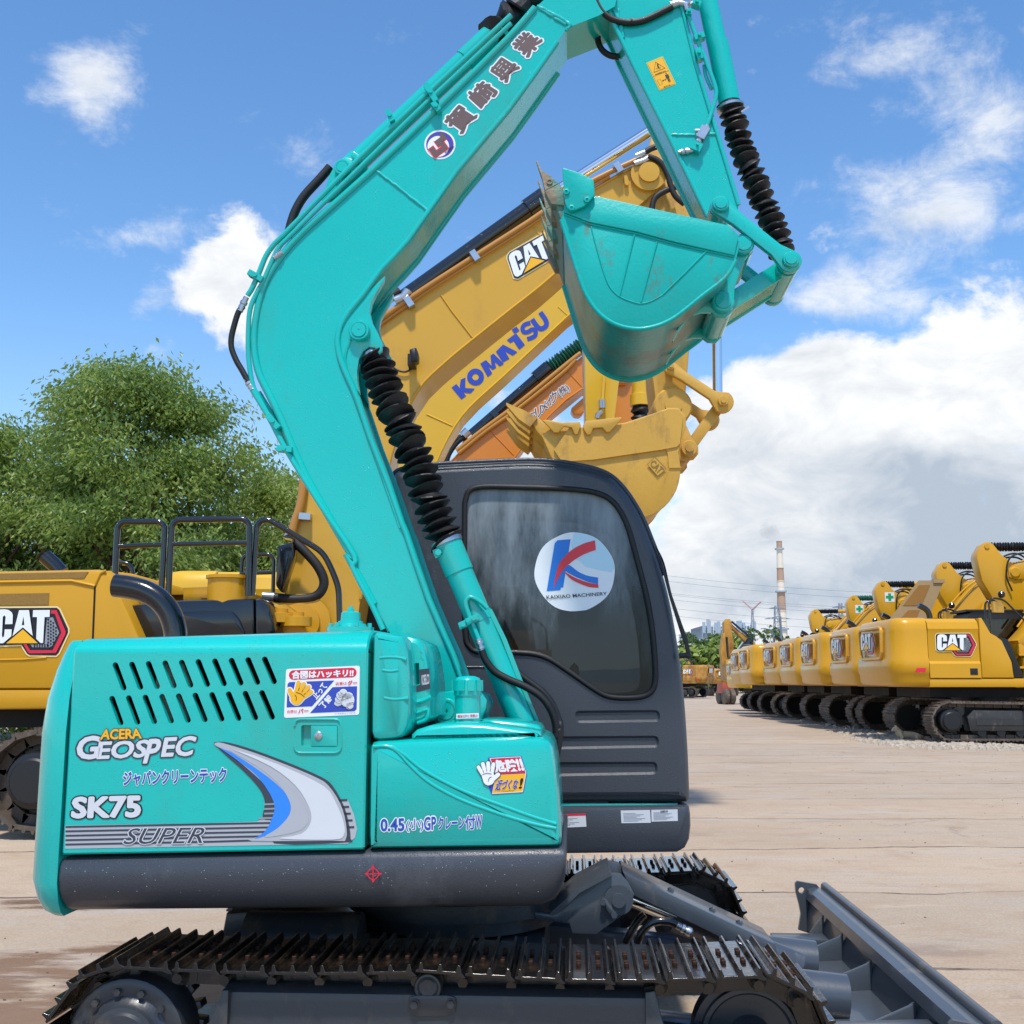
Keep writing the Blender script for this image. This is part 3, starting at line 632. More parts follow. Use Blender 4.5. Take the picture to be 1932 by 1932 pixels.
# ---- fuel tank / tool box in front
mb = MB(); tank_o = U.tr('A4', [(252, 720), (256, 690), (272, 668), (300, 660), (700, 648), (1080, 640), (1140, 642), (1180, 660), (1203, 700), (1222, 790), (1238, 950), (1250, 1150), (1248, 1190), (1232, 1206), (1200, 1211), (262, 1222), (250, 1208), (247, 1150)], NY)
mb.prism(tank_o, NY, NY+.62, .028)
tank = up(mb, 'tank', 'teal_paint', smooth=40)
for k, pts in enumerate(([(275, 690), (345, 688), (400, 715), (470, 790), (560, 870), (700, 950), (850, 1010), (1000, 1060), (1130, 1095), (1222, 1112)], [(375, 694), (440, 735), (520, 800), (640, 870), (780, 935), (930, 990), (1080, 1045), (1222, 1090)])):
    mb = MB(); mb.tube(smooth_path(U.tr3('A4', pts, NY+.003), 5), .0065, 8); up(mb, 'pressed_ridge', 'teal_paint', tank, smooth=60)
mb = MB(); lid = U.tr('A4', [(470, 662), (472, 628), (500, 602), (560, 583), (640, 573), (740, 568), (850, 573), (980, 590), (1090, 606), (1140, 618), (1146, 636), (1100, 652), (800, 656), (600, 660)], NY+.03)
mb.prism(lid, NY+.03, NY+.5, .018); l2 = U.tr('A4', [(820, 590), (830, 553), (900, 550), (1060, 566), (1130, 580), (1150, 605), (1140, 622), (900, 622)], NY+.30); mb.prism(l2, NY+.28, NY+.62, .012); up(mb, 'tank_lid', 'teal_paint', tank, smooth=50)
mb = MB(); c = U.h3('A4', 763, 572, NY+.26); s = .93/560
rc = (U.h3('A4', 833, 572, NY+.26).x-c.x)
mb.lathe((c.x, c.y, c.z-.03), (0, 0, 1), [(0, rc*.95), (.125, rc*.95), (.126, rc*1.03), (.15, rc*1.05), (.175, rc*1.0), (.186, rc*.86), (.192, rc*.5), (.193, 0)], 28)
for k in range(10): a = k*math.pi/5; mb.obox((c.x+rc*1.02*math.cos(a), c.y+rc*1.02*math.sin(a), c.z+.13), (math.cos(a), math.sin(a), 0), (-math.sin(a), math.cos(a), 0), (0, 0, 1), .006, .011, .018)
mb.tube(smooth_path(U.tr3('A4', [(735, 425), (745, 414), (752, 435), (800, 430), (810, 440)], NY+.26), 4), .006, 8)
cap = up(mb, 'fuel_cap', 'teal_paint', tank, smooth=40)
d = Dec(U, NY+.26-rc*1.0, .0006); d.poly('A4', [(706, 520), (822, 516), (822, 542), (706, 546)], 'ink_white', 0); d.text('A4', [(712, 525), (818, 521), (818, 537), (712, 541)], '軽油以外使用禁止!', 'ink_red', 1, .015); d.build('fuel_label', tank)

# ---- charcoal skirt
zs0, zs1 = U.hit('A3', 305, 1268, NY)[1], U.hit('A4', 1265, 1212, NY)[1]; zk0, zk1 = U.hit('A3', 320, 1556, NY+.03)[1], U.hit('A4', 1150, 1535, NY+.03)[1]
xk0, xk1 = U.hit('A3', 299, 1400, NY)[0], U.hit('A4', 1270, 1350, NY)[0]
def sk(x, lift=0, inn=0):
    t = (x-xk0)/(xk1-xk0); zt = zs0+(zs1-zs0)*t-inn; zb = zk0+(zk1-zk0)*t+lift; h = zt-zb
    prof = [(NY+.03, zt), (NY+.012, zt-.006), (NY, zt-.022), (NY-.004, zt-.35*h), (NY+.004, zt-.58*h), (NY+.022, zt-.76*h), (NY+.05, zt-.90*h), (NY+.085, zb+.02*h), (NY+.13, zb), (NY+.9, zb), (NY+.9, zt)]
    return [(x, y+inn, z) for y, z in prof]
mb = MB(); mb.loft([sk(xk0, .012, .008), sk(xk0+.012), sk(xk1-.12), sk(xk1-.07, .006), sk(xk1-.035, .022), sk(xk1-.014, .05), sk(xk1-.004, .08, .002), sk(xk1, .10, .008)])
skirt = up(mb, 'side_skirt', 'charcoal', smooth=40)
d = Dec(U, NY-.0045); cx, cy = 276, 1347; d.base = .003
d.stroke('A4', [(cx-44, cy+1), (cx+45, cy-1)], 5, 'ink_red', 0); d.stroke('A4', [(cx, cy-46), (cx, cy+46)], 5, 'ink_red', .3)
d.stroke('A4', circ2((cx, cy), 28, 28), 5, 'ink_red', .6, True)
for dx, dy in ((1, 0), (-1, 0), (0, 1), (0, -1)): d.poly('A4', [(cx+dx*44, cy+dy*44), (cx+dx*30+dy*9, cy+dy*30+dx*9), (cx+dx*30-dy*9, cy+dy*30-dx*9)], 'ink_red', 1)
d.build('lifting_mark', ex, U.yaw)
mb = MB(); rd = random.Random(4)                      # rain drops clinging to the skirt
for k in range(110):
    t = rd.random(); x = xk0+.02+(xk1-xk0-.10)*t; f_ = min(.95, abs(rd.gauss(.0, .42)) if rd.random() < .7 else rd.random()); prof = sk(x); h = prof[0][2]-prof[8][2]; zz = prof[0][2]-.03-f_*(h-.08)
    yy = next((a[0]+(b[0]-a[0])*(a[1]-zz)/max(1e-6, a[1]-b[1]) for a, b in zip([(p[1], p[2]) for p in prof], [(p[1], p[2]) for p in prof[1:]]) if b[1] <= zz <= a[1]), NY)
    r = rd.uniform(.0008, .0019); mb.lathe((x, yy+.0003, zz), (0, -1, -.2), [(0, r), (r*.45, r*.8), (r*.7, r*.3), (r*.72, 0)], 6)
dr = mb.build('water_drops', 'water_glint', skirt, smooth=60); dr['kind'] = 'stuff'
mb = MB(); mb.box(-1.30, .24, -.95, .09, .77, .98); mb.box(-1.30, .62, .16, 1.02, .79, .98); mb.box(-.6, .16, NY+.5, .06, .98, 1.1); up(mb, 'platform', 'black_metal')

# ---- boom foot brackets
mb = MB(); o = U.tr('C8', [(770, 1600), (775, 1520), (830, 1450), (950, 1425), (1130, 1420), (1220, 1445), (1270, 1510), (1265, 1590), (1235, 1650), (1215, 1720), (800, 1720)], -.42); mb.prism(o, -.42, -.38, .006)
o = U.tr('C8', [(1100, 1430), (1230, 1425), (1300, 1460), (1330, 1530), (1310, 1600), (1290, 1650), (1295, 1720), (1100, 1720)], -.12); mb.prism(o, -.14, -.10, .006)
c = U.hit('C8', 897, 1610, -.44); mb.lathe((c[0], -.36, c[1]), (0, -1, 0), [(0, .048), (.085, .048), (.09, .044), (.09, .036), (.086, .035), (.086, .033), (.092, .032), (.092, .009), (.086, .008), (.086, 0)], 28)
up(mb, 'boom_bracket', 'teal_paint', smooth=40)

# ---- boom
BY0, BY1 = -.225, .025; BC = (BY0+BY1)/2
outL = V('C8', 395, 900)
Lp = [('C8', 470, 1040), ('C8', 250, 645), ('C8', 0, 185), ('Z4', 850, 1932), ('Z4', 560, 1430), ('Z4', 420, 1110), ('Z4', 370, 1000), ('Z4', 322, 905), ('Z4', 285, 830), ('Z4', 258, 740), ('Z4', 246, 640), ('Z4', 247, 550), ('Z4', 262, 440), ('Z4', 290, 320), ('Z4', 340, 205), ('Z4', 410, 100),
      ('Z1', 480, 1650), ('Z1', 600, 1520), ('Z1', 1050, 1120), ('Z1', 1500, 690), ('Z1', 1932, 262), ('P', 1009, 15), ('P', 1060, -30), ('P', 1130, -48), ('P', 1165, -10)]
Rp = [('P', 1160, 12), ('P', 1128, 30), ('P', 1069, 53), ('C5', 1300, 385), ('C5', 860, 1000), ('C5', 390, 1560), ('Z4', 1180, 0), ('Z4', 1020, 172), ('Z4', 905, 330), ('Z4', 820, 432), ('Z4', 775, 505), ('Z4', 755, 570), ('Z4', 752, 640), ('Z4', 772, 730), ('Z4', 812, 830),
      ('Z4', 870, 960), ('Z4', 950, 1200), ('Z4', 1060, 1480), ('Z4', 1140, 1715), ('C8', 540, 0), ('C8', 740, 590), ('C8', 960, 1100), ('C8', 1040, 1330), ('C8', 1060, 1560), ('C8', 900, 1640), ('C8', 700, 1500)]
bl = [U.hit(*p, BY0) for p in Lp+Rp]
mb = MB(); mb.prism(bl, BY0, BY1)
boom = up(mb, 'boom', 'teal_paint', smooth=22)
mb = MB()                                             # flange lips and weld beads along both edges
LT = [U.hit(*p, BY0) for p in Lp[1:-3]]; RT = [U.hit(*p, BY0) for p in Rp[3:-3]]
for line, w in ((LT, .016), (RT, .014)):
    for y in (BY0, BY1): mb.tube([(p[0], y, p[1]) for p in smooth_path(line, 2)], w, 8)
def bead(tag_, pts, y, r=.008):
    P = smooth_path(U.tr3(tag_, pts, y), 8); mb.tube([p+Vector((random.uniform(-.002, .002), 0, random.uniform(-.002, .002))) for p in P], [r*random.uniform(.8, 1.2) for _ in P], 7)
bead('Z1', [(1060, 1112), (1200, 1220), (1410, 1385)], BY0, .007); bead('C5', [(1125, 55), (1260, 130), (1410, 215), (1385, 275)], BY0, .009)
bead('C5', [(1140, 70), (1260, 150), (1385, 225)], BY0, .007)
mb.tube(smooth_path(U.tr3('Z4', [(1130, 1740), (1010, 1400), (900, 1090), (830, 890), (800, 760), (800, 690), (830, 600)], BY0), 4), .007, 6)
up(mb, 'weld_bead', 'teal_paint', boom, smooth=60)
# lug with the lift-cylinder pin
mb = MB(); lug = [(762, 560), (778, 505), (820, 440), (900, 345), (1000, 250), (1034, 216), (1030, 245), (985, 320), (955, 380), (945, 440), (960, 500), (985, 545), (1000, 580), (1022, 620), (1018, 670), (1000, 690), (975, 652), (940, 648), (905, 672), (880, 722), (870, 790), (872, 860), (884, 930), (850, 880), (808, 790), (772, 700), (757, 620)]
for ya in (BY0-.002, BY1-.03): mb.prism(U.tr('Z4', lug, BY0), ya, ya+.032, .004)
c = U.hit('Z4', 882, 548, BY0-.02); mb.lathe((c[0], BY0+.01, c[1]), (0, -1, 0), [(0, .044), (.04, .044), (.044, .041), (.044, .033), (.041, .0325), (.041, .031), (.048, .030), (.048, .004), (.046, .003), (.046, 0)], 32)
up(mb, 'cylinder_lug', 'teal_paint', boom, smooth=40)
# arm-cylinder lug and pin on the upper side
mb = MB(); lug = U.tr('Z1', [(700, 1320), (760, 1130), (800, 1060), (860, 1015), (930, 1040), (960, 1090), (1000, 1100), (800, 1290)], BY0)
for ya in (BY0+.02, BY1-.06): mb.prism(lug, ya, ya+.03, .005)
c = U.hit('Z1', 850, 1102, BY0); mb.lathe((c[0], BY0+.04, c[1]), (0, -1, 0), [(0, .036), (.045, .036), (.048, .033), (.048, .026), (.046, .0255), (.046, .024), (.05, .023), (.05, 0)], 28)
mb.prism(U.tr('Z1', round_poly([(905, 1030), (925, 1000), (985, 1040), (960, 1080)], 8), BY0), BY0-.01, BY0+.06, .004)
up(mb, 'pin_bracket', 'teal_paint', boom, smooth=40)
# arm cylinder
AY = BC-.01
a0, a1 = U.h3('Z1', 930, 1085, AY), U.h3('Z1', 1835, 232, AY); dirv = (a1-a0).normalized()
mb = MB(); mb.cyl(a0, a1, .048, 24); m1 = a0.lerp(a1, .80); mb.cyl(m1, a1+dirv*.0, .052, 24); mb.cyl(a0-dirv*.05, a0+dirv*.03, .055, 20)
cylu = up(mb, 'arm_cylinder', 'teal_paint', boom, smooth=40)
mb = MB(); mb.bellows([a1-dirv*.01, a1+dirv*.14, a1+dirv*.30], .05, .082, 4, 18, .28); tl_ = U.h3('P', 1108, -122, AY); mb.bellows([a1+dirv*.28, a1.lerp(tl_, .75)], .05, .078, 6, 18, .22); mb.cyl(a1.lerp(tl_, .7), tl_, .03, 14); mb.lathe(tl_+Vector((0, -.05, 0)), (0, 1, 0), [(0, .05), (.1, .05)], 16); up(mb, 'cylinder_boot', 'boot_fabric', boom, smooth=25)
mb = MB(); mb.cyl(a1+dirv*.030, a1+dirv*.048, .068, 24); mb.cyl(a0-dirv*.02+Vector((0, -.05, .0)), a0+dirv*.0+Vector((0, -.05, 0)), .012, 8); up(mb, 'hose_clip', 'zinc', boom, smooth=40)
# steel pipes along the upper edge
PYY = BY0-.012
pipe1 = U.tr3('Z1', [(1960, 100), (1700, 345), (1350, 672), (960, 1042), (480, 1530), (400, 1610), (345, 1690), (300, 1800), (255, 1900)], PYY)+U.tr3('Z4', [(206, 335)], PYY)
pipe2 = U.tr3('Z1', [(1960, 155), (1700, 400), (1350, 728), (1000, 1070), (520, 1540), (440, 1620), (395, 1700), (330, 1850)], PYY)+U.tr3('Z4', [(262, 320), (222, 420), (211, 560), (212, 700), (232, 850), (262, 930), (350, 1090)], PYY)
pipe3 = U.tr3('Z4', [(232, 900), (340, 1080), (430, 1250), (640, 1590), (850, 1905)], PYY)+U.tr3('C8', [(60, 320), (230, 650), (330, 870)], PYY)
mb = MB(); mb.tube(smooth_path(pipe1, 4), .0115, 10); mb.tube(smooth_path(pipe2, 4), .0105, 10); mb.tube(smooth_path(pipe3, 4), .0115, 10)
sh3 = [p+Vector((.022, .03, -.006)) for p in pipe3]; mb.tube(smooth_path(sh3, 4), .010, 8)
up(mb, 'steel_pipe', 'teal_paint', boom, smooth=60)
mb = MB(); hosep = smooth_path(U.tr3('Z4', [(180, 400), (150, 440), (122, 530), (108, 600), (112, 660), (140, 730), (175, 790), (215, 865)], PYY), 6); mb.tube(hosep, .0125, 12)
ah = smooth_path(U.tr3('Z1', [(770, 1100), (700, 1180), (600, 1290), (545, 1380), (515, 1460), (490, 1560)], BC), 6); mb.tube(ah, .020, 12)
for a, b in (((590, -20), (640, 60)),): pass
up(mb, 'boom_hose', 'black_rubber', boom, smooth=60)
mb = MB()
for tg, p, q in (('Z4', (200, 345), (160, 430)), ('Z4', (200, 840), (238, 905)), ('Z1', (455, 1660), (400, 1700))):
    P, Q = U.h3(tg, *p, PYY), U.h3(tg, *q, PYY); dd = (Q-P); mb.lathe(P, dd, [(0, .012), (dd.length*.3, .012), (dd.length*.31, .016), (dd.length*.5, .016), (dd.length*.52, .0125), (dd.length*.7, .015), (dd.length*.85, .0125), (dd.length, .014)], 12)
up(mb, 'hose_fitting', 'zinc', boom, smooth=40)
mb = MB()
for tg, p, q, w in (('Z1', (1150, 740), (1185, 810), .03), ('Z1', (1400, 565), (1470, 680), .03), ('Z1', (240, 1800), (330, 1850), .03), ('Z4', (335, 1060), (400, 1140), .03), ('Z4', (390, 1260), (480, 1270), .03), ('Z1', (1450, 690), (1490, 740), .02)):
    P, Q = U.h3(tg, *p, PYY), U.h3(tg, *q, PYY); dd = (Q-P); n_ = Vector((0, 1, 0)); mb.obox((P+Q)/2, dd, n_, dd.cross(n_), dd.length/2, .024, .012)
    mb.cyl((P+Q)/2+Vector((0, -.03, 0)), (P+Q)/2, .009, 6); mb.cyl(P-dd*.1, P+dd*.12, .011, 6)
up(mb, 'pipe_clamp', 'teal_paint', boom, smooth=40)

# ---- boom lift cylinder with its bellows
LY = -.245
p_eye = U.h3('Z4', 925, 640, BC); p_b = U.h3('C8', 912, 90, LY); p_e = U.h3('C8', 1640, 1830, LY)
dv = (p_e-p_b).normalized(); r0 = .059
mb = MB(); mb.cyl(p_b, p_e, r0*.93, 32); mb.cyl(p_b, p_b+dv*.13, r0*1.0, 32)
lc = up(mb, 'lift_cylinder', 'teal_paint', smooth=40)
mb = MB(); P = U.h3('C8', 838, 178, LY-.03); mb.cyl(P, P+Vector((.0, -.03, 0)), .013, 8); P = U.h3('C8', 838, 178, LY-.02); mb.obox(P, dv, (0, 1, 0), dv.cross(Vector((0, 1, 0))), .018, .02, .02); up(mb, 'gland_bolt', 'teal_paint', lc)
bpath = smooth_path([p_b+dv*.01, U.h3('Z4', 1330, 1640, LY+.01), U.h3('Z4', 1240, 1370, LY+.02), U.h3('Z4', 1150, 1150, LY+.03), U.h3('Z4', 1075, 985, LY+.04), U.h3('Z4', 1018, 850, LY+.05), U.h3('Z4', 985, 745, LY+.07), p_eye+Vector((0, -.05, 0))], 6)
mb = MB(); mb.bellows(bpath[:-4], .040, .077, 23, 20, .12); mb.tube([bpath[-7], bpath[-1]], .048, 20); up(mb, 'cylinder_boot', 'boot_fabric', smooth=25)
mb = MB(); mb.cyl(p_b+dv*-.014, p_b+dv*.004, .064, 28); q = bpath[-5]; qd = (bpath[-4]-bpath[-6]).normalized(); mb.cyl(q-qd*.006, q+qd*.006, .055, 24); up(mb, 'boot_clamp', 'zinc', smooth=40)
# pipes, bracket and hose on the cylinder
fy = LY-r0-.008
mb = MB(); lp = smooth_path(U.tr3('C8', [(1195, 960), (1150, 850), (1090, 690), (1080, 620), (1110, 580), (1160, 590), (1220, 630), (1275, 680)], fy), 5); mb.tube(lp, .010, 10)
rod = U.tr3('C8', [(1275, 680), (1310, 710), (1420, 900), (1560, 1260), (1760, 1720), (1800, 1800)], fy+.06); 
fl = U.tr('C8', [(1240, 640), (1318, 690), (1450, 960), (1605, 1360), (1640, 1450), (1780, 1790), (1755, 1800), (1600, 1440), (1545, 1320), (1400, 950), (1290, 720)], fy+.05); mb.prism(fl, fy+.04, fy+.058)
up(mb, 'cylinder_pipe', 'teal_paint', lc, smooth=40)
mb = MB(); mb.prism(U.tr('C8', round_poly([(1005, 812), (1190, 730), (1205, 790), (1025, 876)], 6), fy-.006), fy-.006, fy+.004, .002); mb.prism(U.tr('C8', round_poly([(1070, 775), (1175, 728), (1200, 780), (1095, 835)], 6), fy-.014), fy-.014, fy-.006, .002)
for p in ((1152, 770), (1058, 826)): c = U.h3('C8', *p, fy-.012); mb.cyl(c, c+Vector((0, -.012, 0)), .010, 6)
bb = p_b.lerp(p_e, .395); mb.cyl(bb-dv*.018, bb+dv*.018, r0*.97, 28); up(mb, 'pipe_bracket', 'teal_paint', lc, smooth=40)
mb = MB(); P, Q = U.h3('C8', 1190, 960, fy), U.h3('C8', 1232, 1085, fy); dd = Q-P; l = dd.length; mb.lathe(P, dd, [(0, .016), (l*.18, .016), (l*.2, .018), (l*.36, .018), (l*.38, .013), (l*.55, .013), (l*.57, .0165), (l*.7, .0165), (l*.72, .012), (l, .014)], 12); up(mb, 'hose_fitting', 'zinc', lc, smooth=40)
mb = MB(); h1 = smooth_path(U.tr3('C8', [(1222, 1060), (1260, 1150), (1340, 1250), (1460, 1320), (1620, 1390), (1760, 1480), (1850, 1600), (1895, 1740), (1895, 1850)], fy)+U.tr3('D1', [(1600, 900), (1600, 1150), (1575, 1300), (1545, 1480)], fy), 6)
h2 = smooth_path(U.tr3('C8', [(1480, 1150), (1530, 1240), (1650, 1340), (1780, 1440), (1870, 1560), (1925, 1700)], fy+.08)+U.tr3('D1', [(1630, 800), (1630, 1000), (1600, 1180), (1560, 1330)], fy+.06), 6)
mb.tube(h1, .0145, 12); mb.tube(h2, .0135, 12)
for k in range(11): q = h1[34+k]; mb.tube([q, q.lerp(h1[35+k], .45)], .0162, 12)
up(mb, 'cylinder_hose', 'black_rubber', lc, smooth=60)

# ---- arm
RY0, RY1 = -.20, .01
NE = [('P', 1122, -50), ('P', 1137, -2), ('Z2', 665, 60), ('Z2', 760, 270), ('Z2', 900, 560), ('Z2', 1070, 900), ('Z2', 1200, 1170), ('Z2', 1340, 1460)]
arm_o = [U.hit(*p, RY0) for p in NE+[('Z2', 1440, 1500), ('Z2', 1520, 1400), ('Z2', 1528, 1350), ('Z2', 1500, 1260), ('Z2', 1370, 830), ('Z2', 1240, 400), ('Z2', 1175, 130), ('Z2', 1140, 0), ('P', 1275, -60), ('P', 1300, -100), ('P', 1325, -165), ('P', 1300, -198), ('P', 1250, -178), ('P', 1180, -122), ('P', 1112, -155), ('P', 1082, -135), ('P', 1088, -92)]]
mb = MB(); mb.prism(arm_o, RY0, RY1); arm = up(mb, 'arm', 'teal_paint', smooth=22)
mb = MB()
for line, r in ((NE[1:], .012), ([('Z2', 1528, 1350), ('Z2', 1370, 830), ('Z2', 1240, 400), ('Z2', 1175, 130), ('Z2', 1140, 0)], .010)):
    for y in (RY0, RY1): mb.tube([(p[0], y, p[1]) for p in [U.hit(*q, RY0) for q in line]], r, 8)
bead('Z2', [(1075, 885), (1200, 888), (1400, 880)], RY0, .006); bead('Z2', [(640, -10), (740, 130), (770, 250)], RY0, .008)
bead('Z2', [(735, 60), (738, 140), (760, 250)], RY0, .006)
up(mb, 'weld_bead', 'teal_paint', arm, smooth=60)
c0 = U.h3('Z2', 1345, 60, RY0+.07); c1 = U.h3('Z2', 1468, 680, RY0+.07); cd = (c1-c0).normalized()
mb = MB(); ct_ = U.h3('P', 1300, -160, RY0+.07); mb.cyl(ct_, c1, .044, 28); mb.lathe(ct_+Vector((0, -.09, 0)), (0, 1, 0), [(0, .04), (.18, .04)], 18); q = c0.lerp(c1, .37); mb.cyl(q, c1, .0475, 28); bc = up(mb, 'bucket_cylinder', 'teal_paint', smooth=40)
mb = MB(); cb = [c1-cd*.01]+U.tr3('Z2', [(1505, 820), (1560, 1010), (1640, 1200), (1720, 1400), (1790, 1570)], RY0+.07)+[U.h3('Z3', 1665, 740, RY0+.07)]; cbp = smooth_path(cb, 6)
mb.bellows(cbp, .030, .058, 20, 20, .12); up(mb, 'cylinder_boot', 'boot_fabric', smooth=25)
mb = MB(); mb.cyl(c1+cd*.016, c1+cd*.028, .060, 24); P = U.h3('Z2', 1570, 722, RY0+.02); mb.obox(P, (1, 0, .7), (0, 1, 0), (-.7, 0, 1), .02, .003, .004); up(mb, 'boot_clamp', 'zinc', smooth=40)
ay = RY0-.012
mb = MB(); mb.tube(smooth_path(U.tr3('Z2', [(1195, 95), (1240, 220), (1330, 450), (1370, 560), (1380, 620), (1365, 690), (1340, 770), (1318, 830)], ay), 5), .0095, 10)
mb.tube(smooth_path(U.tr3('Z2', [(1300, 430), (1312, 500), (1350, 590)], ay+.02), 5), .008, 10)
for tg, p, q in (('Z2', (1235, 260), (1300, 240)), ('Z2', (1255, 330), (1275, 400)), ('Z2', (1200, 75), (1198, 110)), ('Z2', (1225, 20), (1275, 40))):
    P, Q = U.h3(tg, *p, ay), U.h3(tg, *q, ay); dd = Q-P; mb.obox((P+Q)/2, dd, (0, 1, 0), dd.cross(Vector((0, 1, 0))), dd.length/2, .02, .012); mb.cyl((P+Q)/2+Vector((0, -.034, 0)), (P+Q)/2, .008, 6)
up(mb, 'arm_pipe', 'teal_paint', arm, smooth=60)
mb = MB(); P, Q = U.h3('Z2', 1320, 830, ay), U.h3('Z2', 1250, 950, ay); dd = Q-P; l = dd.length
mb.obox(P.lerp(Q, .42), dd, (0, 1, 0), dd.cross(Vector((0, 1, 0))), l*.30, .018, .019); mb.cyl(P, P+dd*.2, .013, 12); mb.lathe(P+dd*.7, dd, [(0, .012), (l*.1, .012), (l*.11, .016), (l*.2, .016), (l*.21, .011), (l*.3, .011)], 12)
P, Q = U.h3('Z2', 1225, 990, ay), U.h3('Z2', 1130, 1005, ay); dd = Q-P; l = dd.length; mb.lathe(P, dd, [(0, .010), (l*.3, .010), (l*.31, .014), (l*.5, .014), (l*.51, .010), (l*.6, .013), (l*.8, .013), (l*.82, .009), (l, .009)], 12)
P = U.h3('Z2', 1240, 862, ay); mb.cyl(P, P+Vector((.03, 0, 0)), .008, 10)
P, Q = U.h3('Z2', 1190, 70, ay), U.h3('Z2', 1130, 20, ay); mb.tube(smooth_path([P, U.h3('Z2', 1175, 30, ay), Q], 5), .013, 10); mb.cyl(U.h3('Z2', 1080, 35, ay), Q, .015, 12); mb.cyl(U.h3('Z2', 1205, 8, ay), U.h3('Z2', 1205, 32, ay), .014, 6)
up(mb, 'hose_fitting', 'zinc', arm, smooth=40)
mb = MB(); P = U.h3('Z2', 1248, 975, ay); mb.obox(P, (1, 0, -.5), (0, 1, 0), (.5, 0, 1), .022, .02, .019); mb.cyl(P+Vector((.004, -.03, .005)), P, .006, 6); up(mb, 'valve_block', 'teal_paint', arm)
mb = MB(); hp = smooth_path(U.tr3('Z2', [(585, -40), (600, 20), (640, 85), (700, 128), (780, 148), (860, 145), (940, 120), (1090, 45)], ay), 6); mb.tube(hp, .0145, 12); P = U.h3('Z2', 822, 145, ay); mb.tube([P+Vector((-.004, 0, 0)), P+Vector((.004, 0, 0))], .018, 10)
mb.tube(smooth_path(U.tr3('Z2', [(625, 165), (605, 220), (602, 270), (630, 330), (680, 365), (740, 375)], RY1-.06), 6), .014, 12); mb.tube(smooth_path(U.tr3('Z2', [(900, -30), (1000, -10), (1110, 18)], ay+.03), 5), .012, 10)
up(mb, 'arm_hose', 'black_rubber', arm, smooth=60)
# warning sticker on the arm
d = Dec(U, RY0); W_ = Vector
q = [(205, 762), (745, 540), (1185, 1455), (640, 1675)]
d.poly('D4', round_poly(q, 25), 'ink_lightyellow', 0); qi = [tuple(bil(q, u, v)) for u, v in ((.045, .025), (.955, .025), (.955, .975), (.045, .975))]; d.poly('D4', qi, 'ink_yellow', 1)
d.stroke('D4', [(510, 740), (825, 935), (455, 1075)], 22, 'ink_black', 2, True); d.stroke('D4', [(450, 1205), (945, 1018)], 9, 'ink_black', 2)
for w in (qi,): d.stroke('D4', w, 6, 'ink_black', 1.5, True)
d.poly('D4', circ2((582, 825), 26, 10), 'ink_black', 3); d.stroke('D4', [(575, 850), (625, 940)], 40, 'ink_black', 3); d.stroke('D4', [(520, 945), (560, 960), (570, 930)], 14, 'ink_black', 3); d.stroke('D4', [(625, 950), (670, 930), (665, 890)], 12, 'ink_black', 3.5)
d.text('D4', [(495, 1130), (840, 1005), (855, 1040), (510, 1165)], 'はね飛ばされ', 'ink_black', 2, .02)
d.text('D4', [(775, 1545), (985, 1465), (1000, 1500), (790, 1580)], '近づくな', 'ink_black', 2, .02)
d.stroke('D4', [(565, 1330), (665, 1290), (740, 1465), (655, 1500)], 8, 'ink_black', 2, True); d.stroke('D4', [(760, 1342), (835, 1312)], 12, 'ink_black', 2); d.poly('D4', [(722, 1355), (765, 1315), (778, 1370)], 'ink_black', 2.5); d.poly('D4', [(868, 1300), (822, 1290), (838, 1345)], 'ink_black', 2.5)
d.poly('D4', circ2((855, 1110), 22, 12), 'ink_black', 2); d.poly('D4', [(820, 1165), (915, 1130), (950, 1255), (880, 1280)], 'ink_dark', 2); d.stroke('D4', [(835, 1170), (875, 1275)], 16, 'ink_black', 2.5); d.stroke('D4', [(915, 1140), (965, 1240)], 16, 'ink_black', 2.5)
d.stroke('D4', [(900, 1260), (962, 1395)], 24, 'ink_black', 3); d.stroke('D4', [(935, 1245), (1000, 1375)], 24, 'ink_black', 3)
d.build('warning_sticker', arm)

# ---- bucket
KY0, KY1 = -.52, .23
prof = [(330, 520), (368, 640), (405, 760), (440, 870), (470, 950), (508, 1020), (560, 1085), (620, 1132), (700, 1166), (800, 1180), (900, 1163), (980, 1130), (1050, 1085), (1180, 980), (1320, 870), (1385, 762)]
pf = U.tr('Z3', prof, KY0)
side = pf+U.tr('Z3', [(1405, 690), (1395, 630), (1345, 572), (1200, 535), (900, 462), (540, 384), (350, 430)], KY0)
mb = MB(); mb.prism(side, KY0, KY0+.022, .004); mb.prism(side, KY1-.022, KY1, .004)
bucket = up(mb, 'bucket', 'teal_weathered', smooth=35)
mb = MB(); inn = inset(pf+[U.hit('Z3', 1300, 560, KY0), U.hit('Z3', 500, 420, KY0)], .018)[:len(pf)]; outp = inset(pf+[U.hit('Z3', 1300, 560, KY0), U.hit('Z3', 500, 420, KY0)], .004)[:len(pf)]
loop = outp+inn[::-1]; mb.prism(loop, KY0+.016, KY1-.016); up(mb, 'bucket_shell', 'bucket_belly', bucket, smooth=30)
mb = MB()
mb.tube(smooth_path([(p[0], KY0+.004, p[1]) for p in pf], 3), .009, 8); mb.tube(smooth_path([(p[0], KY1-.004, p[1]) for p in pf], 3), .010, 8)
wear = U.tr('Z3', [(350, 490), (500, 548), (780, 605), (1000, 665), (1210, 712), (1372, 745)], KY0)
mb.tube([(p[0], KY0-.001, p[1]) for p in wear], .005, 6)
for a, b in (((772, 610), (680, 985)), ((908, 655), (810, 1022)), ((1205, 712), (1060, 860)), ((1060, 860), (945, 972))): mb.tube([U.h3('Z3', *a, KY0-.001), U.h3('Z3', *b, KY0-.001)], .004, 6)
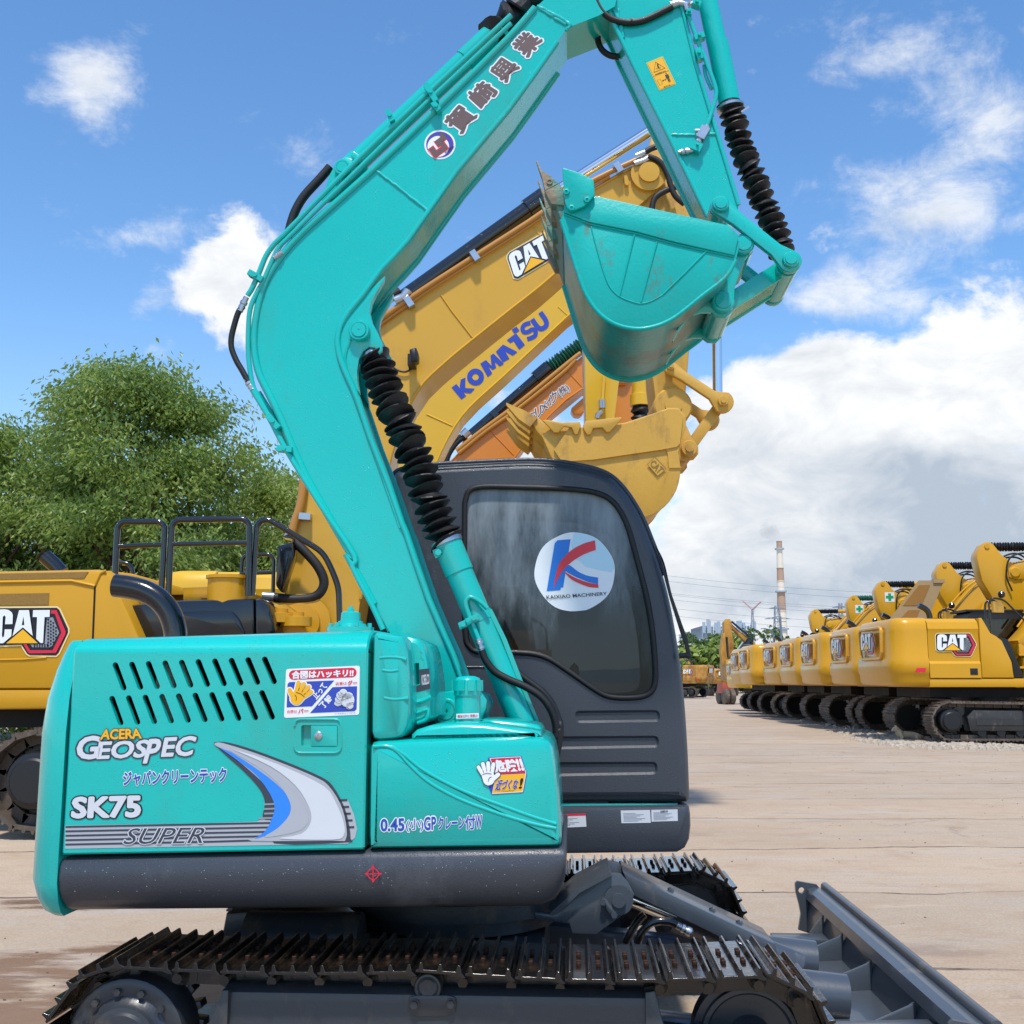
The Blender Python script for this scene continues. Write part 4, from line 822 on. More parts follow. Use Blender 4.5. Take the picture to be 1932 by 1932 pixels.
mb.tube(smooth_path(U.tr3('Z3', [(510, 560), (545, 700), (600, 880), (640, 950), (690, 990), (760, 1018), (815, 1028), (880, 1010), (945, 972)], KY0-.001), 3), .0028, 6)
up(mb, 'weld_bead', 'teal_weathered', bucket, smooth=60)
top = U.tr('Z3', [(345, 440), (540, 384), (1345, 562), (1400, 622), (1372, 742), (1210, 706), (1000, 658), (780, 598), (500, 542), (348, 482)], KY0)
mb = MB(); mb.prism(top, KY0-.010, KY0, .003); up(mb, 'wear_plate', 'teal_weathered', bucket, smooth=30)
mb = MB(); cut = U.tr('Z3', round_poly([(335, 212), (430, 240), (525, 285), (532, 378), (470, 445), (390, 478), (372, 470), (352, 420)], 14), KY0-.02); mb.prism(cut, KY0-.030, KY0-.011, .003)
for p in ((360, 355), (485, 403), (392, 452)): c = U.h3('Z3', *p, KY0-.03); mb.lathe(c, (0, -1, 0), [(0, .013), (.008, .013), (.009, .009), (.010, .006), (.006, .005), (.006, 0)], 6)
up(mb, 'side_cutter', 'teal_weathered', bucket, smooth=30)
lipo = U.tr('Z3', [(262, 330), (318, 318), (340, 335), (358, 488), (332, 524), (322, 500)], KY0); mb = MB(); mb.prism(lipo, KY0+.004, KY1-.004, .003); up(mb, 'cutting_lip', 'worn_steel', bucket, smooth=30)
for k, y in enumerate((-.495, -.32, -.145, .03, .205)):
    mb = MB(); tip = U.hit('Z3', 180, 153, KY0); b0, b1, b2, b3 = [U.hit('Z3', *p, KY0) for p in ((232, 345), (312, 302), (214, 262), (255, 248))]
    mid0, mid1 = U.hit('Z3', 194, 205, KY0), U.hit('Z3', 212, 222, KY0)
    rg = [[(b0[0], y-.026, b0[1]), (b0[0], y+.026, b0[1]), (b1[0], y+.026, b1[1]), (b1[0], y-.026, b1[1])], [(b2[0], y-.022, b2[1]), (b2[0], y+.022, b2[1]), (b3[0], y+.022, b3[1]), (b3[0], y-.022, b3[1])],
          [(mid0[0], y-.018, mid0[1]), (mid0[0], y+.018, mid0[1]), (mid1[0], y+.018, mid1[1]), (mid1[0], y-.018, mid1[1])], [(tip[0]-.002, y-.010, tip[1]), (tip[0]-.002, y+.010, tip[1]), (tip[0]+.002, y+.010, tip[1]), (tip[0]+.002, y-.010, tip[1])]]
    mb.loft(rg)
    ad = [U.hit('Z3', *p, KY0) for p in ((228, 352), (318, 306), (345, 350), (352, 440), (268, 430))]; mb.prism(ad, y-.032, y+.032, .004)
    c = U.hit('Z3', 259, 293, KY0); mb.lathe((c[0], y-.024, c[1]), (0, -1, 0), [(0, .012), (.006, .012), (.006, .007), (.003, .007), (.003, 0)], 14)
    up(mb, 'tooth', 'worn_steel', bucket, smooth=30)
# ears with the two pin bosses
EY0, EY1 = -.30, .06
ear = [(1318, 880), (1372, 772), (1395, 690), (1372, 640), (1400, 615), (1445, 620), (1478, 660), (1476, 715), (1440, 760), (1405, 850), (1378, 930), (1374, 1010), (1360, 1080), (1325, 1112), (1270, 1108), (1235, 1080), (1175, 1080), (1115, 1100), (1070, 1150), (1030, 1205), (1005, 1255), (1060, 1110)]
mb = MB(); eo = U.tr('Z3', ear, EY0); mb.prism(eo, EY0, EY0+.022, .004); mb.prism(eo, EY1-.022, EY1, .004)
p2 = U.hit('Z3', 1302, 1028, EY0); p1 = U.hit('Z3', 1425, 682, EY0)
mb.lathe((p2[0], EY0+.02, p2[1]), (0, 1, 0), [(0, .050), (EY1-EY0-.04, .050)], 28); mb.lathe((p1[0], EY0+.02, p1[1]), (0, 1, 0), [(0, .046), (EY1-EY0-.04, .046)], 28)
for c, r in ((p2, .046), (p1, .044)): pins(mb, c, EY0-.03, EY0+.01, r)
up(mb, 'bucket_ear', 'teal_paint', bucket, smooth=35)
# linkage
LK0 = -.345
g1, g2 = U.hit('Z3', 1290, 432, LK0), U.hit('Z3', 1712, 768, LK0); pxm = abs(U.hit('Z3', 1390, 432, LK0)[0]-g1[0])/100
def link_plate(a, b, ra, rb, w):
    A, B = Vector(a), Vector(b); d = (B-A).normalized(); n_ = Vector((-d.y, d.x)); L_ = (B-A).length; o = []
    for t in [math.pi*.5+math.pi*j/10 for j in range(11)]: o.append(A+d*(ra*math.cos(t))+n_*(ra*math.sin(t)))
    o += [A+d*L_*.25-n_*w, B-d*L_*.2-n_*w]
    for t in [-math.pi*.5+math.pi*j/10 for j in range(11)]: o.append(B+d*(rb*math.cos(t))+n_*(rb*math.sin(t)))
    o += [B-d*L_*.2+n_*w, A+d*L_*.25+n_*w]
    return [tuple(p) for p in o]
mb = MB(); lo = link_plate(g1, g2, 60*pxm, 72*pxm, 44*pxm)
for y in (LK0, .045): mb.prism(lo, y, y+.032, .005)
up(mb, 'side_link', 'teal_paint', smooth=35)
mb = MB(); pins(mb, g1, LK0-.018, LK0+.30, 52*pxm); pins(mb, g2, LK0-.018, .09, 50*pxm); mb.lathe((g2[0], -.29, g2[1]), (0, 1, 0), [(0, 68*pxm), (.32, 68*pxm)], 24); mb.lathe((g1[0], -.31, g1[1]), (0, 1, 0), [(0, 62*pxm), (.10, 62*pxm)], 24); up(mb, 'link_pin', 'teal_paint', smooth=35)
mb = MB(); h1_, h2_ = U.hit('Z3', 1690, 800, -.25), p2; d_ = (Vector(h2_)-Vector(h1_)).normalized(); n_ = Vector((-d_.y, d_.x))*52*pxm
mb.prism([tuple(Vector(h1_)+n_), tuple(Vector(h1_)-n_), tuple(Vector(h2_)-n_), tuple(Vector(h2_)+n_)], -.255, -.235, .003); mb.prism([tuple(Vector(h1_)+n_), tuple(Vector(h1_)-n_), tuple(Vector(h2_)-n_), tuple(Vector(h2_)+n_)], -.03, -.01, .003)
n2_ = n_*.8; mb.prism([tuple(Vector(h1_)+n2_), tuple(Vector(h1_)+n2_*.5), tuple(Vector(h2_)+n2_*.5), tuple(Vector(h2_)+n2_)], -.235, -.03)
mb.lathe((p2[0], -.258, p2[1]), (0, 1, 0), [(0, 60*pxm), (.25, 60*pxm)], 24); up(mb, 'bucket_link', 'teal_paint', smooth=35)
# ---- cab
CY0, CY1 = .12, 1.08
cab_o = U.tr('A2', [(338, 268), (350, 225), (385, 200), (480, 182), (700, 168), (1000, 156), (1150, 163), (1250, 180), (1340, 202), (1410, 236), (1470, 296), (1522, 372), (1562, 446), (1602, 545), (1640, 648), (1692, 840), (1736, 1085), (1762, 1300), (1780, 1560), (1788, 1760), (1788, 1800), (1776, 1816), (1500, 1817), (1170, 1819), (700, 1822), (352, 1824), (342, 1810), (338, 1400), (337, 800)], CY0)
win = U.tr('A2', [(698, 420), (704, 350), (724, 308), (790, 290), (960, 292), (1150, 298), (1290, 310), (1370, 332), (1420, 368), (1460, 425), (1492, 500), (1534, 650), (1580, 830), (1606, 990), (1618, 1130), (1620, 1225), (1602, 1278), (1560, 1303), (1500, 1310), (1430, 1309), (1372, 1296), (1300, 1252), (1200, 1182), (1110, 1124), (1040, 1100), (960, 1092), (860, 1090), (760, 1088), (722, 1062), (702, 1010), (697, 800)], CY0)
winS = [tuple(p) for p in smooth_path(win, 4, True)]
cabS = [tuple(p) for p in smooth_path(cab_o[:20], 3)]+cab_o[20:]
grv = [U.tr('A2', [tuple(p) for p in round_poly(q, 30, 5)], CY0) for q in ([(1228, 1372), (1640, 1368), (1645, 1426), (1232, 1432)], [(1080, 1496), (1636, 1492), (1640, 1550), (1080, 1560)], [(1080, 1620), (1630, 1618), (1632, 1680), (1080, 1690)])]
mb = MB(); face = inset(cabS, .045)
mb.flat(face, [winS]+grv, lambda x, z: (x, CY0, z))
for h in grv:
    hi = inset(h, .010); mb.loft([[(p[0], CY0, p[1]) for p in h], [(p[0], CY0+.010, p[1]) for p in hi]], caps=False); mb.flat(hi, [], lambda x, z: (x, CY0+.010, z))
ringsd = [(.045, 0), (.030, .004), (.017, .013), (.007, .026), (0, .045)]
mb.loft([[(p[0], CY0+dy, p[1]) for p in inset(cabS, d)] if d else [(p[0], CY0+dy, p[1]) for p in cabS] for d, dy in ringsd], caps=False)
mb.loft([[(p[0], CY0, p[1]) for p in winS], [(p[0], CY0+.04, p[1]) for p in winS]], caps=False)
mb.flat(face, [winS], lambda x, z: (x, CY1, z)); mb.loft([[(p[0], CY1-dy, p[1]) for p in inset(cabS, d)] if d else [(p[0], CY1-dy, p[1]) for p in cabS] for d, dy in ringsd], caps=False)
n = len(cabS); zf = U.hit('A2', 1540, 420, CY0)[1]; zg = U.hit('A2', 1745, 1180, CY0)[1]; rx = U.hit('A2', 1300, 300, CY0)[0]; lx = U.hit('A2', 345, 400, CY0)[0]
rz0, rz1 = U.hit('A2', 340, 900, CY0)[1], U.hit('A2', 340, 330, CY0)[1]
for i in range(n):
    a, b = cabS[i], cabS[(i+1) % n]; zm = (a[1]+b[1])/2; xm = (a[0]+b[0])/2
    def strip(y0, y1): mb.quad((a[0], y0, a[1]), (b[0], y0, b[1]), (b[0], y1, b[1]), (a[0], y1, a[1]))
    if (xm > rx and zg < zm < zf) or (xm < lx and rz0 < zm < rz1): strip(CY0+.045, CY0+.10); strip(CY1-.10, CY1-.045)
    else: strip(CY0+.045, CY1-.045)
cab = up(mb, 'cab', 'charcoal', smooth=32, wn=True)
mb = MB(); front = [p for p in cabS if p[0] > rx and zg-.05 < p[1] < zf+.04]; mb.loft([[(p[0]-.012, CY0+.06, p[1]) for p in front], [(p[0]-.012, CY1-.06, p[1]) for p in front]], close=False, caps=False); up(mb, 'windshield', 'dark_glass', cab)
mb = MB(); mb.quad((lx-.012+.02, CY0+.06, rz0-.02), (lx-.012+.02, CY1-.06, rz0-.02), (lx+.008, CY1-.06, rz1+.02), (lx+.008, CY0+.06, rz1+.02)); up(mb, 'rear_window', 'dark_glass', cab)
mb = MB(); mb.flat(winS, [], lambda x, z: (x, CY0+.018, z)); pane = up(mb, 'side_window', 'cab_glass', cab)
mb = MB(); mb.flat(winS, [], lambda x, z: (x, CY1-.018, z)); up(mb, 'door_window', 'dark_glass', cab)
mb = MB(); L_ = winS+[winS[0]]; mb.tube([(p[0], CY0+.002, p[1]) for p in L_], .0125, 10); mb.tube([(p[0], CY1-.002, p[1]) for p in L_], .0125, 8); up(mb, 'window_seal', 'black_rubber', cab, smooth=60)
mb = MB()
for pts in ([(420, 1155), (560, 1158), (700, 1160), (800, 1160)],): mb.tube(U.tr3('A2', pts, CY0), .005, 6)
mb.tube(smooth_path(U.tr3('A2', [(500, 196), (760, 182), (1000, 172), (1200, 186), (1330, 212), (1400, 246)], CY0-.001), 4), .004, 6)
mb.tube([(p[0], CY0+.05, p[1]) for p in inset(cabS[2:44], -.006)], .010, 8)
up(mb, 'roof_gutter', 'charcoal', cab, smooth=60)
mb = MB(); sx = U.hit('A2', 1180, 1100, .6)[0]; mb.box(lx+.05, .62, CY0+.06, CY1-.06, .88, .91)
mb.box(sx-.32, sx+.16, .36, .86, 1.02, 1.16, .05); mb.box(sx-.42, sx-.28, .38, .84, 1.1, 1.66, .05); mb.box(sx-.40, sx-.31, .50, .72, 1.68, 1.86, .04); mb.box(sx-.2, sx-.02, .28, .36, 1.16, 1.30, .02); mb.box(sx-.2, .0+sx-.02, .86, .94, 1.16, 1.30, .02)
mb.box(lx+.05, lx+.5, CY0+.06, CY1-.06, .9, 1.12, .02)
up(mb, 'seat', 'black_metal', cab)
mb = MB(); mb.box(.60, .70, CY0+.45, CY0+.75, .92, 1.30, .02); mb.cyl((.55, .5, .9), (.48, .5, 1.45), .012, 8); mb.cyl((.55, .72, .9), (.48, .72, 1.45), .012, 8); mb.lathe((.48, .5, 1.42), (0, 0, 1), [(0, .01), (.03, .024), (.08, .02), (.1, 0)], 12)
up(mb, 'control_console', 'black_metal', cab)
# wiper beside the windshield
mb = MB(); wy = CY0-.01
mb.prism(U.tr('A2', [(1634, 615), (1642, 618), (1700, 812), (1748, 950), (1776, 1025), (1790, 1090), (1795, 1122), (1776, 1124), (1760, 1050), (1738, 985), (1690, 830)], wy), wy, wy+.014, .002)
mb.tube(U.tr3('A2', [(1735, 1108), (1765, 1104), (1785, 1108)], wy+.01), .012, 10); mb.prism(U.tr('A2', [(1742, 960), (1778, 1028), (1770, 1050), (1752, 1010)], wy-.006), wy-.006, wy); up(mb, 'wiper', 'black_metal', cab)
mb = MB(); mb.tube(smooth_path(U.tr3('A2', [(1622, 580), (1660, 660), (1690, 790), (1730, 930)], wy+.02), 4), .004, 6); up(mb, 'wiper_blade', 'black_rubber', cab)
# round sticker on the side window
d = Dec(U, CY0+.018); d.base = .0025
cs = circ2((942, 895), 728, 64, 718); cs = [(x, min(y, 1600-(x-990)*.12 if x > 620 else 3000)) for x, y in cs]; cs = [(x+6*math.sin(y*.011), y+5*math.sin(x*.013)) for x, y in cs]
d.poly('D3', cs, 'ink_white', 0)
top_ = [(x*.985+14, y*.985+8) for x, y in cs if y < 900 and x > 620]; d.poly('D3', smooth_path([(1630, 900), (1400, 770), (1100, 700), (830, 560), (800, 400), (930, 205)], 4)[::-1] and [(930, 205)]+[p for p in sorted(top_, key=lambda p: p[0]) if p[0] > 940]+[(1610, 900), (1400, 860), (1150, 800), (950, 640), (880, 420)], 'ink_lightblue', 1)
d.poly('D3', [(580, 375), (632, 320), (868, 302), (735, 1172), (692, 1178), (684, 1222), (436, 1240)], 'ink_kblue', 2)
d.poly('D3', [tuple(p) for p in smooth_path([(745, 855), (830, 765), (1010, 890), (1170, 960), (1366, 996)], 5)]+[tuple(p) for p in smooth_path([(1366, 1115), (1200, 1080), (1000, 1000), (860, 930), (745, 855)], 5)], 'ink_kblue', 2.4)
d.poly('D3', [tuple(p) for p in smooth_path([(735, 872), (860, 950), (1000, 1020), (1200, 1090), (1368, 1118)], 5)]+[tuple(p) for p in smooth_path([(1375, 1182), (1200, 1165), (1000, 1090), (860, 1010), (735, 872)], 5)], 'ink_kred', 3)
d.poly('D3', [tuple(p) for p in smooth_path([(560, 1215), (580, 1050), (640, 800), (700, 690), (800, 575), (930, 470), (1120, 375), (1310, 322)], 5)]+[(1325, 495)]+[tuple(p) for p in smooth_path([(1310, 500), (1120, 570), (960, 660), (830, 760), (740, 850), (650, 990), (590, 1120), (560, 1215)], 5)], 'ink_kred', 4)
d.text('D3', [(425, 1322), (1520, 1255), (1525, 1315), (440, 1390)], 'KAIXIAO MACHINERY', 'ink_dark', 4, .010); d.build('round_sticker', cab)
# ---- skirt below the cab
SY = .10; c = U.hit('A4', 1250, 1000, SY)
so_ = U.tr('A4', [(900, 1004), (1890, 996), (1912, 1002), (1918, 1040), (1920, 1100), (1912, 1170), (1890, 1215), (1850, 1238), (900, 1250)], SY)
mb = MB(); mb.prism(so_, SY, 1.10, .022); up(mb, 'cab_skirt', 'charcoal', smooth=40)
mb = MB(); mb.prism(U.tr('A4', [(1180, 985), (1850, 984), (1850, 996), (1180, 1000)], SY+.04), SY+.04, 1.05); up(mb, 'cab_mount', 'teal_paint')
d = Dec(U, SY)
for q, red in (([(1556, 1020), (1708, 1017), (1712, 1084), (1560, 1086)], 0), ([(1714, 1017), (1850, 1014), (1852, 1074), (1716, 1078)], 0), ([(1180, 1042), (1374, 1035), (1379, 1104), (1180, 1112)], 1)):
    d.poly('A4', q, 'ink_pale', 0); Q = lambda u, v: tuple(bil(q, u, v))
    if red: d.poly('A4', [Q(0, 0), Q(1, 0), Q(1, .15), Q(0, .15)], 'ink_red', 1)
    for k in range(7): d.stroke('A4', [Q(.08, .24+k*.1), Q(.5+.4*((k*37) % 10)/10, .24+k*.1)], 2, 'ink_grey', 1)
d.text('A4', [(1762, 1020), (1800, 1019), (1800, 1028), (1762, 1029)], 'KOBELCO', 'ink_black', 2, .03); d.build('data_plate', ex, U.yaw)

# ---- lettering on the house and boom
d = Dec(U, NY)
sw = [tuple(p) for p in smooth_path([(1112, 672), (1135, 668), (1180, 678), (1320, 722), (1500, 790), (1640, 850), (1700, 890), (1760, 980), (1790, 1080), (1790, 1170), (1720, 1176), (1300, 1176), (1350, 1150), (1395, 1100), (1425, 1010), (1380, 900), (1290, 810), (1190, 730), (1112, 680)], 3)]
d.poly('A3', [(338, 1098), (1060, 1086), (1330, 1078), (1362, 1060), (1372, 985), (1400, 930), (1800, 965), (1832, 1040), (1848, 1115), (1838, 1160), (1800, 1192), (338, 1218)], 'ink_silver', 0)
d.poly('A3', [tuple(p) for p in smooth_path([(1108, 668), (1180, 668), (1330, 712), (1510, 780), (1660, 845), (1720, 890), (1775, 985), (1800, 1060), (1815, 1165), (1790, 1185), (1420, 1190), (1415, 1080), (1360, 1060), (1372, 980), (1345, 910), (1270, 825), (1170, 735), (1108, 675)], 3)], 'ink_dark', 1)
for k in range(5):
    a = 1104+k*22.8; t = .0; d.stroke('A3', [(340, a+1), (1100, a-14), (1405 if k < 4 else 1300, a-20)], 9.5, 'ink_dark', 1)
    if k < 5: d.stroke('A3', [(1752, 968+k*35), (1798+k*9, 966+k*35)], 11, 'ink_dark', 1)
for k in range(4): d.stroke('A3', [(1368-max(0, k-2)*30, 988+k*24), (1424, 986+k*24)], 9, 'ink_grey', 2)
d.poly('A3', sw, 'ink_silver', 2.4)
d.poly('A3', [tuple(p) for p in smooth_path([(1130, 690), (1230, 760), (1340, 850), (1420, 980), (1405, 1070), (1370, 1130), (1320, 1165), (1400, 1140), (1480, 1090), (1520, 1040), (1500, 960), (1430, 880), (1310, 790), (1200, 720)], 3)], 'ink_skyblue', 3)
d.poly('A3', [tuple(p) for p in smooth_path([(1170, 700), (1330, 790), (1440, 880), (1500, 970), (1500, 1040), (1440, 1110), (1370, 1155), (1440, 1150), (1560, 1120), (1600, 1060), (1570, 990), (1500, 900), (1400, 820), (1290, 745)], 3)], 'ink_silver', 3.5)
d.poly('A3', [tuple(p) for p in smooth_path([(1200, 700), (1400, 790), (1530, 890), (1600, 1000), (1610, 1080), (1560, 1140), (1450, 1165), (1720, 1170), (1780, 1150), (1780, 1080), (1740, 980), (1680, 895), (1500, 805), (1320, 735)], 3)], 'ink_pale', 4)
d.build('stripe_graphic', door, label='silver and blue swoosh with dark stripes')
def word(name, tag_, lst, fr, yl, parent, yaw=0):
    dd = Dec(fr, yl)
    for q, txt, fill, edge, lay, off, eoff, sh in lst:
        if edge: dd.outlined(tag_, q, txt, fill, edge, lay, off, eoff, sh)
        else: dd.text(tag_, q, txt, fill, lay, off, sh)
    return dd.build(name, parent, yaw)
word('lettering', 'A3', [([(405, 640), (522, 637), (518, 748), (403, 754)], 'G', 'ink_pale', 'ink_dark', 0, .030, .085, .12), ([(505, 668), (770, 656), (755, 742), (505, 752)], 'EOS', 'ink_pale', 'ink_dark', 0, .030, .085, .12),
     ([(765, 656), (835, 652), (815, 770), (745, 772)], 'P', 'ink_pale', 'ink_dark', 0, .030, .085, .12), ([(845, 646), (1015, 637), (1000, 733), (838, 740)], 'EC', 'ink_pale', 'ink_dark', 0, .030, .085, .12),
     ([(528, 602), (722, 597), (734, 646), (522, 652)], 'ACERA', 'ink_yellow', 'ink_dark', 3, .035, .09, .12)], U, NY, door)
word('lettering', 'A3', [([(640, 822), (1172, 800), (1172, 872), (640, 892)], 'ジャパンクリーンテック', 'ink_blue', 'ink_white', 0, .030, .085, 0)], U, NY, door)
word('lettering', 'A3', [([(378, 955), (722, 947), (724, 1050), (376, 1056)], 'SK75', 'ink_pale', 'ink_black', 0, .045, .09, .05)], U, NY, door)
word('lettering', 'A3', [([(650, 1112), (1062, 1106), (1052, 1188), (640, 1194)], 'SUPER', 'ink_dark', 'ink_pale', 3, .0, .035, .3)], U, NY, door)
# signal sticker
d = Dec(U, NY); q = [(128, 160), (1655, 88), (1640, 1105), (85, 1172)]
d.poly('C7', round_poly(q, 50), 'ink_white', 0); d.poly('C7', [tuple(p) for p in capsule2((285, 283), (1490, 230), 98)], 'ink_red', 1)
d.text('C7', [(255, 205), (1525, 165), (1515, 310), (255, 360)], '合図はハッキリ!!', 'ink_white', 2, .045)
d.poly('C7', [(160, 470), (200, 430), (1125, 395), (665, 930), (140, 952)], 'ink_navy', 1); d.poly('C7', [(1090, 535), (1598, 515), (1588, 985), (1545, 1030), (625, 1070)], 'ink_navy', 1)
d.text('C7', [(145, 1010), (355, 1000), (355, 1065), (145, 1075)], '合図は', 'ink_kred', 2, .01); d.text('C7', [(385, 985), (590, 975), (590, 1060), (385, 1072)], 'パー', 'ink_kred', 2, .03)
d.text('C7', [(1150, 430), (1385, 420), (1385, 485), (1150, 497)], '返事は', 'ink_kred', 2, .01); d.text('C7', [(1405, 400), (1598, 395), (1598, 490), (1405, 500)], 'グー', 'ink_kred', 2, .03)
d.text('C7', [(660, 690), (870, 430), (990, 520), (760, 790)], '止って', 'ink_white', 2, .03); d.text('C7', [(790, 900), (1000, 690), (1105, 770), (920, 985)], '了解', 'ink_white', 2, .03)
d.text('C7', [(1135, 1075), (1565, 1055), (1565, 1075), (1135, 1092)], '日本建設機械安全 対策本部', 'ink_black', 2, .0)
def TH(u, v):
    c, s_ = math.cos(R(25)), math.sin(R(25)); x, y = (1-u)-.5, v-.5; return (410+(x*c-y*s_)*520, 690+(x*s_+y*c)*520)
hand(d, 'C7', TH, 'ink_yellow', 'ink_white', 2.5, .045)
d.build('warning_sticker', door, label='hand-signal sticker with red heading')
d = Dec(U, NY)
fist = [[(1250, 1000-60), (1320, 790), (1500, 700), (1500, 840), (1530, 870), (1400, 995), (1300, 960)]]
for m, g, lay in (('ink_white', 14, 3), ('ink_pale', 0, 4.5)):
    for c, r, ry in (((1205, 870), 62, 46), ((1230, 785), 72, 55), ((1255, 700), 70, 62), ((1315, 645), 66, 60), ((1400, 800), 130, 140), ((1410, 715), 92, 66), ((1440, 920), 70, 60)):
        d.poly('C7', circ2(c, r+g, 20, ry+g), m, lay)
for p in ([(1200, 655), (1240, 700), (1310, 725)], [(1165, 735), (1230, 800), (1320, 805)], [(1150, 840), (1220, 870), (1290, 865)], [(1380, 660), (1310, 740), (1330, 790), (1430, 760)], [(1250, 920), (1310, 960), (1390, 950), (1440, 985)], [(1440, 870), (1530, 850)]): d.stroke('C7', smooth_path(p, 4), 9, 'ink_black', 7)
d.build('fist_sign', door)
# crease lines on the tank door and its writing
d = Dec(U, NY); T_ = 'A4'
word('lettering', T_, [([(316, 1066), (435, 1062), (435, 1124), (316, 1126)], '0.45', 'ink_blue', 'ink_white', 0, .036, .095, 0), ([(446, 1064), (535, 1060), (535, 1128), (446, 1132)], '(小)', 'ink_blue', 'ink_white', 0, .01, .075, 0),
     ([(540, 1056), (600, 1053), (600, 1118), (540, 1121)], 'GP', 'ink_blue', 'ink_white', 0, .03, .1, 0), ([(612, 1056), (748, 1050), (748, 1112), (612, 1117)], 'クレーン', 'ink_blue', 'ink_white', 0, .030, .085, 0), ([(752, 1048), (802, 1046), (802, 1116), (752, 1118)], '付', 'ink_blue', 'ink_white', 0, .022, .075, 0), ([(806, 1048), (838, 1046), (838, 1108), (806, 1110)], 'W', 'ink_blue', 'ink_white', 0, .03, .1, 0)], U, NY, tank)
d.poly(T_, [(872, 745), (1042, 738), (1072, 830), (1054, 926), (888, 938), (850, 842)], 'ink_navy', 0)
d.poly(T_, [(880, 750), (1036, 742), (1064, 824), (912, 832)], 'ink_red', 1); d.poly(T_, [(914, 836), (1066, 828), (1048, 922), (892, 932)], 'ink_yellow', 1)
d.stroke(T_, [(879, 750), (1037, 742), (1066, 826), (1049, 923), (891, 933), (913, 834), (879, 750)], 3.5, 'ink_white', 1.5)
d.text(T_, [(898, 762), (1012, 756), (1024, 814), (912, 820)], '危険', 'ink_white', 2, .05); d.text(T_, [(1014, 756), (1040, 755), (1054, 810), (1030, 812)], '!!', 'ink_white', 2, .05)
d.outlined(T_, [(918, 862), (1030, 856), (1020, 908), (906, 914)], '近づくな', 'ink_purple', 'ink_white', 2, .03, .06, .1); d.text(T_, [(1040, 854), (1052, 854), (1042, 905), (1030, 906)], '!', 'ink_black', 2, .02); d.text(T_, [(940, 918), (1004, 915), (1004, 920), (940, 923)], '日本建設機械工業会', 'ink_black', 2, 0)
hand(d, T_, lambda u, v: (806+u*125, 770+v*128), 'ink_white', 'ink_dark', 4, .025)
d.build('warning_sticker', tank, label='danger sticker with a white hand')
# company name up the boom
d = Dec(U, BY0)
for ch, q in (('賀', [(255, 1100), (410, 930), (605, 1050), (440, 1240)]), ('崎', [(465, 860), (620, 715), (795, 820), (640, 1020)]), ('興', [(670, 650), (800, 500), (990, 610), (845, 770)]), ('業', [(865, 420), (1010, 265), (1195, 365), (1045, 545)])):
    d.outlined('C5', [tuple(bil(q, u, v)) for u, v in ((.06, .05), (.94, .05), (.94, .93), (.06, .93))], ch, 'ink_brown', 'ink_white', 0, .040, .10)
d.build('lettering', boom)
d = Dec(U, BY0); cc = (241, 1311); rot = lambda x, y, a=-36: (cc[0]+x*math.cos(R(a))-y*math.sin(R(a)), cc[1]+x*math.sin(R(a))+y*math.cos(R(a)))
d.poly('C5', circ2(cc, 141, 48, 133), 'ink_white', 0); d.poly('C5', circ2(cc, 124, 48, 117), 'ink_purple', 1); d.poly('C5', circ2(rot(-22, 6), 98, 40, 95), 'ink_white', 2)
S1 = [(-105, 20), (-105, -10), (-60, -10), (-60, 35), (-20, 35), (-20, 5), (-20, -25), (-50, -25), (-50, -52), (60, -52), (60, -20), (95, -20), (95, 10), (30, 10), (30, 62), (-80, 62), (-105, 62)]
S1 = [(-105, -20), (-62, -20), (-62, 30), (2, 30), (2, 8), (-22, 8), (-22, -50), (45, -50), (45, -75), (85, -75), (85, -8), (14, -8), (14, -4), (40, -4), (40, 70), (-105, 70)]
d.poly('C5', [rot(*p) for p in inset(S1, -9)], 'ink_kred', 3); d.poly('C5', [rot(*p) for p in S1], 'ink_brown', 4)
d.text('C5', [rot(-10, 78), rot(95, 78), rot(95, 100), rot(-10, 100)], '賀崎興業', 'ink_black', 4, .0)
d.build('emblem', boom)

# ================================================================ undercarriage
TW0, TW1 = -1.16, -.71
scx = T.hit('P', 224, 1984, TW0)[0]; icx = T.hit('P', 1432, 1982, TW0)[0]
ztop_ = T.hit('B3', 0, 884, TW0)[1]; zc = (T.hit('P', 224, 1984, TW0)[1]+T.hit('P', 1432, 1984, TW0)[1])/2
RP = ztop_-zc                                        # radius to the shoe plates
ztr = T.hit('B3', 1900, 925, TW0)[1]
def loop_pts():
    P = []
    N_ = 60
    for j in range(N_+1):                              # sprocket top to idler top, hanging between the rollers
        t = j/N_; x = scx+(icx-scx)*t; z = zc+RP-.010*math.sin(math.pi*min(1, t/.5))-.018*math.sin(math.pi*max(0, (t-.5)/.5))
        P.append((x, z))
    for j in range(1, 25): a = math.pi/2-math.pi*j/25; P.append((icx+RP*math.cos(a), zc+RP*math.sin(a)))
    for j in range(N_+1): t = j/N_; P.append((icx+(scx-icx)*t, zc-RP))
    for j in range(1, 25): a = -math.pi/2-math.pi*j/25; P.append((scx+RP*math.cos(a), zc+RP*math.sin(a)))
    return P
LP = loop_pts(); acc = [0]
for i in range(1, len(LP)+1): a, b = LP[i-1], LP[i % len(LP)]; acc.append(acc[-1]+math.hypot(b[0]-a[0], b[1]-a[1]))
def at_len(s):
    s %= acc[-1]; lo = 0
    import bisect
    i = max(0, min(len(LP)-1, bisect.bisect_right(acc, s)-1)); a, b = LP[i], LP[(i+1) % len(LP)]; t = (s-acc[i])/max(1e-9, acc[i+1]-acc[i])
    return (a[0]+(b[0]-a[0])*t, a[1]+(b[1]-a[1])*t), math.atan2(b[1]-a[1], b[0]-a[0])
NSH = round(acc[-1]/.152); PT = acc[-1]/NSH
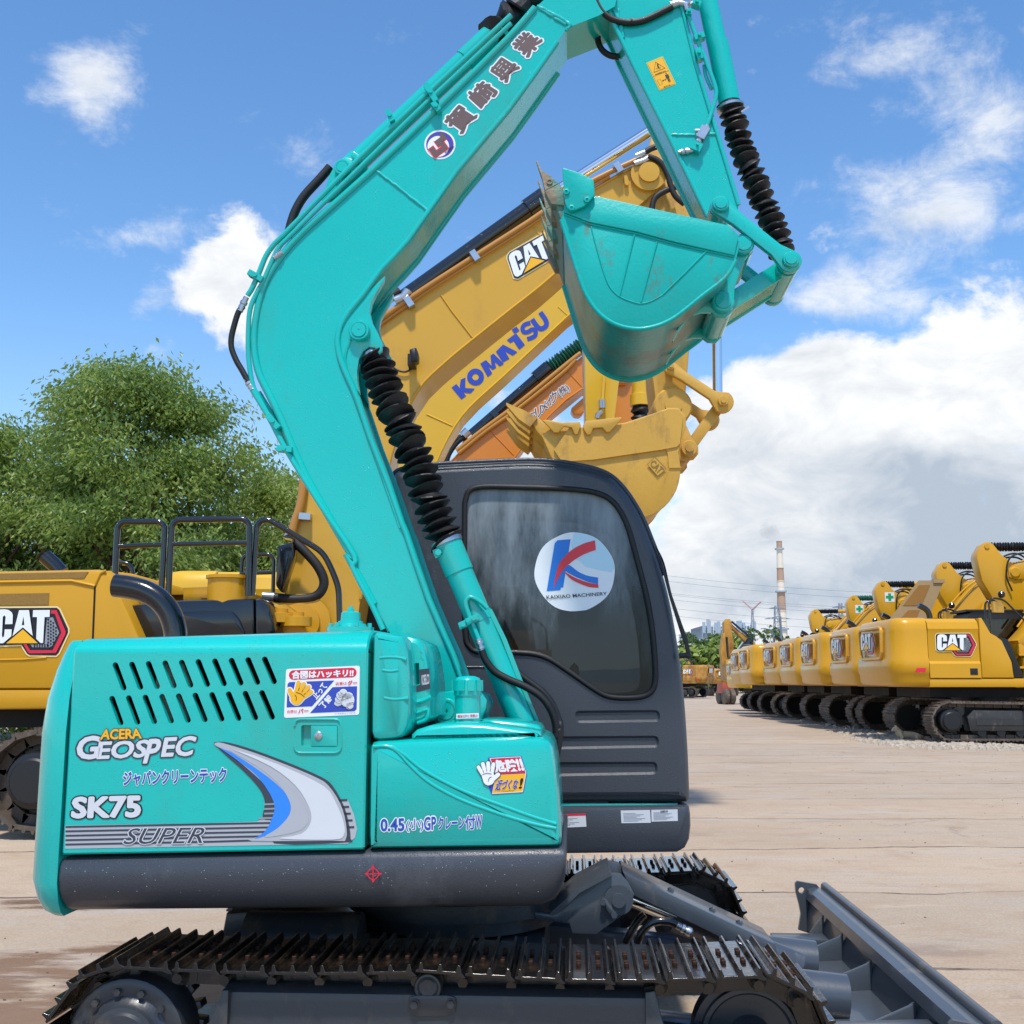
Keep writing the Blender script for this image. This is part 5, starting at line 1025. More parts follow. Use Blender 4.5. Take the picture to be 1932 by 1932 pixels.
def shoe_mesh():
    mb = MB(); hw = (TW1-TW0)/2; L_ = PT/2
    sec = [(-L_+.002, -.004), (-L_+.002, .004), (-L_+.010, .006), (-L_+.012, .026), (-L_+.020, .026), (-L_+.026, .006), (-.009, .006), (-.004, .025), (.004, .025), (.009, .006), (L_-.028, .006), (L_-.022, .025), (L_-.014, .025), (L_-.010, .004), (L_+.006, -.010), (L_-.01, -.012), (L_-.03, -.005)]
    mb.prism(sec, -hw, hw)
    # guide ears at the two ends, the link pads below and four bolts
    for y in (-.06, .06): mb.box(-L_+.01, L_-.012, y-.018, y+.018, -.055, -.006)
    sh = mb
    bt = MB()
    for x in (-.032, .030):
        for y in (-.075, -.045, .045, .075): bt.cyl((x, y, .005), (x, y, .017), .0085, 6)
    return sh, bt
sh, bt = shoe_mesh()
def wheel(mb, x, y0, y1, r, n=28): mb.lathe((x, y0, zc), (0, 1, 0), [(0, r*.96), (.008, r), (y1-y0-.008, r), (y1-y0, r*.96)], n)
def make_track(y0, y1, near):
    yc = (y0+y1)/2; sgn = -1 if near else 1; yo = y0 if near else y1
    mb = MB(); K = NSH*2                               # the chain: link plates along the pitch line
    for k in range(NSH):
        (px_, pz), a = at_len((k+.5)*PT); c_, s_ = math.cos(a), math.sin(a)
        for yy in (yc-.075, yc+.075):
            for dx, rr in ((-PT*.42, .030), (PT*.42, .030)): mb.lathe((px_+dx*c_+.050*s_, yy-.016, pz+dx*s_-.050*c_), (0, 1, 0), [(0, rr), (.032, rr)], 10)
            mb.obox((px_+.052*s_, yy, pz-.052*c_), (c_, 0, s_), (0, 1, 0), (-s_, 0, c_), PT*.47, .012, .021)
        mb.cyl((px_+PT*.42*c_+.05*s_, yc-.13, pz+PT*.42*s_-.05*c_), (px_+PT*.42*c_+.05*s_, yc+.13, pz+PT*.42*s_-.05*c_), .016, 8)
    tr = tp(mb, 'track', 'track_steel', smooth=40)
    shoe0 = None
    for k in range(NSH):
        (px_, pz), a = at_len((k+.5)*PT)
        if shoe0 is None:
            me = sh.build('track_shoe', 'track_steel', tr, smooth=30, bevel=.0025); b0 = bt.build('shoe_bolt', 'rust_bolt', me, smooth=30); shoe0 = (me, b0); o = me
            # bolts belong to the shoe's own mesh: keep one object per shoe
            m2 = o.data; import bmesh; bm = bmesh.new(); bm.from_mesh(m2); nb = len(bm.faces); bm.from_mesh(b0.data); bm.faces.ensure_lookup_table()
            for f_ in bm.faces[nb:]: f_.material_index = 1
            m2.materials.append(MATS['rust_bolt']); bm.to_mesh(m2); bm.free(); bpy.data.objects.remove(b0)
        else: o = shoe0[0].copy(); COL.objects.link(o); o.parent = tr
        o.location = (px_, yc, pz); o.rotation_euler = (0, -a, 0)
        o.name = 'track_shoe'
    # sprocket with its drive cover
    mb = MB(); nt = 21; rr = []
    for k in range(nt):
        for f_, r_ in ((-.42, RP-.075), (-.18, RP-.028), (.18, RP-.028), (.42, RP-.075)): a = 2*math.pi*(k+f_)/nt+.06; rr.append((scx+r_*math.cos(a), zc+r_*math.sin(a)))
    mb.prism(rr, yc-.03, yc+.03, .004); spk = tp(mb, 'sprocket', 'rusty_edge' if False else 'frame_grey', smooth=30)
    mb = MB(); ro = .185; ys = yc+sgn*.03; ye = yo-sgn*.005
    mb.lathe((scx, ys, zc), (0, sgn, 0), [(0, ro), (abs(ye-ys)-.06, ro), (abs(ye-ys)-.045, ro*.985), (abs(ye-ys)-.04, ro*.93), (abs(ye-ys)-.045, ro*.72), (abs(ye-ys)-.03, ro*.60), (abs(ye-ys)-.012, ro*.57), (abs(ye-ys)-.010, ro*.50), (abs(ye-ys), ro*.46), (abs(ye-ys)+.002, 0)], 40)
    for k in range(12):
        a = 2*math.pi*k/12+.2; q = Vector((scx+ro*.80*math.cos(a), ye-sgn*.046, zc+ro*.80*math.sin(a))); mb.cyl(q, q+Vector((0, sgn*.018, 0)), .0115, 6)
    mb.build('drive_cover', 'frame_grey', spk, smooth=40)
    mb = MB(); ri = RP-.066
    mb.lathe((icx, yc-sgn*.06, zc), (0, sgn, 0), [(0, ri-.02), (.02, ri-.02), (.022, ri+.016), (.098, ri+.016), (.10, ri-.006), (.12, ri-.008), (.121, ri-.022), (.108, ri-.030), (.104, ri-.09), (.13, ri*.34), (.15, ri*.30), (.152, 0)], 44); tp(mb, 'idler_wheel', 'frame_grey', smooth=40)
    # side frame with its rounded outer face, carrier roller, lower rollers
    mb = MB(); xa, xb = scx+.30, icx-.33; yf = yo-sgn*.065; zt_, zb_ = zc+RP-.165, zc-RP+.09
    zt_ = T.hit('B3', 900, 968, TW0+.09)[1]; prof_ = [(yc-sgn*.13, zt_-.01), (yf-sgn*.06, zt_), (yf-sgn*.025, zt_-.005), (yf-sgn*.006, zt_-.022), (yf, zt_-.05), (yf, zb_), (yc-sgn*.13, zb_)]
    mb.loft([[(x, y, z) for y, z in prof_] for x in (xa, xb)])
    mb.prism([(xa-.11, zc-.10), (xa-.02, zc+.10), (xa, zt_-.01), (xa+.02, zt_-.01), (xa+.02, zb_), (xa-.06, zb_)], yf-.02 if near else yf-.07, yf+.07 if near else yf+.02, .004)
    mb.prism([(xb, zb_), (xb, zt_), (xb+.03, zt_+.005), (xb+.06, zc+.05), (icx+.05, zc+.035), (icx+.05, zc-.06), (xb+.05, zc-.10)], yf-.012, yf+.05, .004)
    mb.box(xb+.07, icx-.04, yf-.016, yf-.008, zc-.012, zc+.012, .003)
    fr_ = tp(mb, 'track_frame', 'frame_grey', smooth=35)
    mb = MB()
    qy = yo if near else yo
    c1_ = T.hit('P', 808, 1862, TW0+.075)
    mb.lathe((c1_[0], yf-sgn*.19, c1_[1]), (0, sgn, 0), [(0, .034), (.12, .034), (.125, .043), (.19, .043), (.195, .040), (.196, .034), (.192, .030), (.196, .024), (.194, .012), (.197, 0)], 28); mb.box(c1_[0]+.03, c1_[0]+.075, yf-sgn*.12-.03, yf-sgn*.12+.03, zt_-.02, c1_[1]+.04)
    mb.build('carrier_roller', 'frame_grey', fr_, smooth=40)
    for k in range(5):
        mb = MB(); x = xa+.15+(xb-xa-.3)*k/4; mb.lathe((x, yc-.1, zc-RP+.105), (0, 1, 0), [(0, .05), (.05, .05), (.052, .062), (.148, .062), (.15, .05), (.2, .05)], 20); mb.build('track_roller', 'frame_grey', fr_, smooth=40)
    if near:
        mb = MB(); pl = T.tr('B3', round_poly([(460, 1018), (500, 1008), (668, 1008), (706, 1020), (700, 1100), (670, 1114), (490, 1118), (462, 1100)], 20), yf); mb.prism(pl, yf-.008, yf-.001, .002)
        for p in ((488, 1057), (678, 1054)):
            c_ = T.h3('B3', *p, yf-.008); mb.cyl(c_, c_+Vector((0, -.004, 0)), .017, 16); mb.cyl(c_, c_+Vector((0, -.014, 0)), .012, 6)
        mb.build('inspection_plate', 'frame_grey', fr_, smooth=35)
    return tr
make_track(TW0, TW1, True); make_track(-TW1, -TW0, False)
# carbody, slew ring, travel hoses
mb = MB(); mb.box(-.42, .36, -.72, .72, .26, .48, .03); mb.box(-.30, .30, -.9, .9, .22, .42, .02); mb.prism([(-.85, .40), (-.42, .30), (-.42, .50), (-.62, .60), (-.82, .58)], -.45, .4, .01); cb_ = tp(mb, 'carbody', 'frame_grey')
mb = MB(); mb.lathe((.0, 0, .49), (0, 0, 1), [(0, .40), (.05, .40), (.055, .44), (.12, .44), (.125, .42), (.30, .42)], 48); mb.cyl((-.72, -.5, .50), (-.30, -.5, .50), .10, 20); tp(mb, 'slew_ring', 'frame_grey', smooth=40)
# ---- dozer blade and its arms
DY = -.30
mb = MB(); lug_o = T.tr('B3', [(1105, 582), (1130, 585), (1200, 588), (1240, 565), (1330, 470), (1380, 440), (1500, 384), (1512, 378), (1560, 388), (1595, 430), (1625, 490), (1615, 545), (1560, 600), (1430, 695), (1305, 690), (1290, 640), (1180, 625), (1120, 620)], DY)
mb.prism(lug_o, DY, DY+.035, .004); mb.prism(lug_o, -.02, .015, .004); mb.prism(T.tr('B3', [(1330, 462), (1500, 376), (1510, 392), (1345, 480), (1240, 580), (1200, 600), (1190, 585)], DY-.03), DY-.03, .04)
c = T.hit('B3', 1545, 515, DY)
mb.lathe((c[0], DY-.012, c[1]), (0, 1, 0), [(0, .055), (.03, .055)], 26); mb.lathe((c[0], DY-.028, c[1]), (0, 1, 0), [(0, .026), (.02, .026)], 18); mb.prism(T.tr('B3', round_poly([(1448, 520), (1475, 508), (1540, 590), (1515, 612)], 12), DY-.02), DY-.018, DY-.001, .003)
for p in ((1465, 528), (1522, 594)): q = T.h3('B3', *p, DY-.02); mb.cyl(q, q+Vector((0, -.012, 0)), .012, 6)
tp(mb, 'blade_bracket', 'blade_grey', smooth=35)
# arm beam running down to the blade
b0, b1 = T.hit('B3', 1568, 372, -.20), T.hit('B4', 640, 742, -.20); bt0, bt1 = T.hit('B3', 1590, 440, -.20), T.hit('B4', 640, 800, -.20)
mb = MB(); e1, e2 = Vector(b0), Vector(b1); nn = Vector((bt0[0]-b0[0], bt0[1]-b0[1])).normalized()
mb.prism([b0, b1, tuple(e2+nn*.085), tuple(e1+nn*.085)], -.21, .08, .006)
for f_ in (.34, .62, .80):
    q = e1.lerp(e2, f_)
    for y in (-.12, ): mb.lathe((q.x-.005, y, q.y-.002), (nn.x*-1, 0, nn.y*-1), [(0, .016), (.012, .016), (.013, .008), (.02, .008), (.021, 0)], 12)
tp(mb, 'blade_arm', 'blade_grey', smooth=35)
mb = MB(); r0_, r1_ = T.h3('B3', 1640, 520, -.05), T.h3('B3', 1860, 610, -.05); dd = (r1_-r0_).normalized(); mb.cyl(r0_-dd*.05, r1_, .033, 24); tp(mb, 'cylinder_rod', 'chrome', smooth=40)
mb = MB(); mb.cyl(r1_-dd*.01, r1_+dd*.5, .055, 28); mb.cyl(r1_-dd*.02, r1_+dd*.06, .060, 28); tp(mb, 'blade_cylinder', 'blade_grey', smooth=40)
mb = MB(); hp = smooth_path(T.tr3('B3', [(1640, 740), (1655, 700), (1690, 655), (1740, 630), (1800, 628), (1850, 648), (1915, 685)], -.27), 8); hp2 = smooth_path(T.tr3('B3', [(1580, 740), (1610, 680), (1650, 620), (1680, 590)], -.15), 8)
for h_ in (hp, hp2):
    for k in range(len(h_)-1):
        for f_ in (.0, .5): q = h_[k].lerp(h_[k+1], f_); mb.tube([q, q.lerp(h_[k+1], .25)], .016, 10)
    mb.tube(h_, .012, 8)
tp(mb, 'spring_hose', 'black_gloss', smooth=40)
mb = MB(); P, Q = T.h3('B3', 1845, 648, -.27), T.h3('B3', 1925, 690, -.27); dl = Q-P; l = dl.length; mb.lathe(P, dl, [(0, .014), (l*.3, .014), (l*.32, .017), (l*.5, .017), (l*.52, .013), (l*.7, .018), (l*.9, .018), (l, .012)], 12); tp(mb, 'hose_fitting', 'zinc', smooth=40)
# the blade itself
bx = T.hit('P', 1545, 1678, 1.12)[0]; bz = T.hit('P', 1545, 1678, 1.12)[1]; bzb = T.hit('B4', 770, 668, 1.12)[1]; bb_ = T.hit('B4', 770, 668, 1.12)[0]
BW = 1.15
mb = MB(); sec = [(bx-.02, bz+.004), (bx+.05, bz+.004), (bx+.055, bz-.01), (bx+.01, bz-.03), (bx-.03, bz-.12), (bx-.035, bz-.2), (bx-.01, bzb-.02), (bx+.03, max(.02, bzb-.12)), (bx+.0, max(.02, bzb-.12)), (bx-.05, bzb-.02), (bx-.06, bz-.2), (bx-.055, bz-.12), (bx-.035, bz-.045)]
mb.prism(sec, -BW, BW); blade = tp(mb, 'blade', 'blade_grey', smooth=35)
mb = MB(); mb.prism([(bx-.035, bz-.045), (bx-.02, bz+.004), (bx-.052, bz-.006), (bx-.060, bz-.05)], -BW, BW); mb.tube([(bx+.035, -BW, bz+.01), (bx+.035, BW, bz+.01)], .020, 12); mb.build('top_rail', 'blade_grey', blade, smooth=40)
ear_o = T.tr('B4', [(748, 432), (760, 420), (860, 438), (878, 460), (872, 520), (850, 700), (765, 672), (778, 590), (768, 540), (752, 480)], BW); eh = T.tr('B4', circ2((781, 468), 16, 16), BW)
for y in (BW, -BW-.022):
    mb = MB(); mb.flat(ear_o, [eh], lambda x, z: (x, y, z)); mb.flat(ear_o, [eh], lambda x, z: (x, y+.022, z)); mb.loft([[(p[0], y, p[1]) for p in ear_o], [(p[0], y+.022, p[1]) for p in ear_o]], caps=False); mb.loft([[(p[0], y, p[1]) for p in eh], [(p[0], y+.022, p[1]) for p in eh]], caps=False)
    ear_ = mb.build('end_plate', 'blade_grey', blade, smooth=35)
for y, l_ in ((.42, .36), (-.05, .36), (-.62, .34), (.80, .05)):        # gussets standing on the back of the blade
    mb = MB(); mb.prism([(bx-.05, bz-.06), (bx-.05, bzb-.03), (bx-.05-l_, bzb-.01), (bx-.05-l_, bzb+.025), (bx-.10-l_*.35, bzb+.05), (bx-.07, bz-.075)], y-.01, y+.01, .002); mb.build('gusset', 'blade_grey', blade, smooth=35)
mb = MB(); mb.prism([(bx-.05, bzb+.02), (bx-.05, bzb-.02), (bx-.44, bzb-.02), (bx-.44, bzb+.0)], -.62, .42); mb.box(bx-.30, bx-.05, .66, .80, bzb-.02, bzb+.05, .01); mb.build('bottom_plate', 'blade_grey', blade, smooth=35)
for y in (.20, -.34):
    mb = MB(); mb.cyl((bx-.22, y, bzb+.06), (bx-.62, y, bzb+.10), .085, 28); mb.build('arm_tube', 'blade_grey', blade, smooth=40)
mb = MB(); mb.prism([(bx-.05, bzb+.12), (bx-.10, bzb-.02), (bx-.75, bzb-.06), (bx-.75, bzb+.06), (bx-.60, bzb+.10)], -.98, -.78, .01); mb.prism([(bx-.75, bzb-.03), (bx-.75, bzb+.06), (.2, .36), (.2, .24)], -.70, -.56, .01); mb.prism([(bx-.75, bzb-.03), (bx-.75, bzb+.06), (.2, .36), (.2, .24)], .56, .70, .01); mb.build('push_arm', 'blade_grey', blade, smooth=35)
# ================================================================ generic large excavator used for the ranks in the yard
def tapered(mb, plan, lev):
    """plan(d) -> xy outline inset by d; lev = (z, d)"""
    mb.loft([[(x, y, z) for x, y in plan(d)] for z, d in lev])
def simple_track(root, yc, mats=('track_dusty', 'black_metal'), hw=.30, xs_=-1.45, xi_=2.75, zc=.53, rp=.47):
    P = []
    for j in range(25): t = j/24; P.append((xs_+(xi_-xs_)*t, zc+rp-.03*math.sin(math.pi*t)))
    for j in range(1, 16): a = math.pi/2-math.pi*j/16; P.append((xi_+rp*math.cos(a), zc+rp*math.sin(a)))
    for j in range(25): t = j/24; P.append((xi_+(xs_-xi_)*t, zc-rp))
    for j in range(1, 16): a = -math.pi/2-math.pi*j/16; P.append((xs_+rp*math.cos(a), zc+rp*math.sin(a)))
    L = [0]
    for i in range(1, len(P)+1): L.append(L[-1]+math.dist(P[i-1], P[i % len(P)]))
    n = round(L[-1]/.215); pt = L[-1]/n; mb = MB()
    import bisect
    for k in range(n):
        s = (k+.5)*pt; i = max(0, bisect.bisect_right(L, s)-1); a, b = P[i], P[(i+1) % len(P)]; t = (s-L[i])/max(1e-9, L[i+1]-L[i])
        x, z = a[0]+(b[0]-a[0])*t, a[1]+(b[1]-a[1])*t; an = math.atan2(b[1]-a[1], b[0]-a[0]); c_, s_ = math.cos(an), math.sin(an)
        sec = [(-pt/2+.004, 0), (-pt/2+.01, .045), (-pt/2+.03, .045), (-pt/2+.045, .014), (-.02, .014), (-.01, .04), (.01, .04), (.02, .014), (pt/2-.03, .014), (pt/2-.02, .04), (pt/2-.005, .04), (pt/2, -.01), (pt/2, -.02), (-pt/2, -.02)]
        mb.prism([(x+u*c_-(v-.04)*s_, z+u*s_+(v-.04)*c_) for u, v in sec], yc-hw, yc+hw)
        for dy in (-.1, .1): mb.obox((x+.10*s_, yc+dy, z-.10*c_), (c_, 0, s_), (0, 1, 0), (-s_, 0, c_), pt*.46, .025, .045)
    tr = mb.build('track', mats[0], root, smooth=30)
    sg = -1 if yc < 0 else 1; yo = yc+sg*hw
    mb = MB(); nt = 22
    mb.prism([(xs_+(rp-.10 if k % 2 else rp-.17)*math.cos(math.pi*k/nt), zc+(rp-.10 if k % 2 else rp-.17)*math.sin(math.pi*k/nt)) for k in range(2*nt)], yc-.06, yc+.06)
    mb.lathe((xs_, yc+sg*.05, zc), (0, sg, 0), [(0, .27), (hw-.10, .27), (hw-.06, .255), (hw-.05, .205), (hw-.01, .21), (hw+.01, .19), (hw+.012, 0)], 26)
    for k in range(14): a = 2*math.pi*k/14; q = Vector((xs_+.235*math.cos(a), yo-sg*.09, zc+.235*math.sin(a))); mb.cyl(q, q+Vector((0, sg*.03, 0)), .02, 6)
    mb.build('sprocket', 'black_metal', tr, smooth=40)
    mb = MB(); mb.lathe((xi_, yc-.1, zc), (0, 1, 0), [(0, rp-.16), (.03, rp-.11), (.17, rp-.11), (.2, rp-.16), (.19, .12), (.24, .10), (.241, 0)], 28); mb.lathe((xi_, yc+.1, zc), (0, -1, 0), [(.19, .12), (.24, .10), (.241, 0)], 16); mb.build('idler_wheel', 'black_metal', tr, smooth=40)
    mb = MB(); yf = yo-sg*.06; a_, b_ = sorted((yc-sg*.12, yf))
    mb.prism([(xs_+.45, .30), (xs_+.40, .62), (xs_+.55, .78), (xi_-.62, .76), (xi_-.5, .62), (xi_-.1, .60), (xi_-.1, .46), (xi_-.5, .40), (xi_-.55, .30)], a_, b_, .02); mb.box(xs_+.6, xi_-.75, min(yf-sg*.01, yf+sg*.015), max(yf-sg*.01, yf+sg*.015), .44, .56); 
    mb.lathe((.3, yc-.1, zc+rp-.17), (0, sg, 0), [(0, .06), (.2, .06), (.24, .075), (.38, .075), (.385, 0)], 16)
    for k in range(7): x = xs_+.75+(xi_-xs_-1.5)*k/6; mb.lathe((x, yc-hw*.6, .27), (0, 1, 0), [(0, .10), (.05, .115), (.31, .115), (.36, .10)], 16)
    mb.build('track_frame', 'track_frame_paint', tr, smooth=40)
    return tr
mat('track_dusty', '#5a4f45', .7, metal=.15, var=.3, vscale=6, bump=.2, bscale=30, dirt=('#8a7a68', .45, 5))
mat('track_frame_paint', '#2f3030', .5, var=.25, vscale=3, dirt=('#7a6c5c', .3, 4))
def plan_rect(x0, x1, hw, r, bulge=0, k=6):
    def f(d):
        o = []; rr = r
        for ci, (cx, cy, a0) in enumerate( ((x0+rr, -hw+rr, math.pi), (x1-.02, -hw+.02, -math.pi/2), (x1-.02, hw-.02, 0), (x0+rr, hw-rr, math.pi/2))):
            q = (rr if ci in (0, 3) else .02)
            for j in range(k+1): a = a0+math.pi/2*j/k; o.append((cx+(q-min(d, q*.8) if q > .1 else q)*math.cos(a), cy+(q-min(d, q*.8) if q > .1 else q-0)*math.sin(a)))
        if d:
            o = [(x, y+(d if y < -hw+.03 and x > x0+r else -d if y > hw-.03 and x > x0+r else 0)) for x, y in o]
        if bulge: o = [(x-bulge*(1-(y/hw)**2) if x < x0+r*.9 else x, y) for x, y in o]
        return o
    return f
class Loc:                                              # local square on a plane given by corner vectors, for badges
    def __init__(s, o, u, v, n): s.o, s.u, s.v, s.n = Vector(o), Vector(u), Vector(v), Vector(n).normalized()
class DecL(Dec):
    def __init__(s, loc, step=.004): s.l = loc; s.mb = MB(); s.ms = []; s.step = step
    def pt(s, tag, x, y, layer): return s.l.o+s.l.u*x+s.l.v*y+s.l.n*(.006+s.step*layer)
def badge(root, o, u, v, n, hexes=True):
    d = DecL(Loc(o, u, v, n)); cat_logo(d, 'L', [(0, 0), (1, 0), (1, 1), (0, 1)], hexes=hexes); return d.build('logo_badge', root)
def excavator(name, loc, label, group, rz=0, paint='cat_row_paint', lowboom=True, detail=True, boom_on=True, logo=True, track=True, loc_mesh=None, cat_='excavator'):
    root = empty(name, loc, label, cat_, group, rz)
    if track:
        for yc in (-1.30, 1.30): simple_track(root, yc)
        mb = MB(); mb.box(-.9, .9, -1.0, 1.0, .42, .9, .05); mb.lathe((0, 0, .9), (0, 0, 1), [(0, .75), (.28, .75)], 28); mb.build('carbody', 'black_metal', root, smooth=40); mb = MB(); mb.box(-1.75, 1.7, -1.15, 1.15, 1.07, 1.29); mb.build('turntable_frame', 'deep_black', root)  # frame coloured black to carry the shade between house and tracks
    mb = MB(); tapered(mb, plan_rect(-2.64, -1.86, 1.5, .38, .12), [(1.33, .14), (1.36, .06), (1.44, .02), (1.62, 0), (1.66, -.03), (1.95, -.03), (2.02, .01), (2.62, .01), (2.78, .03), (2.87, .07), (2.93, .13), (2.95, .22)])
    cw_ = mb.build('counterweight', paint, root, smooth=45)
    rim = round_poly([(-.80, 2.00), (.80, 2.00), (.86, 2.74), (-.86, 2.74)], .14)
    mb = MB(); L_ = [(-2.762+.03*abs(y), y, z) for y, z in rim]; mb.tube(L_+[L_[0]], .042, 6); mb.build('badge_rim', paint, cw_, smooth=60)
    for sg in (-1, 1):
        mb = MB(); a = math.radians(38); c = Vector((-2.62, sg*1.50, 1.80)); mb.prism([(-2.22, 1.66), (-1.98, 1.66), (-1.95, 1.76), (-2.16, 1.76)], sg*1.532-.008, sg*1.532+.008); mb.build('reflector', 'ink_red', cw_)
    if logo: badge(cw_, (-2.790, .55, 2.66), (0, -1.10, 0), (0, 0, -.58), (-1, 0, 0), False)
    mb = MB(); sec = lambda x: [(x, -1.5, 1.53), (x, -1.5, 1.86), (x, -1.46, 1.92), (x, -1.46, 2.55), (x, -1.49, 2.68), (x, -1.44, 2.84), (x, -1.30, 2.93), (x, -.6, 2.95), (x, .6, 2.95), (x, 1.3, 2.93), (x, 1.44, 2.84), (x, 1.46, 1.92), (x, 1.5, 1.86), (x, 1.5, 1.53)]
    mb.loft([sec(-1.845), sec(-.64)]); ep = mb.build('engine_panel', paint, root, smooth=25)
    if logo:
        badge(ep, (-1.66, -1.466, 2.58), (.97, 0, 0), (0, 0, -.56), (0, -1, 0)); badge(ep, (-.69, 1.466, 2.58), (-.97, 0, 0), (0, 0, -.56), (0, 1, 0), False)
    mb = MB(); mb.box(-.90, -.72, -1.512, -1.49, 1.6, 1.75, .01); mb.build('panel_latch', 'black_metal', ep)
    mb = MB(); mb.prism([(-.625, 1.53), (-.625, 2.93), (-.55, 2.94), (-.46, 2.78), (-.36, 2.58), (-.22, 2.50), (-.10, 2.40), (.10, 1.9), (.13, 1.53)], -1.5, .30, .03); cowl = mb.build('cowl', paint, root, smooth=35)
    mb = MB(); mb.prism([(-.18, 2.47), (.06, 2.44), (.36, 1.62), (.36, 1.53), (.14, 1.53), (.12, 1.92)], -1.46, -.55, .02); mb.box(.36, 1.05, -1.40, -.6, 1.34, 1.56, .02); mb.build('black_cowl', 'black_metal', root, smooth=35)
    mb = MB(); mb.box(-1.86, 2.1, -1.48, 1.48, 1.31, 1.515, .03); mb.build('side_sill', paint, root, smooth=35)
    mb = MB(); mb.box(.40, 1.9, -1.46, -.5, 1.52, 2.0, .04); mb.build('tool_box', paint, root, smooth=35)
    mb = MB()
    for z in (1.75, 2.05): mb.box(.30, .95, -1.46, -1.15, z, z+.05)
    mb.box(.42, 1.6, -1.2, -.6, 2.0, 2.34, .04); mb.build('steps', paint, root)
    # cab on the left front
    co = [(x-.42, z) for x, z in [(.30, 1.52), (.30, 2.95), (.36, 3.16), (.52, 3.22), (1.7, 3.20), (1.86, 3.12), (2.02, 2.5), (2.10, 1.9), (2.08, 1.52)]]
    cwn = round_poly([(x-.42, z) for x, z in [(.62, 2.25), (.62, 3.02), (1.62, 3.02), (1.88, 2.3), (1.8, 2.1), (.66, 2.1)]], .08)
    mb = MB()
    for y in (.42, 1.42): mb.flat(co, [cwn], lambda x, z: (x, y, z))
    mb.loft([[(x, .42, z) for x, z in co], [(x, 1.42, z) for x, z in co]], caps=False); mb.loft([[(x, .42, z) for x, z in cwn], [(x, .46, z) for x, z in cwn]], caps=False)
    mb.box(-.14, 1.33, .38, 1.46, 3.20, 3.26, .02); cab_ = mb.build('cab', 'black_metal', root, smooth=35)
    for yw in (.44, 1.40):
        mb = MB(); mb.flat(cwn, [], lambda x, z: (x, yw, z)); mb.build('cab_window', 'dark_glass', cab_)
    mb = MB(); mb.quad((-.125, .56, 2.3), (-.125, 1.28, 2.3), (-.125, 1.28, 3.0), (-.125, .56, 3.0)); mb.build('rear_window', 'window_blue', cab_)
    mb = MB()
    for pts in ([(-.30, -1.40, 2.5), (-.32, -1.40, 3.30), (-.22, -1.40, 3.42), (.05, -1.40, 3.38), (.62, -1.42, 2.75), (.66, -1.42, 1.6)], [(.95, -1.42, 1.6), (.95, -1.42, 2.7), (1.1, -1.42, 2.8), (1.8, -1.42, 2.4), (1.85, -1.42, 1.6)], [(-.2, -.9, 2.9), (-.2, -.9, 3.35), (.0, -.9, 3.42), (.3, -.9, 3.2)], [(.64, -1.42, 2.3), (.95, -1.42, 2.3)]):
        mb.tube(smooth_path([Vector(p) for p in round3(pts)], 1), .024, 8)
    mb.build('handrail', 'black_gloss', root, smooth=60)
    mb = MB(); pth = smooth_path([Vector(p) for p in ((-1.1, .35, 2.9), (-1.1, .35, 3.12), (-1.18, .35, 3.26), (-1.36, .35, 3.36))], 4); mb.tube(pth, .075, 14); mb.build('exhaust_pipe', 'black_gloss', root, smooth=50)
    mb = MB(); mb.obox((-.12, -1.42, 3.20), (.5, .2, 0), (-.2, .5, 0), (0, 0, 1), .16, .03, .13); mb.build('mirror', 'cat_bucket_paint', root); mb = MB(); mb.lathe((.0, -1.40, 3.42), (0, 0, 1), [(0, .03), (.03, .08), (.10, .09), (.15, .06), (.17, 0)], 12); mb.build('camera_dome', 'black_gloss', root)
    if boom_on: raised_boom(root, paint, lowboom)
    return root
def round3(pts, r=.12):
    P = [Vector(p) for p in pts]; o = [P[0]]
    for i in range(1, len(P)-1):
        a, b, c = P[i-1], P[i], P[i+1]; q = min(r, (a-b).length*.45, (c-b).length*.45); p1 = b+(a-b).normalized()*q; p2 = b+(c-b).normalized()*q
        for j in range(5): t = j/4; o.append(p1.lerp(b, t).lerp(b.lerp(p2, t), t))
    return o+[P[-1]]
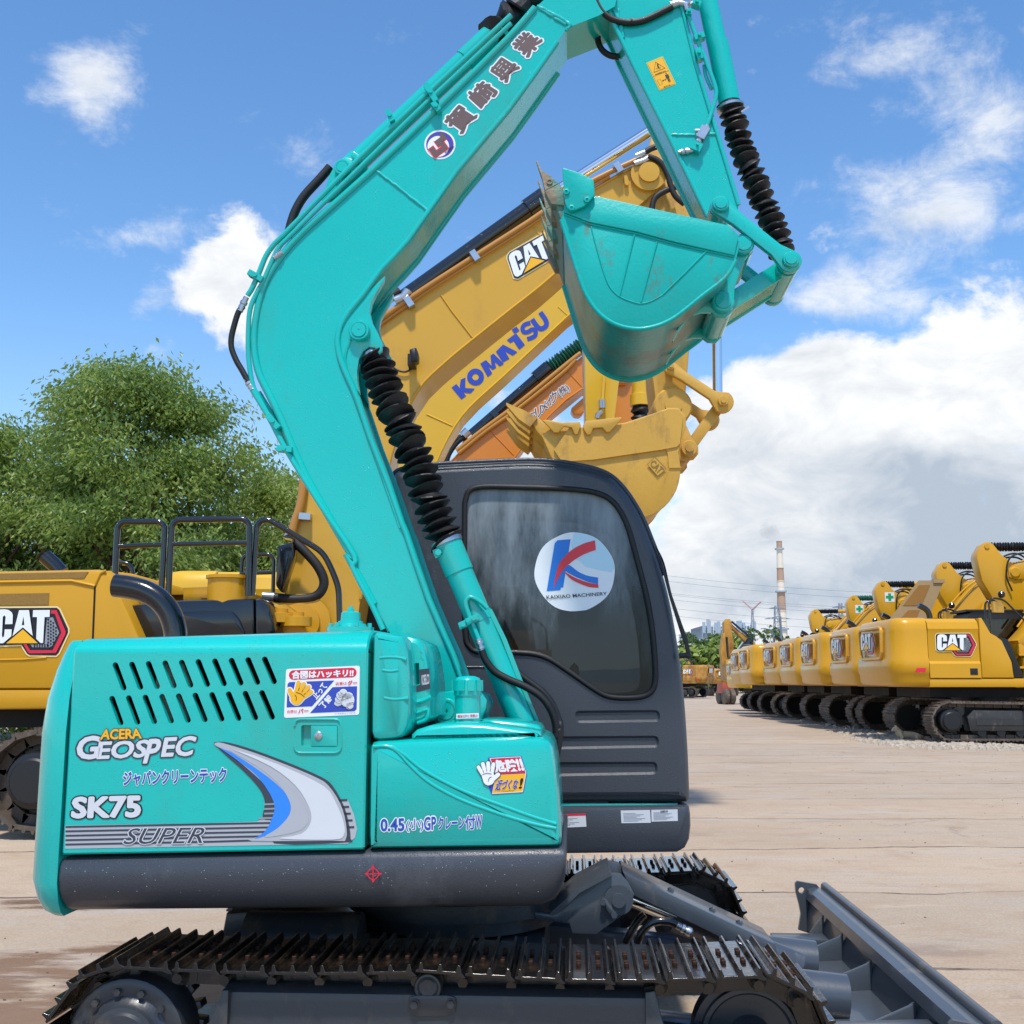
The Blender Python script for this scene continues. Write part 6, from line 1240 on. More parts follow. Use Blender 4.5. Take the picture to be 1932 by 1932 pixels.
def raised_boom(root, paint, low):
    y0, y1 = -.32, .32
    if low: o = [(.15, 2.15), (.05, 2.45), (.35, 2.75), (1.15, 3.75), (1.75, 4.38), (2.35, 4.72), (3.0, 4.75), (5.9, 3.85), (6.15, 3.65), (6.05, 3.45), (5.8, 3.42), (3.2, 4.15), (2.7, 4.05), (2.2, 3.55), (1.2, 2.5), (.55, 2.05)]; tip = (5.95, 3.65)
    else: o = [(.15, 2.15), (.05, 2.45), (.40, 2.95), (1.2, 4.3), (1.9, 5.2), (2.6, 5.72), (3.4, 5.8), (5.5, 5.42), (5.85, 5.25), (5.85, 5.0), (5.6, 4.92), (3.5, 5.05), (2.9, 4.9), (2.3, 4.3), (1.3, 2.8), (.6, 2.05)]; tip = (5.65, 5.15)
    DX = .75 if low else 0; o = [(x+DX, z) for x, z in o]; tip = (tip[0]+DX, tip[1])
    mb = MB(); mb.prism([tuple(p) for p in o], y0, y1, .015); b_ = mb.build('boom', paint, root, smooth=30)
    # arm with its bell-crank plate, tucked in under the boom
    mb = MB(); tx, tz = tip
    plate = [(0, .28), (.35, .55), (.62, .92), (.80, .98), (.93, .90), (1.12, .62), (1.16, .48), (1.04, -.25), (.72, -.85), (-.55, -2.35), (-.80, -2.45), (-.95, -2.3), (-.25, -.45), (-.22, 0)]
    mb.prism([(tx+a, tz+b) for a, b in plate], y0+.06, y1-.06, .02); ar = mb.build('arm', paint, root, smooth=30)
    mb = MB(); mb.lathe((tx, y0-.03, tz), (0, 1, 0), [(0, .14), (.03, .17), (.68, .17), (.71, .14)], 20); mb.build('pin', paint, ar, smooth=40); mb = MB(); mb.lathe((tx+.82, y0+.03, tz+.84), (0, 1, 0), [(0, .08), (.58, .08)], 16); mb.build('pin', paint, ar, smooth=40)
    # arm cylinder in a bellows, hoses at the joint
    q0 = Vector((tx+.80, 0, tz+.84)); q1 = Vector((o[6][0]+.25, 0, o[6][1]+.22)); dd = (q1-q0).normalized(); L_ = (q1-q0).length
    mb = MB(); mb.bellows([q0+dd*.12, q0+dd*(L_*.52)], .09, .155, 15, 12, .05); mb.build('cylinder_boot', root.get('boot', 'boot_fabric'), ar, smooth=30)
    mb = MB(); mb.cyl(q0+dd*(L_*.5), q1, .11, 16); mb.build('arm_cylinder', 'black_gloss' if low else paint, b_, smooth=40)
    mb = MB()
    for y, k in ((-.36, 0), (-.30, .12), (.36, .05)): mb.tube(smooth_path([Vector((tx-.75-k, y, tz+.35)), Vector((tx-.35, y, tz+.55+k)), Vector((tx+.10+k, y, tz+.45)), Vector((tx+.25+k, y, tz-.1)), Vector((tx+.15, y, tz-.6))], 6), .03, 8)
    mb.build('hose', 'black_rubber', b_, smooth=60)
    mb = MB(); pp = [Vector((x, y0-.03, z+.06)) for x, z in o[2:8]]; mb.tube(smooth_path(pp, 4), .03, 8); mb.tube(smooth_path([p+Vector((0, .66, 0)) for p in pp], 4), .03, 8); mb.build('boom_pipe', 'orange_pipe' if False else paint, b_, smooth=60)
    for sg in (-1, 1):
        mb = MB(); p0, p1 = Vector((.95+DX, sg*.45, 1.75)), Vector((o[4][0]+.3, sg*.45, o[4][1]-.45)); m = p0.lerp(p1, .62); mb.cyl(p0, m, .10, 14); mb.cyl(m, p1, .055, 12); mb.build('lift_cylinder', paint, b_, smooth=40)
mat('window_blue', '#9fb2bd', .15, var=.2)

# ================================================================ three large excavators behind the teal one
# --- the ochre one: its own tracing, near side about 10.6 m away
F1 = Fr(-2.6, 12.1, 0); S1 = -1.5
e1 = empty('ochre_excavator', (F1.o.x, F1.o.y, 0), 'big ochre excavator with black handrails and badge on its side, directly behind the teal machine', 'excavator')
def p1_(mb, name, m, parent=None, **k): return mb.build(name, m, parent or e1, **k)
for yc in (-1.3, 1.3): simple_track(e1, yc, xs_=F1.hit('A1', 185, 1690, -1.6)[0], xi_=1.6)
mb = MB(); mb.box(-1.2, .8, -1.0, 1.0, .42, .9, .05); mb.lathe((-.2, 0, .9), (0, 0, 1), [(0, .75), (.3, .75)], 28); p1_(mb, 'carbody', 'black_metal'); mb = MB(); mb.box(-3.2, 2.0, -1.2, 1.2, 1.0, 1.24); p1_(mb, 'turntable_frame', 'deep_black')  # black frame fills the gap under the house, its shade put in as colour
bo = F1.tr('A1', [(-700, 520), (540, 497), (585, 503), (618, 525), (640, 560), (700, 700), (775, 870), (800, 1165), (-700, 1168)], S1)
mb = MB(); mb.prism(bo, S1, 1.5, .05); body = p1_(mb, 'engine_house', 'cat_paint', smooth=40)
lo_ = F1.tr('A1', [(-700, 1168), (1500, 1163), (1500, 1275), (215, 1278), (-700, 1284)], S1+.01); mb = MB(); mb.prism(lo_, S1+.015, 1.48, .03); p1_(mb, 'side_sill', 'cat_paint', smooth=40)
mb = MB(); mb.tube(F1.tr3('A1', [(530, 585), (519, 860), (505, 1160)], S1), .010, 6); p1_(mb, 'panel_seam', 'deep_black', body)
mb = MB(); mb.tube(F1.tr3('A1', [(-300, 575), (400, 562), (530, 590)], S1), .018, 6); mb.tube(F1.tr3('A1', [(530, 588), (560, 520), (590, 505)], S1), .014, 6); mb.tube(F1.tr3('A1', [(-300, 1008), (130, 1000), (260, 990)], S1), .012, 6); p1_(mb, 'panel_crease', 'cat_paint', body, smooth=60)
for q in ([(-300, 528), (492, 512), (470, 548), (-300, 562)], [(-300, 640), (275, 630), (272, 695), (-300, 705)]):
    mb = MB(); mb.prism(F1.tr('A1', q, S1), S1-.006, S1+.02); p1_(mb, 'vent_mesh', 'mesh_paint', body)
d = Dec(F1, S1, .003); d.base = .006; cat_logo(d, 'D5', [(-170, 490), (1700, 490), (1700, 1700), (-170, 1700)]); d.build('logo_badge', body)
mb = MB(); pth = F1.tr3('A1', [(345, 520), (300, 470), (250, 425)], .4); mb.tube(pth, .085, 16); p1_(mb, 'exhaust_pipe', 'black_gloss', smooth=50)
for k, (pts, mid, y) in enumerate((([(640, 560), (648, 380), (655, 265), (680, 234), (890, 232), (918, 258), (912, 400), (900, 615)], [(650, 370), (912, 360)], -1.25), ([(938, 650), (950, 380), (960, 250), (988, 222), (1360, 217), (1390, 245), (1388, 400), (1382, 645)], [(958, 358), (1388, 350)], -1.25), ([(1405, 645), (1420, 400), (1432, 250), (1462, 222), (1500, 222), (1640, 305), (1800, 402), (1850, 500), (1888, 600), (1895, 860)], None, -1.2),
                                 ([(655, 455), (715, 465), (740, 500), (738, 555)], None, .6), ([(1340, 600), (1352, 440), (1372, 420), (1500, 413), (1526, 440), (1522, 635)], [(1345, 520), (1522, 515)], 1.1), ([(1335, 525), (1338, 620)], None, 1.1))):
    mb = MB(); mb.tube([p for p in round3(F1.tr3('A1', pts, y), .1)], .030 if k < 3 else .024, 10)
    if mid: mb.tube(F1.tr3('A1', mid, y), .024, 8)
    p1_(mb, 'handrail', 'black_gloss', smooth=60)
mb = MB(); mb.prism(F1.tr('A1', round_poly([(1545, 365), (1628, 345), (1640, 420), (1570, 630), (1535, 590)], 14), -.75), -.75, -.55, .02); mb.prism(F1.tr('A1', [(1570, 318), (1600, 303), (1635, 305), (1630, 330)], -.75), -.75, -.55); p1_(mb, 'mirror', 'black_gloss', smooth=35)
mb = MB(); mb.prism(F1.tr('A1', [(600, 505), (735, 522), (1022, 600), (1022, 640), (600, 640)], -.9), -.9, 1.3, .01); mb.prism(F1.tr('A1', [(1020, 600), (1245, 592), (1290, 602), (1375, 620), (1375, 700), (1020, 700)], -1.0), -1.0, .9, .01); mb.prism(F1.tr('A1', [(1112, 655), (1150, 640), (1205, 640), (1235, 660)], -1.05), -1.05, -.8)
c_ = F1.h3('A1', 1285, 640, -1.0); mb.lathe((c_.x, c_.y-.1, c_.z-.1), (0, 0, 1), [(0, .2), (.24, .2), (.25, .22), (.28, .22), (.29, 0)], 18); p1_(mb, 'deck', 'cat_paint', smooth=35)
mb = MB(); mb.prism(F1.tr('A1', [(690, 700), (965, 672), (1415, 660), (1418, 870), (770, 900)], -1.3), -1.3, -.3, .03); mb.prism(F1.tr('A1', [(1420, 665), (1450, 660), (1500, 700), (1540, 850), (1422, 880)], -1.28), -1.28, -.4, .03); mb.prism(F1.tr('A1', round_poly([(1000, 735), (1290, 728), (1330, 770), (1370, 860), (1010, 880)], 20), -1.33), -1.33, -1.2, .02); p1_(mb, 'black_hood', 'black_gloss', smooth=35)
mb = MB(); mb.prism(F1.tr('A1', [(1440, 760), (1500, 700), (1590, 690), (1660, 740), (1700, 840), (1700, 900), (1440, 900)], -.9), -.9, -.4, .02); mb.lathe(F1.h3('A1', 1690, 800, -.5), (0, -1, 0), [(0, .3), (.12, .3), (.13, .2), (.2, .2), (.21, 0)], 26)
for q in ((1560, 762), (1650, 782)): mb.lathe(F1.h3('A1', *q, -.95), (0, 0, 1), [(-.06, .16), (.03, .16), (.04, .08), (.08, .08), (.085, 0)], 12)
p1_(mb, 'boom_foot', 'cat_paint', smooth=40)
mb = MB(); mb.box(.6, 2.4, .35, 1.45, 1.3, 3.3, .08); p1_(mb, 'cab', 'black_metal', smooth=35)
B1Y = -.36
ob = [(530, 1215), (538, 1120), (556, 1000), (577, 900), (612, 800), (660, 705), (711, 618), (760, 583), (800, 557), (900, 494), (1000, 430), (1080, 377), (1130, 352), (1185, 320), (1213, 311), (1238, 322), (1250, 340), (1244, 354), (1205, 388), (1100, 470), (1020, 540), (970, 579), (896, 638), (860, 667), (828, 695), (800, 722), (775, 760), (755, 805), (738, 860), (722, 930), (700, 1030), (680, 1130), (668, 1215)]
mb = MB(); mb.prism(F1.tr('P', ob, B1Y), B1Y, .36); boom1 = p1_(mb, 'boom', 'cat_boom_paint', smooth=24)
mb = MB()
for line in (ob[1:16], ob[19:-1]): mb.tube(smooth_path(F1.tr3('P', line, B1Y), 2), .020, 6)
mb.tube(F1.tr3('Z4', [(1375, 335), (1440, 430), (1565, 590)], B1Y), .012, 6); mb.tube(F1.tr3('P', [(1010, 430), (1050, 500)], B1Y), .012, 6)
p1_(mb, 'weld_bead', 'cat_boom_paint', boom1, smooth=60)
mb = MB(); pip = F1.tr3('P', [(572, 905), (548, 1010)], B1Y-.05)
mb.tube(smooth_path(F1.tr3('P', [(575, 860), (572, 915), (566, 955), (556, 985), (550, 1010)], B1Y-.05), 4), .045, 10)
mb.tube(smooth_path(F1.tr3('P', [(690, 625), (712, 606), (800, 545), (900, 481), (1000, 417), (1080, 362), (1150, 325), (1200, 302)], B1Y-.05), 3), .031, 10); mb.tube(smooth_path(F1.tr3('P', [(690, 635), (712, 616), (800, 554), (900, 490), (1000, 426), (1080, 371), (1150, 333)], B1Y-.03), 3), .021, 8)
p1_(mb, 'boom_pipe', 'orange_pipe', boom1, smooth=60)
mb = MB()
for q in ((576, 975), (772, 571), (896, 484), (1166, 318)): c = F1.h3('P', *q, B1Y-.06); dq_ = (.08, 0, 1) if q[0] < 600 else (1, 0, .65); mb.obox(c, dq_, (0, 1, 0), (-dq_[2], 0, dq_[0]), .035, .05, .06)
c = F1.h3('P', 555, 1015, B1Y-.05); mb.obox(c, (1, 0, -.5), (0, 1, 0), (.5, 0, 1), .10, .04, .04); mb.tube(F1.tr3('P', [(745, 568), (762, 560), (770, 548)], B1Y-.06), .05, 10); mb.tube(F1.tr3('Z2', [(840, 1080), (905, 1060), (935, 1040)], B1Y-.06), .035, 10); mb.tube(F1.tr3('Z2', [(850, 1030), (910, 1005)], B1Y-.04), .035, 10); mb.tube(F1.tr3('A1', [(1465, 648), (1530, 652)], -.6), .05, 10)
p1_(mb, 'pipe_clamp', 'zinc', boom1, smooth=40)
mb = MB(); mb.tube(smooth_path(F1.tr3('Z2', [(930, 1030), (985, 1050), (1030, 1090), (1060, 1150), (1080, 1220), (1110, 1290), (1170, 1345)], B1Y-.08), 6), .032, 10); mb.tube(smooth_path(F1.tr3('Z2', [(1115, 1230), (1050, 1255), (990, 1290), (965, 1330), (955, 1390)], B1Y-.06), 6), .034, 10); mb.tube(smooth_path(F1.tr3('Z2', [(915, 1000), (960, 975), (1010, 960)], B1Y-.02), 4), .034, 10)
mb.tube(smooth_path(F1.tr3('A1', [(1640, 345), (1700, 400), (1770, 480), (1805, 560), (1790, 620), (1740, 655), (1640, 665), (1530, 655)], -.6), 6), .05, 12); mb.tube(smooth_path(F1.tr3('Z4', [(1050, 370), (1080, 340), (1130, 310)], -.3), 4), .05, 10)
p1_(mb, 'hose', 'black_rubber', boom1, smooth=60)
AY1 = -.12
mb = MB(); k0, k1, k2 = F1.h3('P', 760, 566, AY1), F1.h3('P', 1028, 374, AY1), F1.h3('P', 1238, 240, AY1); kd = (k1-k0).normalized(); mb.cyl(k0, k1, .105, 24); mb.cyl(k1-kd*.25, k1, .13, 24); cy1 = p1_(mb, 'arm_cylinder', 'black_gloss', boom1, smooth=40)
mb = MB(); mb.cyl(k1, k2, .06, 20); p1_(mb, 'cylinder_rod', 'chrome', boom1, smooth=40)
mb = MB(); c = F1.h3('Z2', 937, 1138, B1Y-.06); mb.lathe((c.x, c.y+.06, c.z), (0, -1, 0), [(0, .20), (.05, .20), (.055, .115), (.09, .115), (.095, 0)], 28); mb.prism(F1.tr('Z2', round_poly([(835, 1170), (850, 1140), (905, 1100), (960, 1200), (905, 1235), (875, 1225)], 10), B1Y), B1Y-.02, B1Y+.05); mb.prism(F1.tr('Z2', round_poly([(770, 1170), (790, 1165), (803, 1210), (795, 1235), (775, 1225)], 8), B1Y), B1Y-.05, B1Y); p1_(mb, 'boom_pin', 'cat_boom_paint', boom1, smooth=40)
d = Dec(F1, B1Y, .003); d.base = .006; cat_logo(d, 'Z3', [(-8, 735), (225, 604), (292, 745), (50, 890)], full=False, plate='ink_dark'); d.build('logo_badge', boom1)
mb = MB(); mb.prism(F1.tr('Z4', round_poly([(1185, 665), (1225, 652), (1240, 690), (1238, 735), (1190, 745)], 10), B1Y-.25), B1Y-.30, B1Y-.12, .02); mb.obox(F1.h3('Z4', 1200, 735, B1Y-.1), (1, 0, 0), (0, 1, 0), (0, 0, 1), .04, .10, .06); p1_(mb, 'work_lamp', 'black_metal', boom1, smooth=35)
mb = MB(); mb.tube(smooth_path(F1.tr3('Z4', [(1070, 755), (1110, 785), (1160, 795), (1200, 775)], B1Y-.03), 4), .012, 6); p1_(mb, 'lamp_cable', 'black_rubber', boom1)
arm1 = [(1232, 245), (1258, 250), (1292, 330), (1330, 470), (1322, 560), (1302, 646), (1293, 752), (1288, 775), (1268, 792), (1246, 788), (1239, 776), (1231, 711), (1225, 600), (1215, 480), (1204, 392), (1212, 330), (1220, 290)]
mb = MB(); mb.prism(F1.tr('P', arm1, -.30), -.30, .30, .02); a1_ = p1_(mb, 'arm', 'cat_bucket_paint', smooth=30)
c = F1.h3('D6', 605, 1110, -.34); mb = MB(); mb.lathe((c.x, -.36, c.z), (0, 1, 0), [(0, .19), (.02, .21), (.7, .21), (.72, .19)], 28); mb.lathe((c.x, -.385, c.z), (0, 1, 0), [(0, .09), (.03, .09)], 20); p1_(mb, 'arm_pin', 'cat_bucket_paint', a1_, smooth=40)
KB = -.72
bp1_ = [(1068, 803), (1110, 806), (1180, 797), (1235, 779), (1262, 769), (1280, 770), (1294, 784), (1294, 806), (1285, 832), (1281, 850), (1284, 880), (1283, 903), (1270, 940), (1250, 960), (1225, 972), (1180, 975), (1130, 960), (1080, 920), (1045, 870), (1022, 822), (1040, 806)]
bp1 = bp1_[:6]+[tuple(p) for p in smooth_path([(1294, 784), (1294, 806), (1285, 832), (1282, 860), (1284, 890), (1276, 925), (1255, 955), (1222, 974), (1180, 978), (1130, 962), (1080, 922), (1045, 872), (1022, 822)], 3)]+[(1040, 806)]
mb = MB(); sp = F1.tr('P', bp1, KB); mb.prism(sp, KB, KB+.05, .01); mb.prism(sp, -KB-.05, -KB, .01); bk1 = p1_(mb, 'bucket', 'cat_bucket_paint', smooth=35)
ins_ = inset(sp, .05)[14:-1]; mb = MB(); mb.prism(inset(sp, .012)[14:-1]+ins_[::-1], KB+.04, -KB-.04); p1_(mb, 'bucket_shell', 'cat_bucket_paint', bk1, smooth=40)
mb = MB(); mb.prism(F1.tr('P', [(1075, 806), (1110, 810), (1180, 801), (1235, 783), (1262, 773), (1279, 774), (1288, 786), (1282, 838), (1276, 844), (1250, 849), (1120, 868), (1060, 872), (1045, 850)], KB), KB-.03, KB); mb.prism(F1.tr('D6', [(685, 1510), (660, 1640), (690, 1800), (560, 1800), (545, 1640), (505, 1540)], KB), KB-.015, KB)
p1_(mb, 'wear_plate', 'cat_bucket_paint', bk1, smooth=30)
d = Dec(F1, KB, .003); d.base = .016; dq = [(400, 1678), (528, 1810), (432, 1890), (318, 1762)]; d.poly('D6', dq, 'cat_bucket_paint', 0); d.stroke('D6', dq, 6, 'mesh_paint', 1, True); d.text('D6', [(385, 1705), (505, 1810), (440, 1868), (345, 1765)], 'CAT', 'mesh_paint', 1, .02); d.build('cast_mark', bk1)
for q in ([(215, 1742), (240, 1738), (330, 1755), (440, 1752), (446, 1775), (425, 1825), (408, 1825), (390, 1785), (345, 1778), (310, 1815), (285, 1815)], [(460, 1770), (475, 1745), (690, 1722), (690, 1735), (620, 1810), (600, 1815), (575, 1785), (520, 1788), (505, 1825), (485, 1830), (465, 1800)]):
    mb = MB(); mb.prism(F1.tr('Z3', q, KB), KB-.07, KB-.03, .008); p1_(mb, 'side_cutter', 'cat_bucket_paint', bk1, smooth=30)
mb = MB(); mb.prism(F1.tr('P', [(1000, 790), (1014, 786), (1040, 806), (1052, 830), (1030, 832), (1012, 812)], KB), KB+.02, -KB-.02, .01); p1_(mb, 'cutting_lip', 'cat_bucket_paint', bk1, smooth=30)
for k in range(5):
    y = KB+.08+k*(-2*KB-.16)/4; mb = MB(); rg = []
    for (a, b), w in (([(1014, 788), (1000, 806)], .09), ([(985, 772), (978, 790)], .08), ([(968, 764), (966, 775)], .05), ([(955, 757), (955, 761)], .025)):
        A_, B_ = F1.hit('P', *a, KB), F1.hit('P', *b, KB); rg.append([(A_[0], y-w, A_[1]), (A_[0], y+w, A_[1]), (B_[0], y+w, B_[1]), (B_[0], y-w, B_[1])])
    mb.loft(rg); p1_(mb, 'tooth', 'cat_bucket_paint', bk1, smooth=30)
pm1 = abs(F1.hit('D6', 100, 0, -.45)[0]-F1.hit('D6', 0, 0, -.45)[0])/100
g1, g2, g3 = F1.hit('D6', 577, 672, -.45), F1.hit('D6', 1160, 1058, -.45), F1.hit('D6', 783, 1582, -.45)
mb = MB(); lo = link_plate(g1, g2, 72*pm1, 125*pm1, 55*pm1)
for y in (-.45, .38): mb.prism(lo, y, y+.07, .01)
p1_(mb, 'side_link', 'cat_bucket_paint', smooth=35)
mb = MB(); d_ = (Vector(g3)-Vector(g2)).normalized(); n_ = Vector((-d_.y, d_.x))*62*pm1; mb.prism([tuple(Vector(g2)+n_), tuple(Vector(g2)-n_), tuple(Vector(g3)-n_), tuple(Vector(g3)+n_)], -.34, .34, .01); p1_(mb, 'bucket_link', 'cat_bucket_paint', smooth=35)
mb = MB(); er = F1.tr('D6', [(700, 1440), (740, 1300), (760, 1330), (815, 1450), (890, 1560), (890, 1640), (840, 1700), (760, 1710), (680, 1700), (620, 1560)], -.42)
for y in (-.42, .36): mb.prism(er, y, y+.06, .01)
p1_(mb, 'bucket_ear', 'cat_bucket_paint', bk1, smooth=35)
for c, r, yy in ((g2, 58, -.45), (g1, 40, -.45), (g3, 90, -.44)):
    mb = MB(); mb.lathe((c[0], yy-.04, c[1]), (0, 1, 0), [(0, r*pm1*.9), (.015, r*pm1), (-2*yy+.06, r*pm1)], 24); mb.lathe((c[0], yy-.06, c[1]), (0, 1, 0), [(0, r*pm1*.5), (.03, r*pm1*.5)], 16); p1_(mb, 'link_pin', 'cat_bucket_paint', smooth=40)
mb = MB(); r0_, r1_ = F1.h3('P', 1354, 748, -.02), F1.h3('P', 1352, 560, -.02); mb.cyl(r0_, r1_, .055, 20); p1_(mb, 'cylinder_rod', 'chrome', smooth=40)
mb = MB(); r2_ = F1.h3('P', 1322, 330, -.02); mb.cyl(r1_, r2_, .10, 20); mb.lathe(r2_+Vector((0, -.2, 0)), (0, 1, 0), [(0, .1), (.4, .1)], 18); mb.prism(F1.tr('P', [(1280, 300), (1322, 312), (1336, 330), (1322, 350), (1290, 365)], -.2), -.2, -.14); mb.prism(F1.tr('P', [(1280, 300), (1322, 312), (1336, 330), (1322, 350), (1290, 365)], -.2), .12, .18); p1_(mb, 'bucket_cylinder', 'cat_paint', smooth=40)

# --- the yellow one further back
F2 = Fr(-2.2, 16.6, 0); e2 = excavator('yellow_excavator', (F2.o.x, F2.o.y, 0), 'bright yellow excavator whose boom carries blue lettering, between the ochre and orange machines', None, paint='komatsu_paint', boom_on=False, logo=False)
KY = -.32
o2_ = [(690, 1170), (705, 1060), (722, 940), (742, 870), (768, 805), (805, 752), (836, 722), (892, 676), (1020, 570), (1090, 512), (1130, 490), (1160, 500), (1170, 530), (1150, 555), (1100, 575), (1074, 594), (950, 710), (902, 753), (871, 786), (844, 829), (820, 882), (808, 930), (795, 1060), (790, 1170)]
mb = MB(); mb.prism(F2.tr('P', o2_, KY), KY, .34); b2_ = mb.build('boom', 'komatsu_paint', e2, smooth=24)
mb = MB()
for line in (o2_[1:10], o2_[14:-1]): mb.tube(smooth_path(F2.tr3('P', line, KY), 2), .018, 6)
mb.tube(F2.tr3('C4', [(0, 1300), (310, 1440)], KY), .012, 6); mb.tube(F2.tr3('C4', [(1590, 0), (1700, 100)], KY), .012, 6); mb.build('weld_bead', 'komatsu_paint', b2_, smooth=60)
d = Dec(F2, KY, .0018); d.base = .006
for pts in ([(300, 977), (358, 934), (476, 1078), (420, 1120)], [(404, 990), (400, 960), (412, 882), (468, 856), (466, 984), (582, 990), (530, 1046), (440, 1034)],
            [(648, 688), (716, 645), (784, 716), (770, 592), (806, 566), (932, 690), (884, 722), (824, 668), (838, 738), (796, 762), (742, 718), (792, 804), (738, 850)], [(836, 544), (922, 458), (1096, 548), (1040, 592), (946, 540), (1000, 628), (920, 672)],
            [(968, 405), (1058, 336), (1086, 330), (1186, 462), (1118, 520), (1050, 416), (1010, 440)], [(1026, 279), (1084, 240), (1120, 290), (1062, 329)]): d.poly('C4', pts, 'ink_navy', 0 if pts[0] != (404, 990) else .5)
d.poly('C4', circ2((590, 850), 102, 32), 'ink_navy', 0, [circ2((590, 850), 40, 20)])
d.stroke('C4', smooth_path([(1252, 196), (1190, 215), (1158, 255), (1172, 305), (1225, 305), (1275, 275), (1315, 300), (1308, 350), (1262, 378), (1214, 392)], 4), 52, 'ink_navy', 0); d.stroke('C4', smooth_path([(1272, 152), (1335, 240), (1385, 268), (1440, 232), (1440, 170), (1372, 68)], 4), 58, 'ink_navy', 0)
d.build('lettering', b2_)
a2o = [(1110, 500), (1165, 490), (1190, 520), (1180, 640), (1168, 720), (1158, 800), (1150, 880), (1110, 880), (1106, 795), (1103, 680), (1100, 560)]
mb = MB(); mb.prism(F2.tr('P', a2o, -.26), -.26, .28, .01); a2_ = mb.build('arm', 'komatsu_paint', e2, smooth=30)
mb = MB(); q0, q1 = F2.h3('Z3', 805, 1400, -.05), F2.h3('Z3', 808, 1640, -.05); mb.cyl(q0, q1, .13, 20); mb.lathe(q1, (0, 0, 1), [(-.02, .16), (.15, .16), (.16, .14)], 20); mb.build('bucket_cylinder', 'komatsu_paint', e2, smooth=40)
mb = MB(); mb.bellows([q1, q1+Vector((.02, 0, -.9))], .10, .16, 6, 14, .15); mb.build('cylinder_boot', 'boot_fabric', e2, smooth=25)
mb = MB(); mb.tube(F2.tr3('Z3', [(588, 1470), (580, 1600), (575, 1690)], -.30), .025, 8); mb.build('arm_pipe', 'komatsu_paint', a2_, smooth=60)
mb = MB(); mb.tube(F2.tr3('Z3', [(576, 1610), (578, 1660)], -.32), .05, 8); mb.tube(F2.tr3('Z3', [(575, 1680), (550, 1700), (546, 1720)], -.32), .04, 8); mb.build('hose_fitting', 'zinc', a2_, smooth=50)
mb = MB(); mb.tube(F2.tr3('Z3', [(868, 1450), (872, 1560), (866, 1700)], .2), .13, 14); mb.build('gas_strut', 'black_gloss', e2, smooth=50)
# --- the orange one
F3 = Fr(-1.2, 21.2, 0); e3 = excavator('orange_excavator', (F3.o.x, F3.o.y, 0), 'orange excavator with a black arm cylinder in green boot, furthest of the three behind', None, paint='orange_paint', boom_on=False, logo=False)
OY = -.32
o3_ = [(770, 1170), (790, 1060), (812, 930), (835, 890), (866, 856), (974, 770), (1045, 716), (1080, 690), (1120, 655), (1180, 660), (1200, 700), (1180, 725), (1102, 731), (1039, 782), (1000, 826), (970, 865), (930, 925), (890, 1060), (880, 1170)]
mb = MB(); mb.prism(F3.tr('P', o3_, OY), OY, .34); b3_ = mb.build('boom', 'orange_paint', e3, smooth=24)
mb = MB()
for line in (o3_[2:9], o3_[11:-1]): mb.tube(smooth_path(F3.tr3('P', line, OY), 2), .02, 6)
mb.tube(F3.tr3('C4', [(1700, 780), (1880, 970)], OY), .014, 6); mb.tube(F3.tr3('C4', [(780, 1510), (1050, 1790)], OY), .014, 6); mb.build('weld_bead', 'orange_paint', b3_, smooth=60)
mb = MB(); mb.tube(smooth_path(F3.tr3('C4', [(1860, 560), (1780, 620), (1620, 750), (1080, 1190), (700, 1470), (360, 1740)], OY-.05), 3), .045, 8); mb.tube(smooth_path(F3.tr3('C4', [(1800, 640), (1640, 800), (1100, 1235), (720, 1500), (380, 1775)], OY-.05), 3), .04, 8); mb.build('boom_pipe', 'orange_pipe', b3_, smooth=60)
mb = MB(); k0, k1, k2 = F3.h3('C4', 540, 1560, 0), F3.h3('C4', 1480, 745, 0), F3.h3('C4', 1870, 470, 0); kd = (k1-k0).normalized(); mb.cyl(k0, k1, .12, 22); mb.cyl(k1-kd*.35, k1, .165, 22); c = F3.h3('C4', 820, 1295, -.15); mb.obox(c, kd, (0, 1, 0), kd.cross(Vector((0, 1, 0))), .06, .04, .06); mb.build('arm_cylinder', 'black_gloss', b3_, smooth=40)
mb = MB(); mb.bellows([k1, k2], .10, .17, 12, 16, .04); mb.build('cylinder_boot', 'green_boot', b3_, smooth=30)
mb = MB()
for dx in (0, 50): mb.tube(smooth_path(F3.tr3('C4', [(185+dx, 1900), (220+dx, 1780), (310+dx, 1650), (420+dx, 1560)], OY), 5), .05, 8)
mb.build('hose', 'black_rubber', b3_, smooth=60)
mb = MB(); mb.tube(F3.tr3('C4', [(440, 1560), (500, 1500)], OY), .09, 10); mb.build('hose_fitting', 'zinc', b3_, smooth=50)
mb = MB(); mb.prism(F3.tr('C4', [(370, 1750), (440, 1600), (480, 1578), (540, 1600), (550, 1640)], OY), OY+.1, OY+.2, .01); c = F3.h3('C4', 487, 1638, OY+.1); mb.cyl(c, c+Vector((0, -.05, 0)), .07, 16); mb.build('pin_bracket', 'orange_paint', b3_, smooth=40)
d = Dec(F3, OY, .003); d.base = .006
for ch, q in (('ミ', [(1225, 1310), (1300, 1260), (1330, 1350), (1255, 1400)]), ('リ', [(1305, 1235), (1375, 1190), (1395, 1300), (1325, 1355)]), ('メ', [(1365, 1180), (1440, 1130), (1470, 1235), (1390, 1290)]), ('イ', [(1430, 1110), (1500, 1060), (1530, 1170), (1455, 1225)]), ('ク', [(1480, 1060), (1560, 1010), (1590, 1130), (1510, 1180)]), ('(株)', [(1555, 1010), (1680, 925), (1740, 1020), (1615, 1105)])):
    d.outlined('C4', q, ch, 'ink_brown', 'ink_white', 0, .02, .075)
d.build('lettering', b3_)
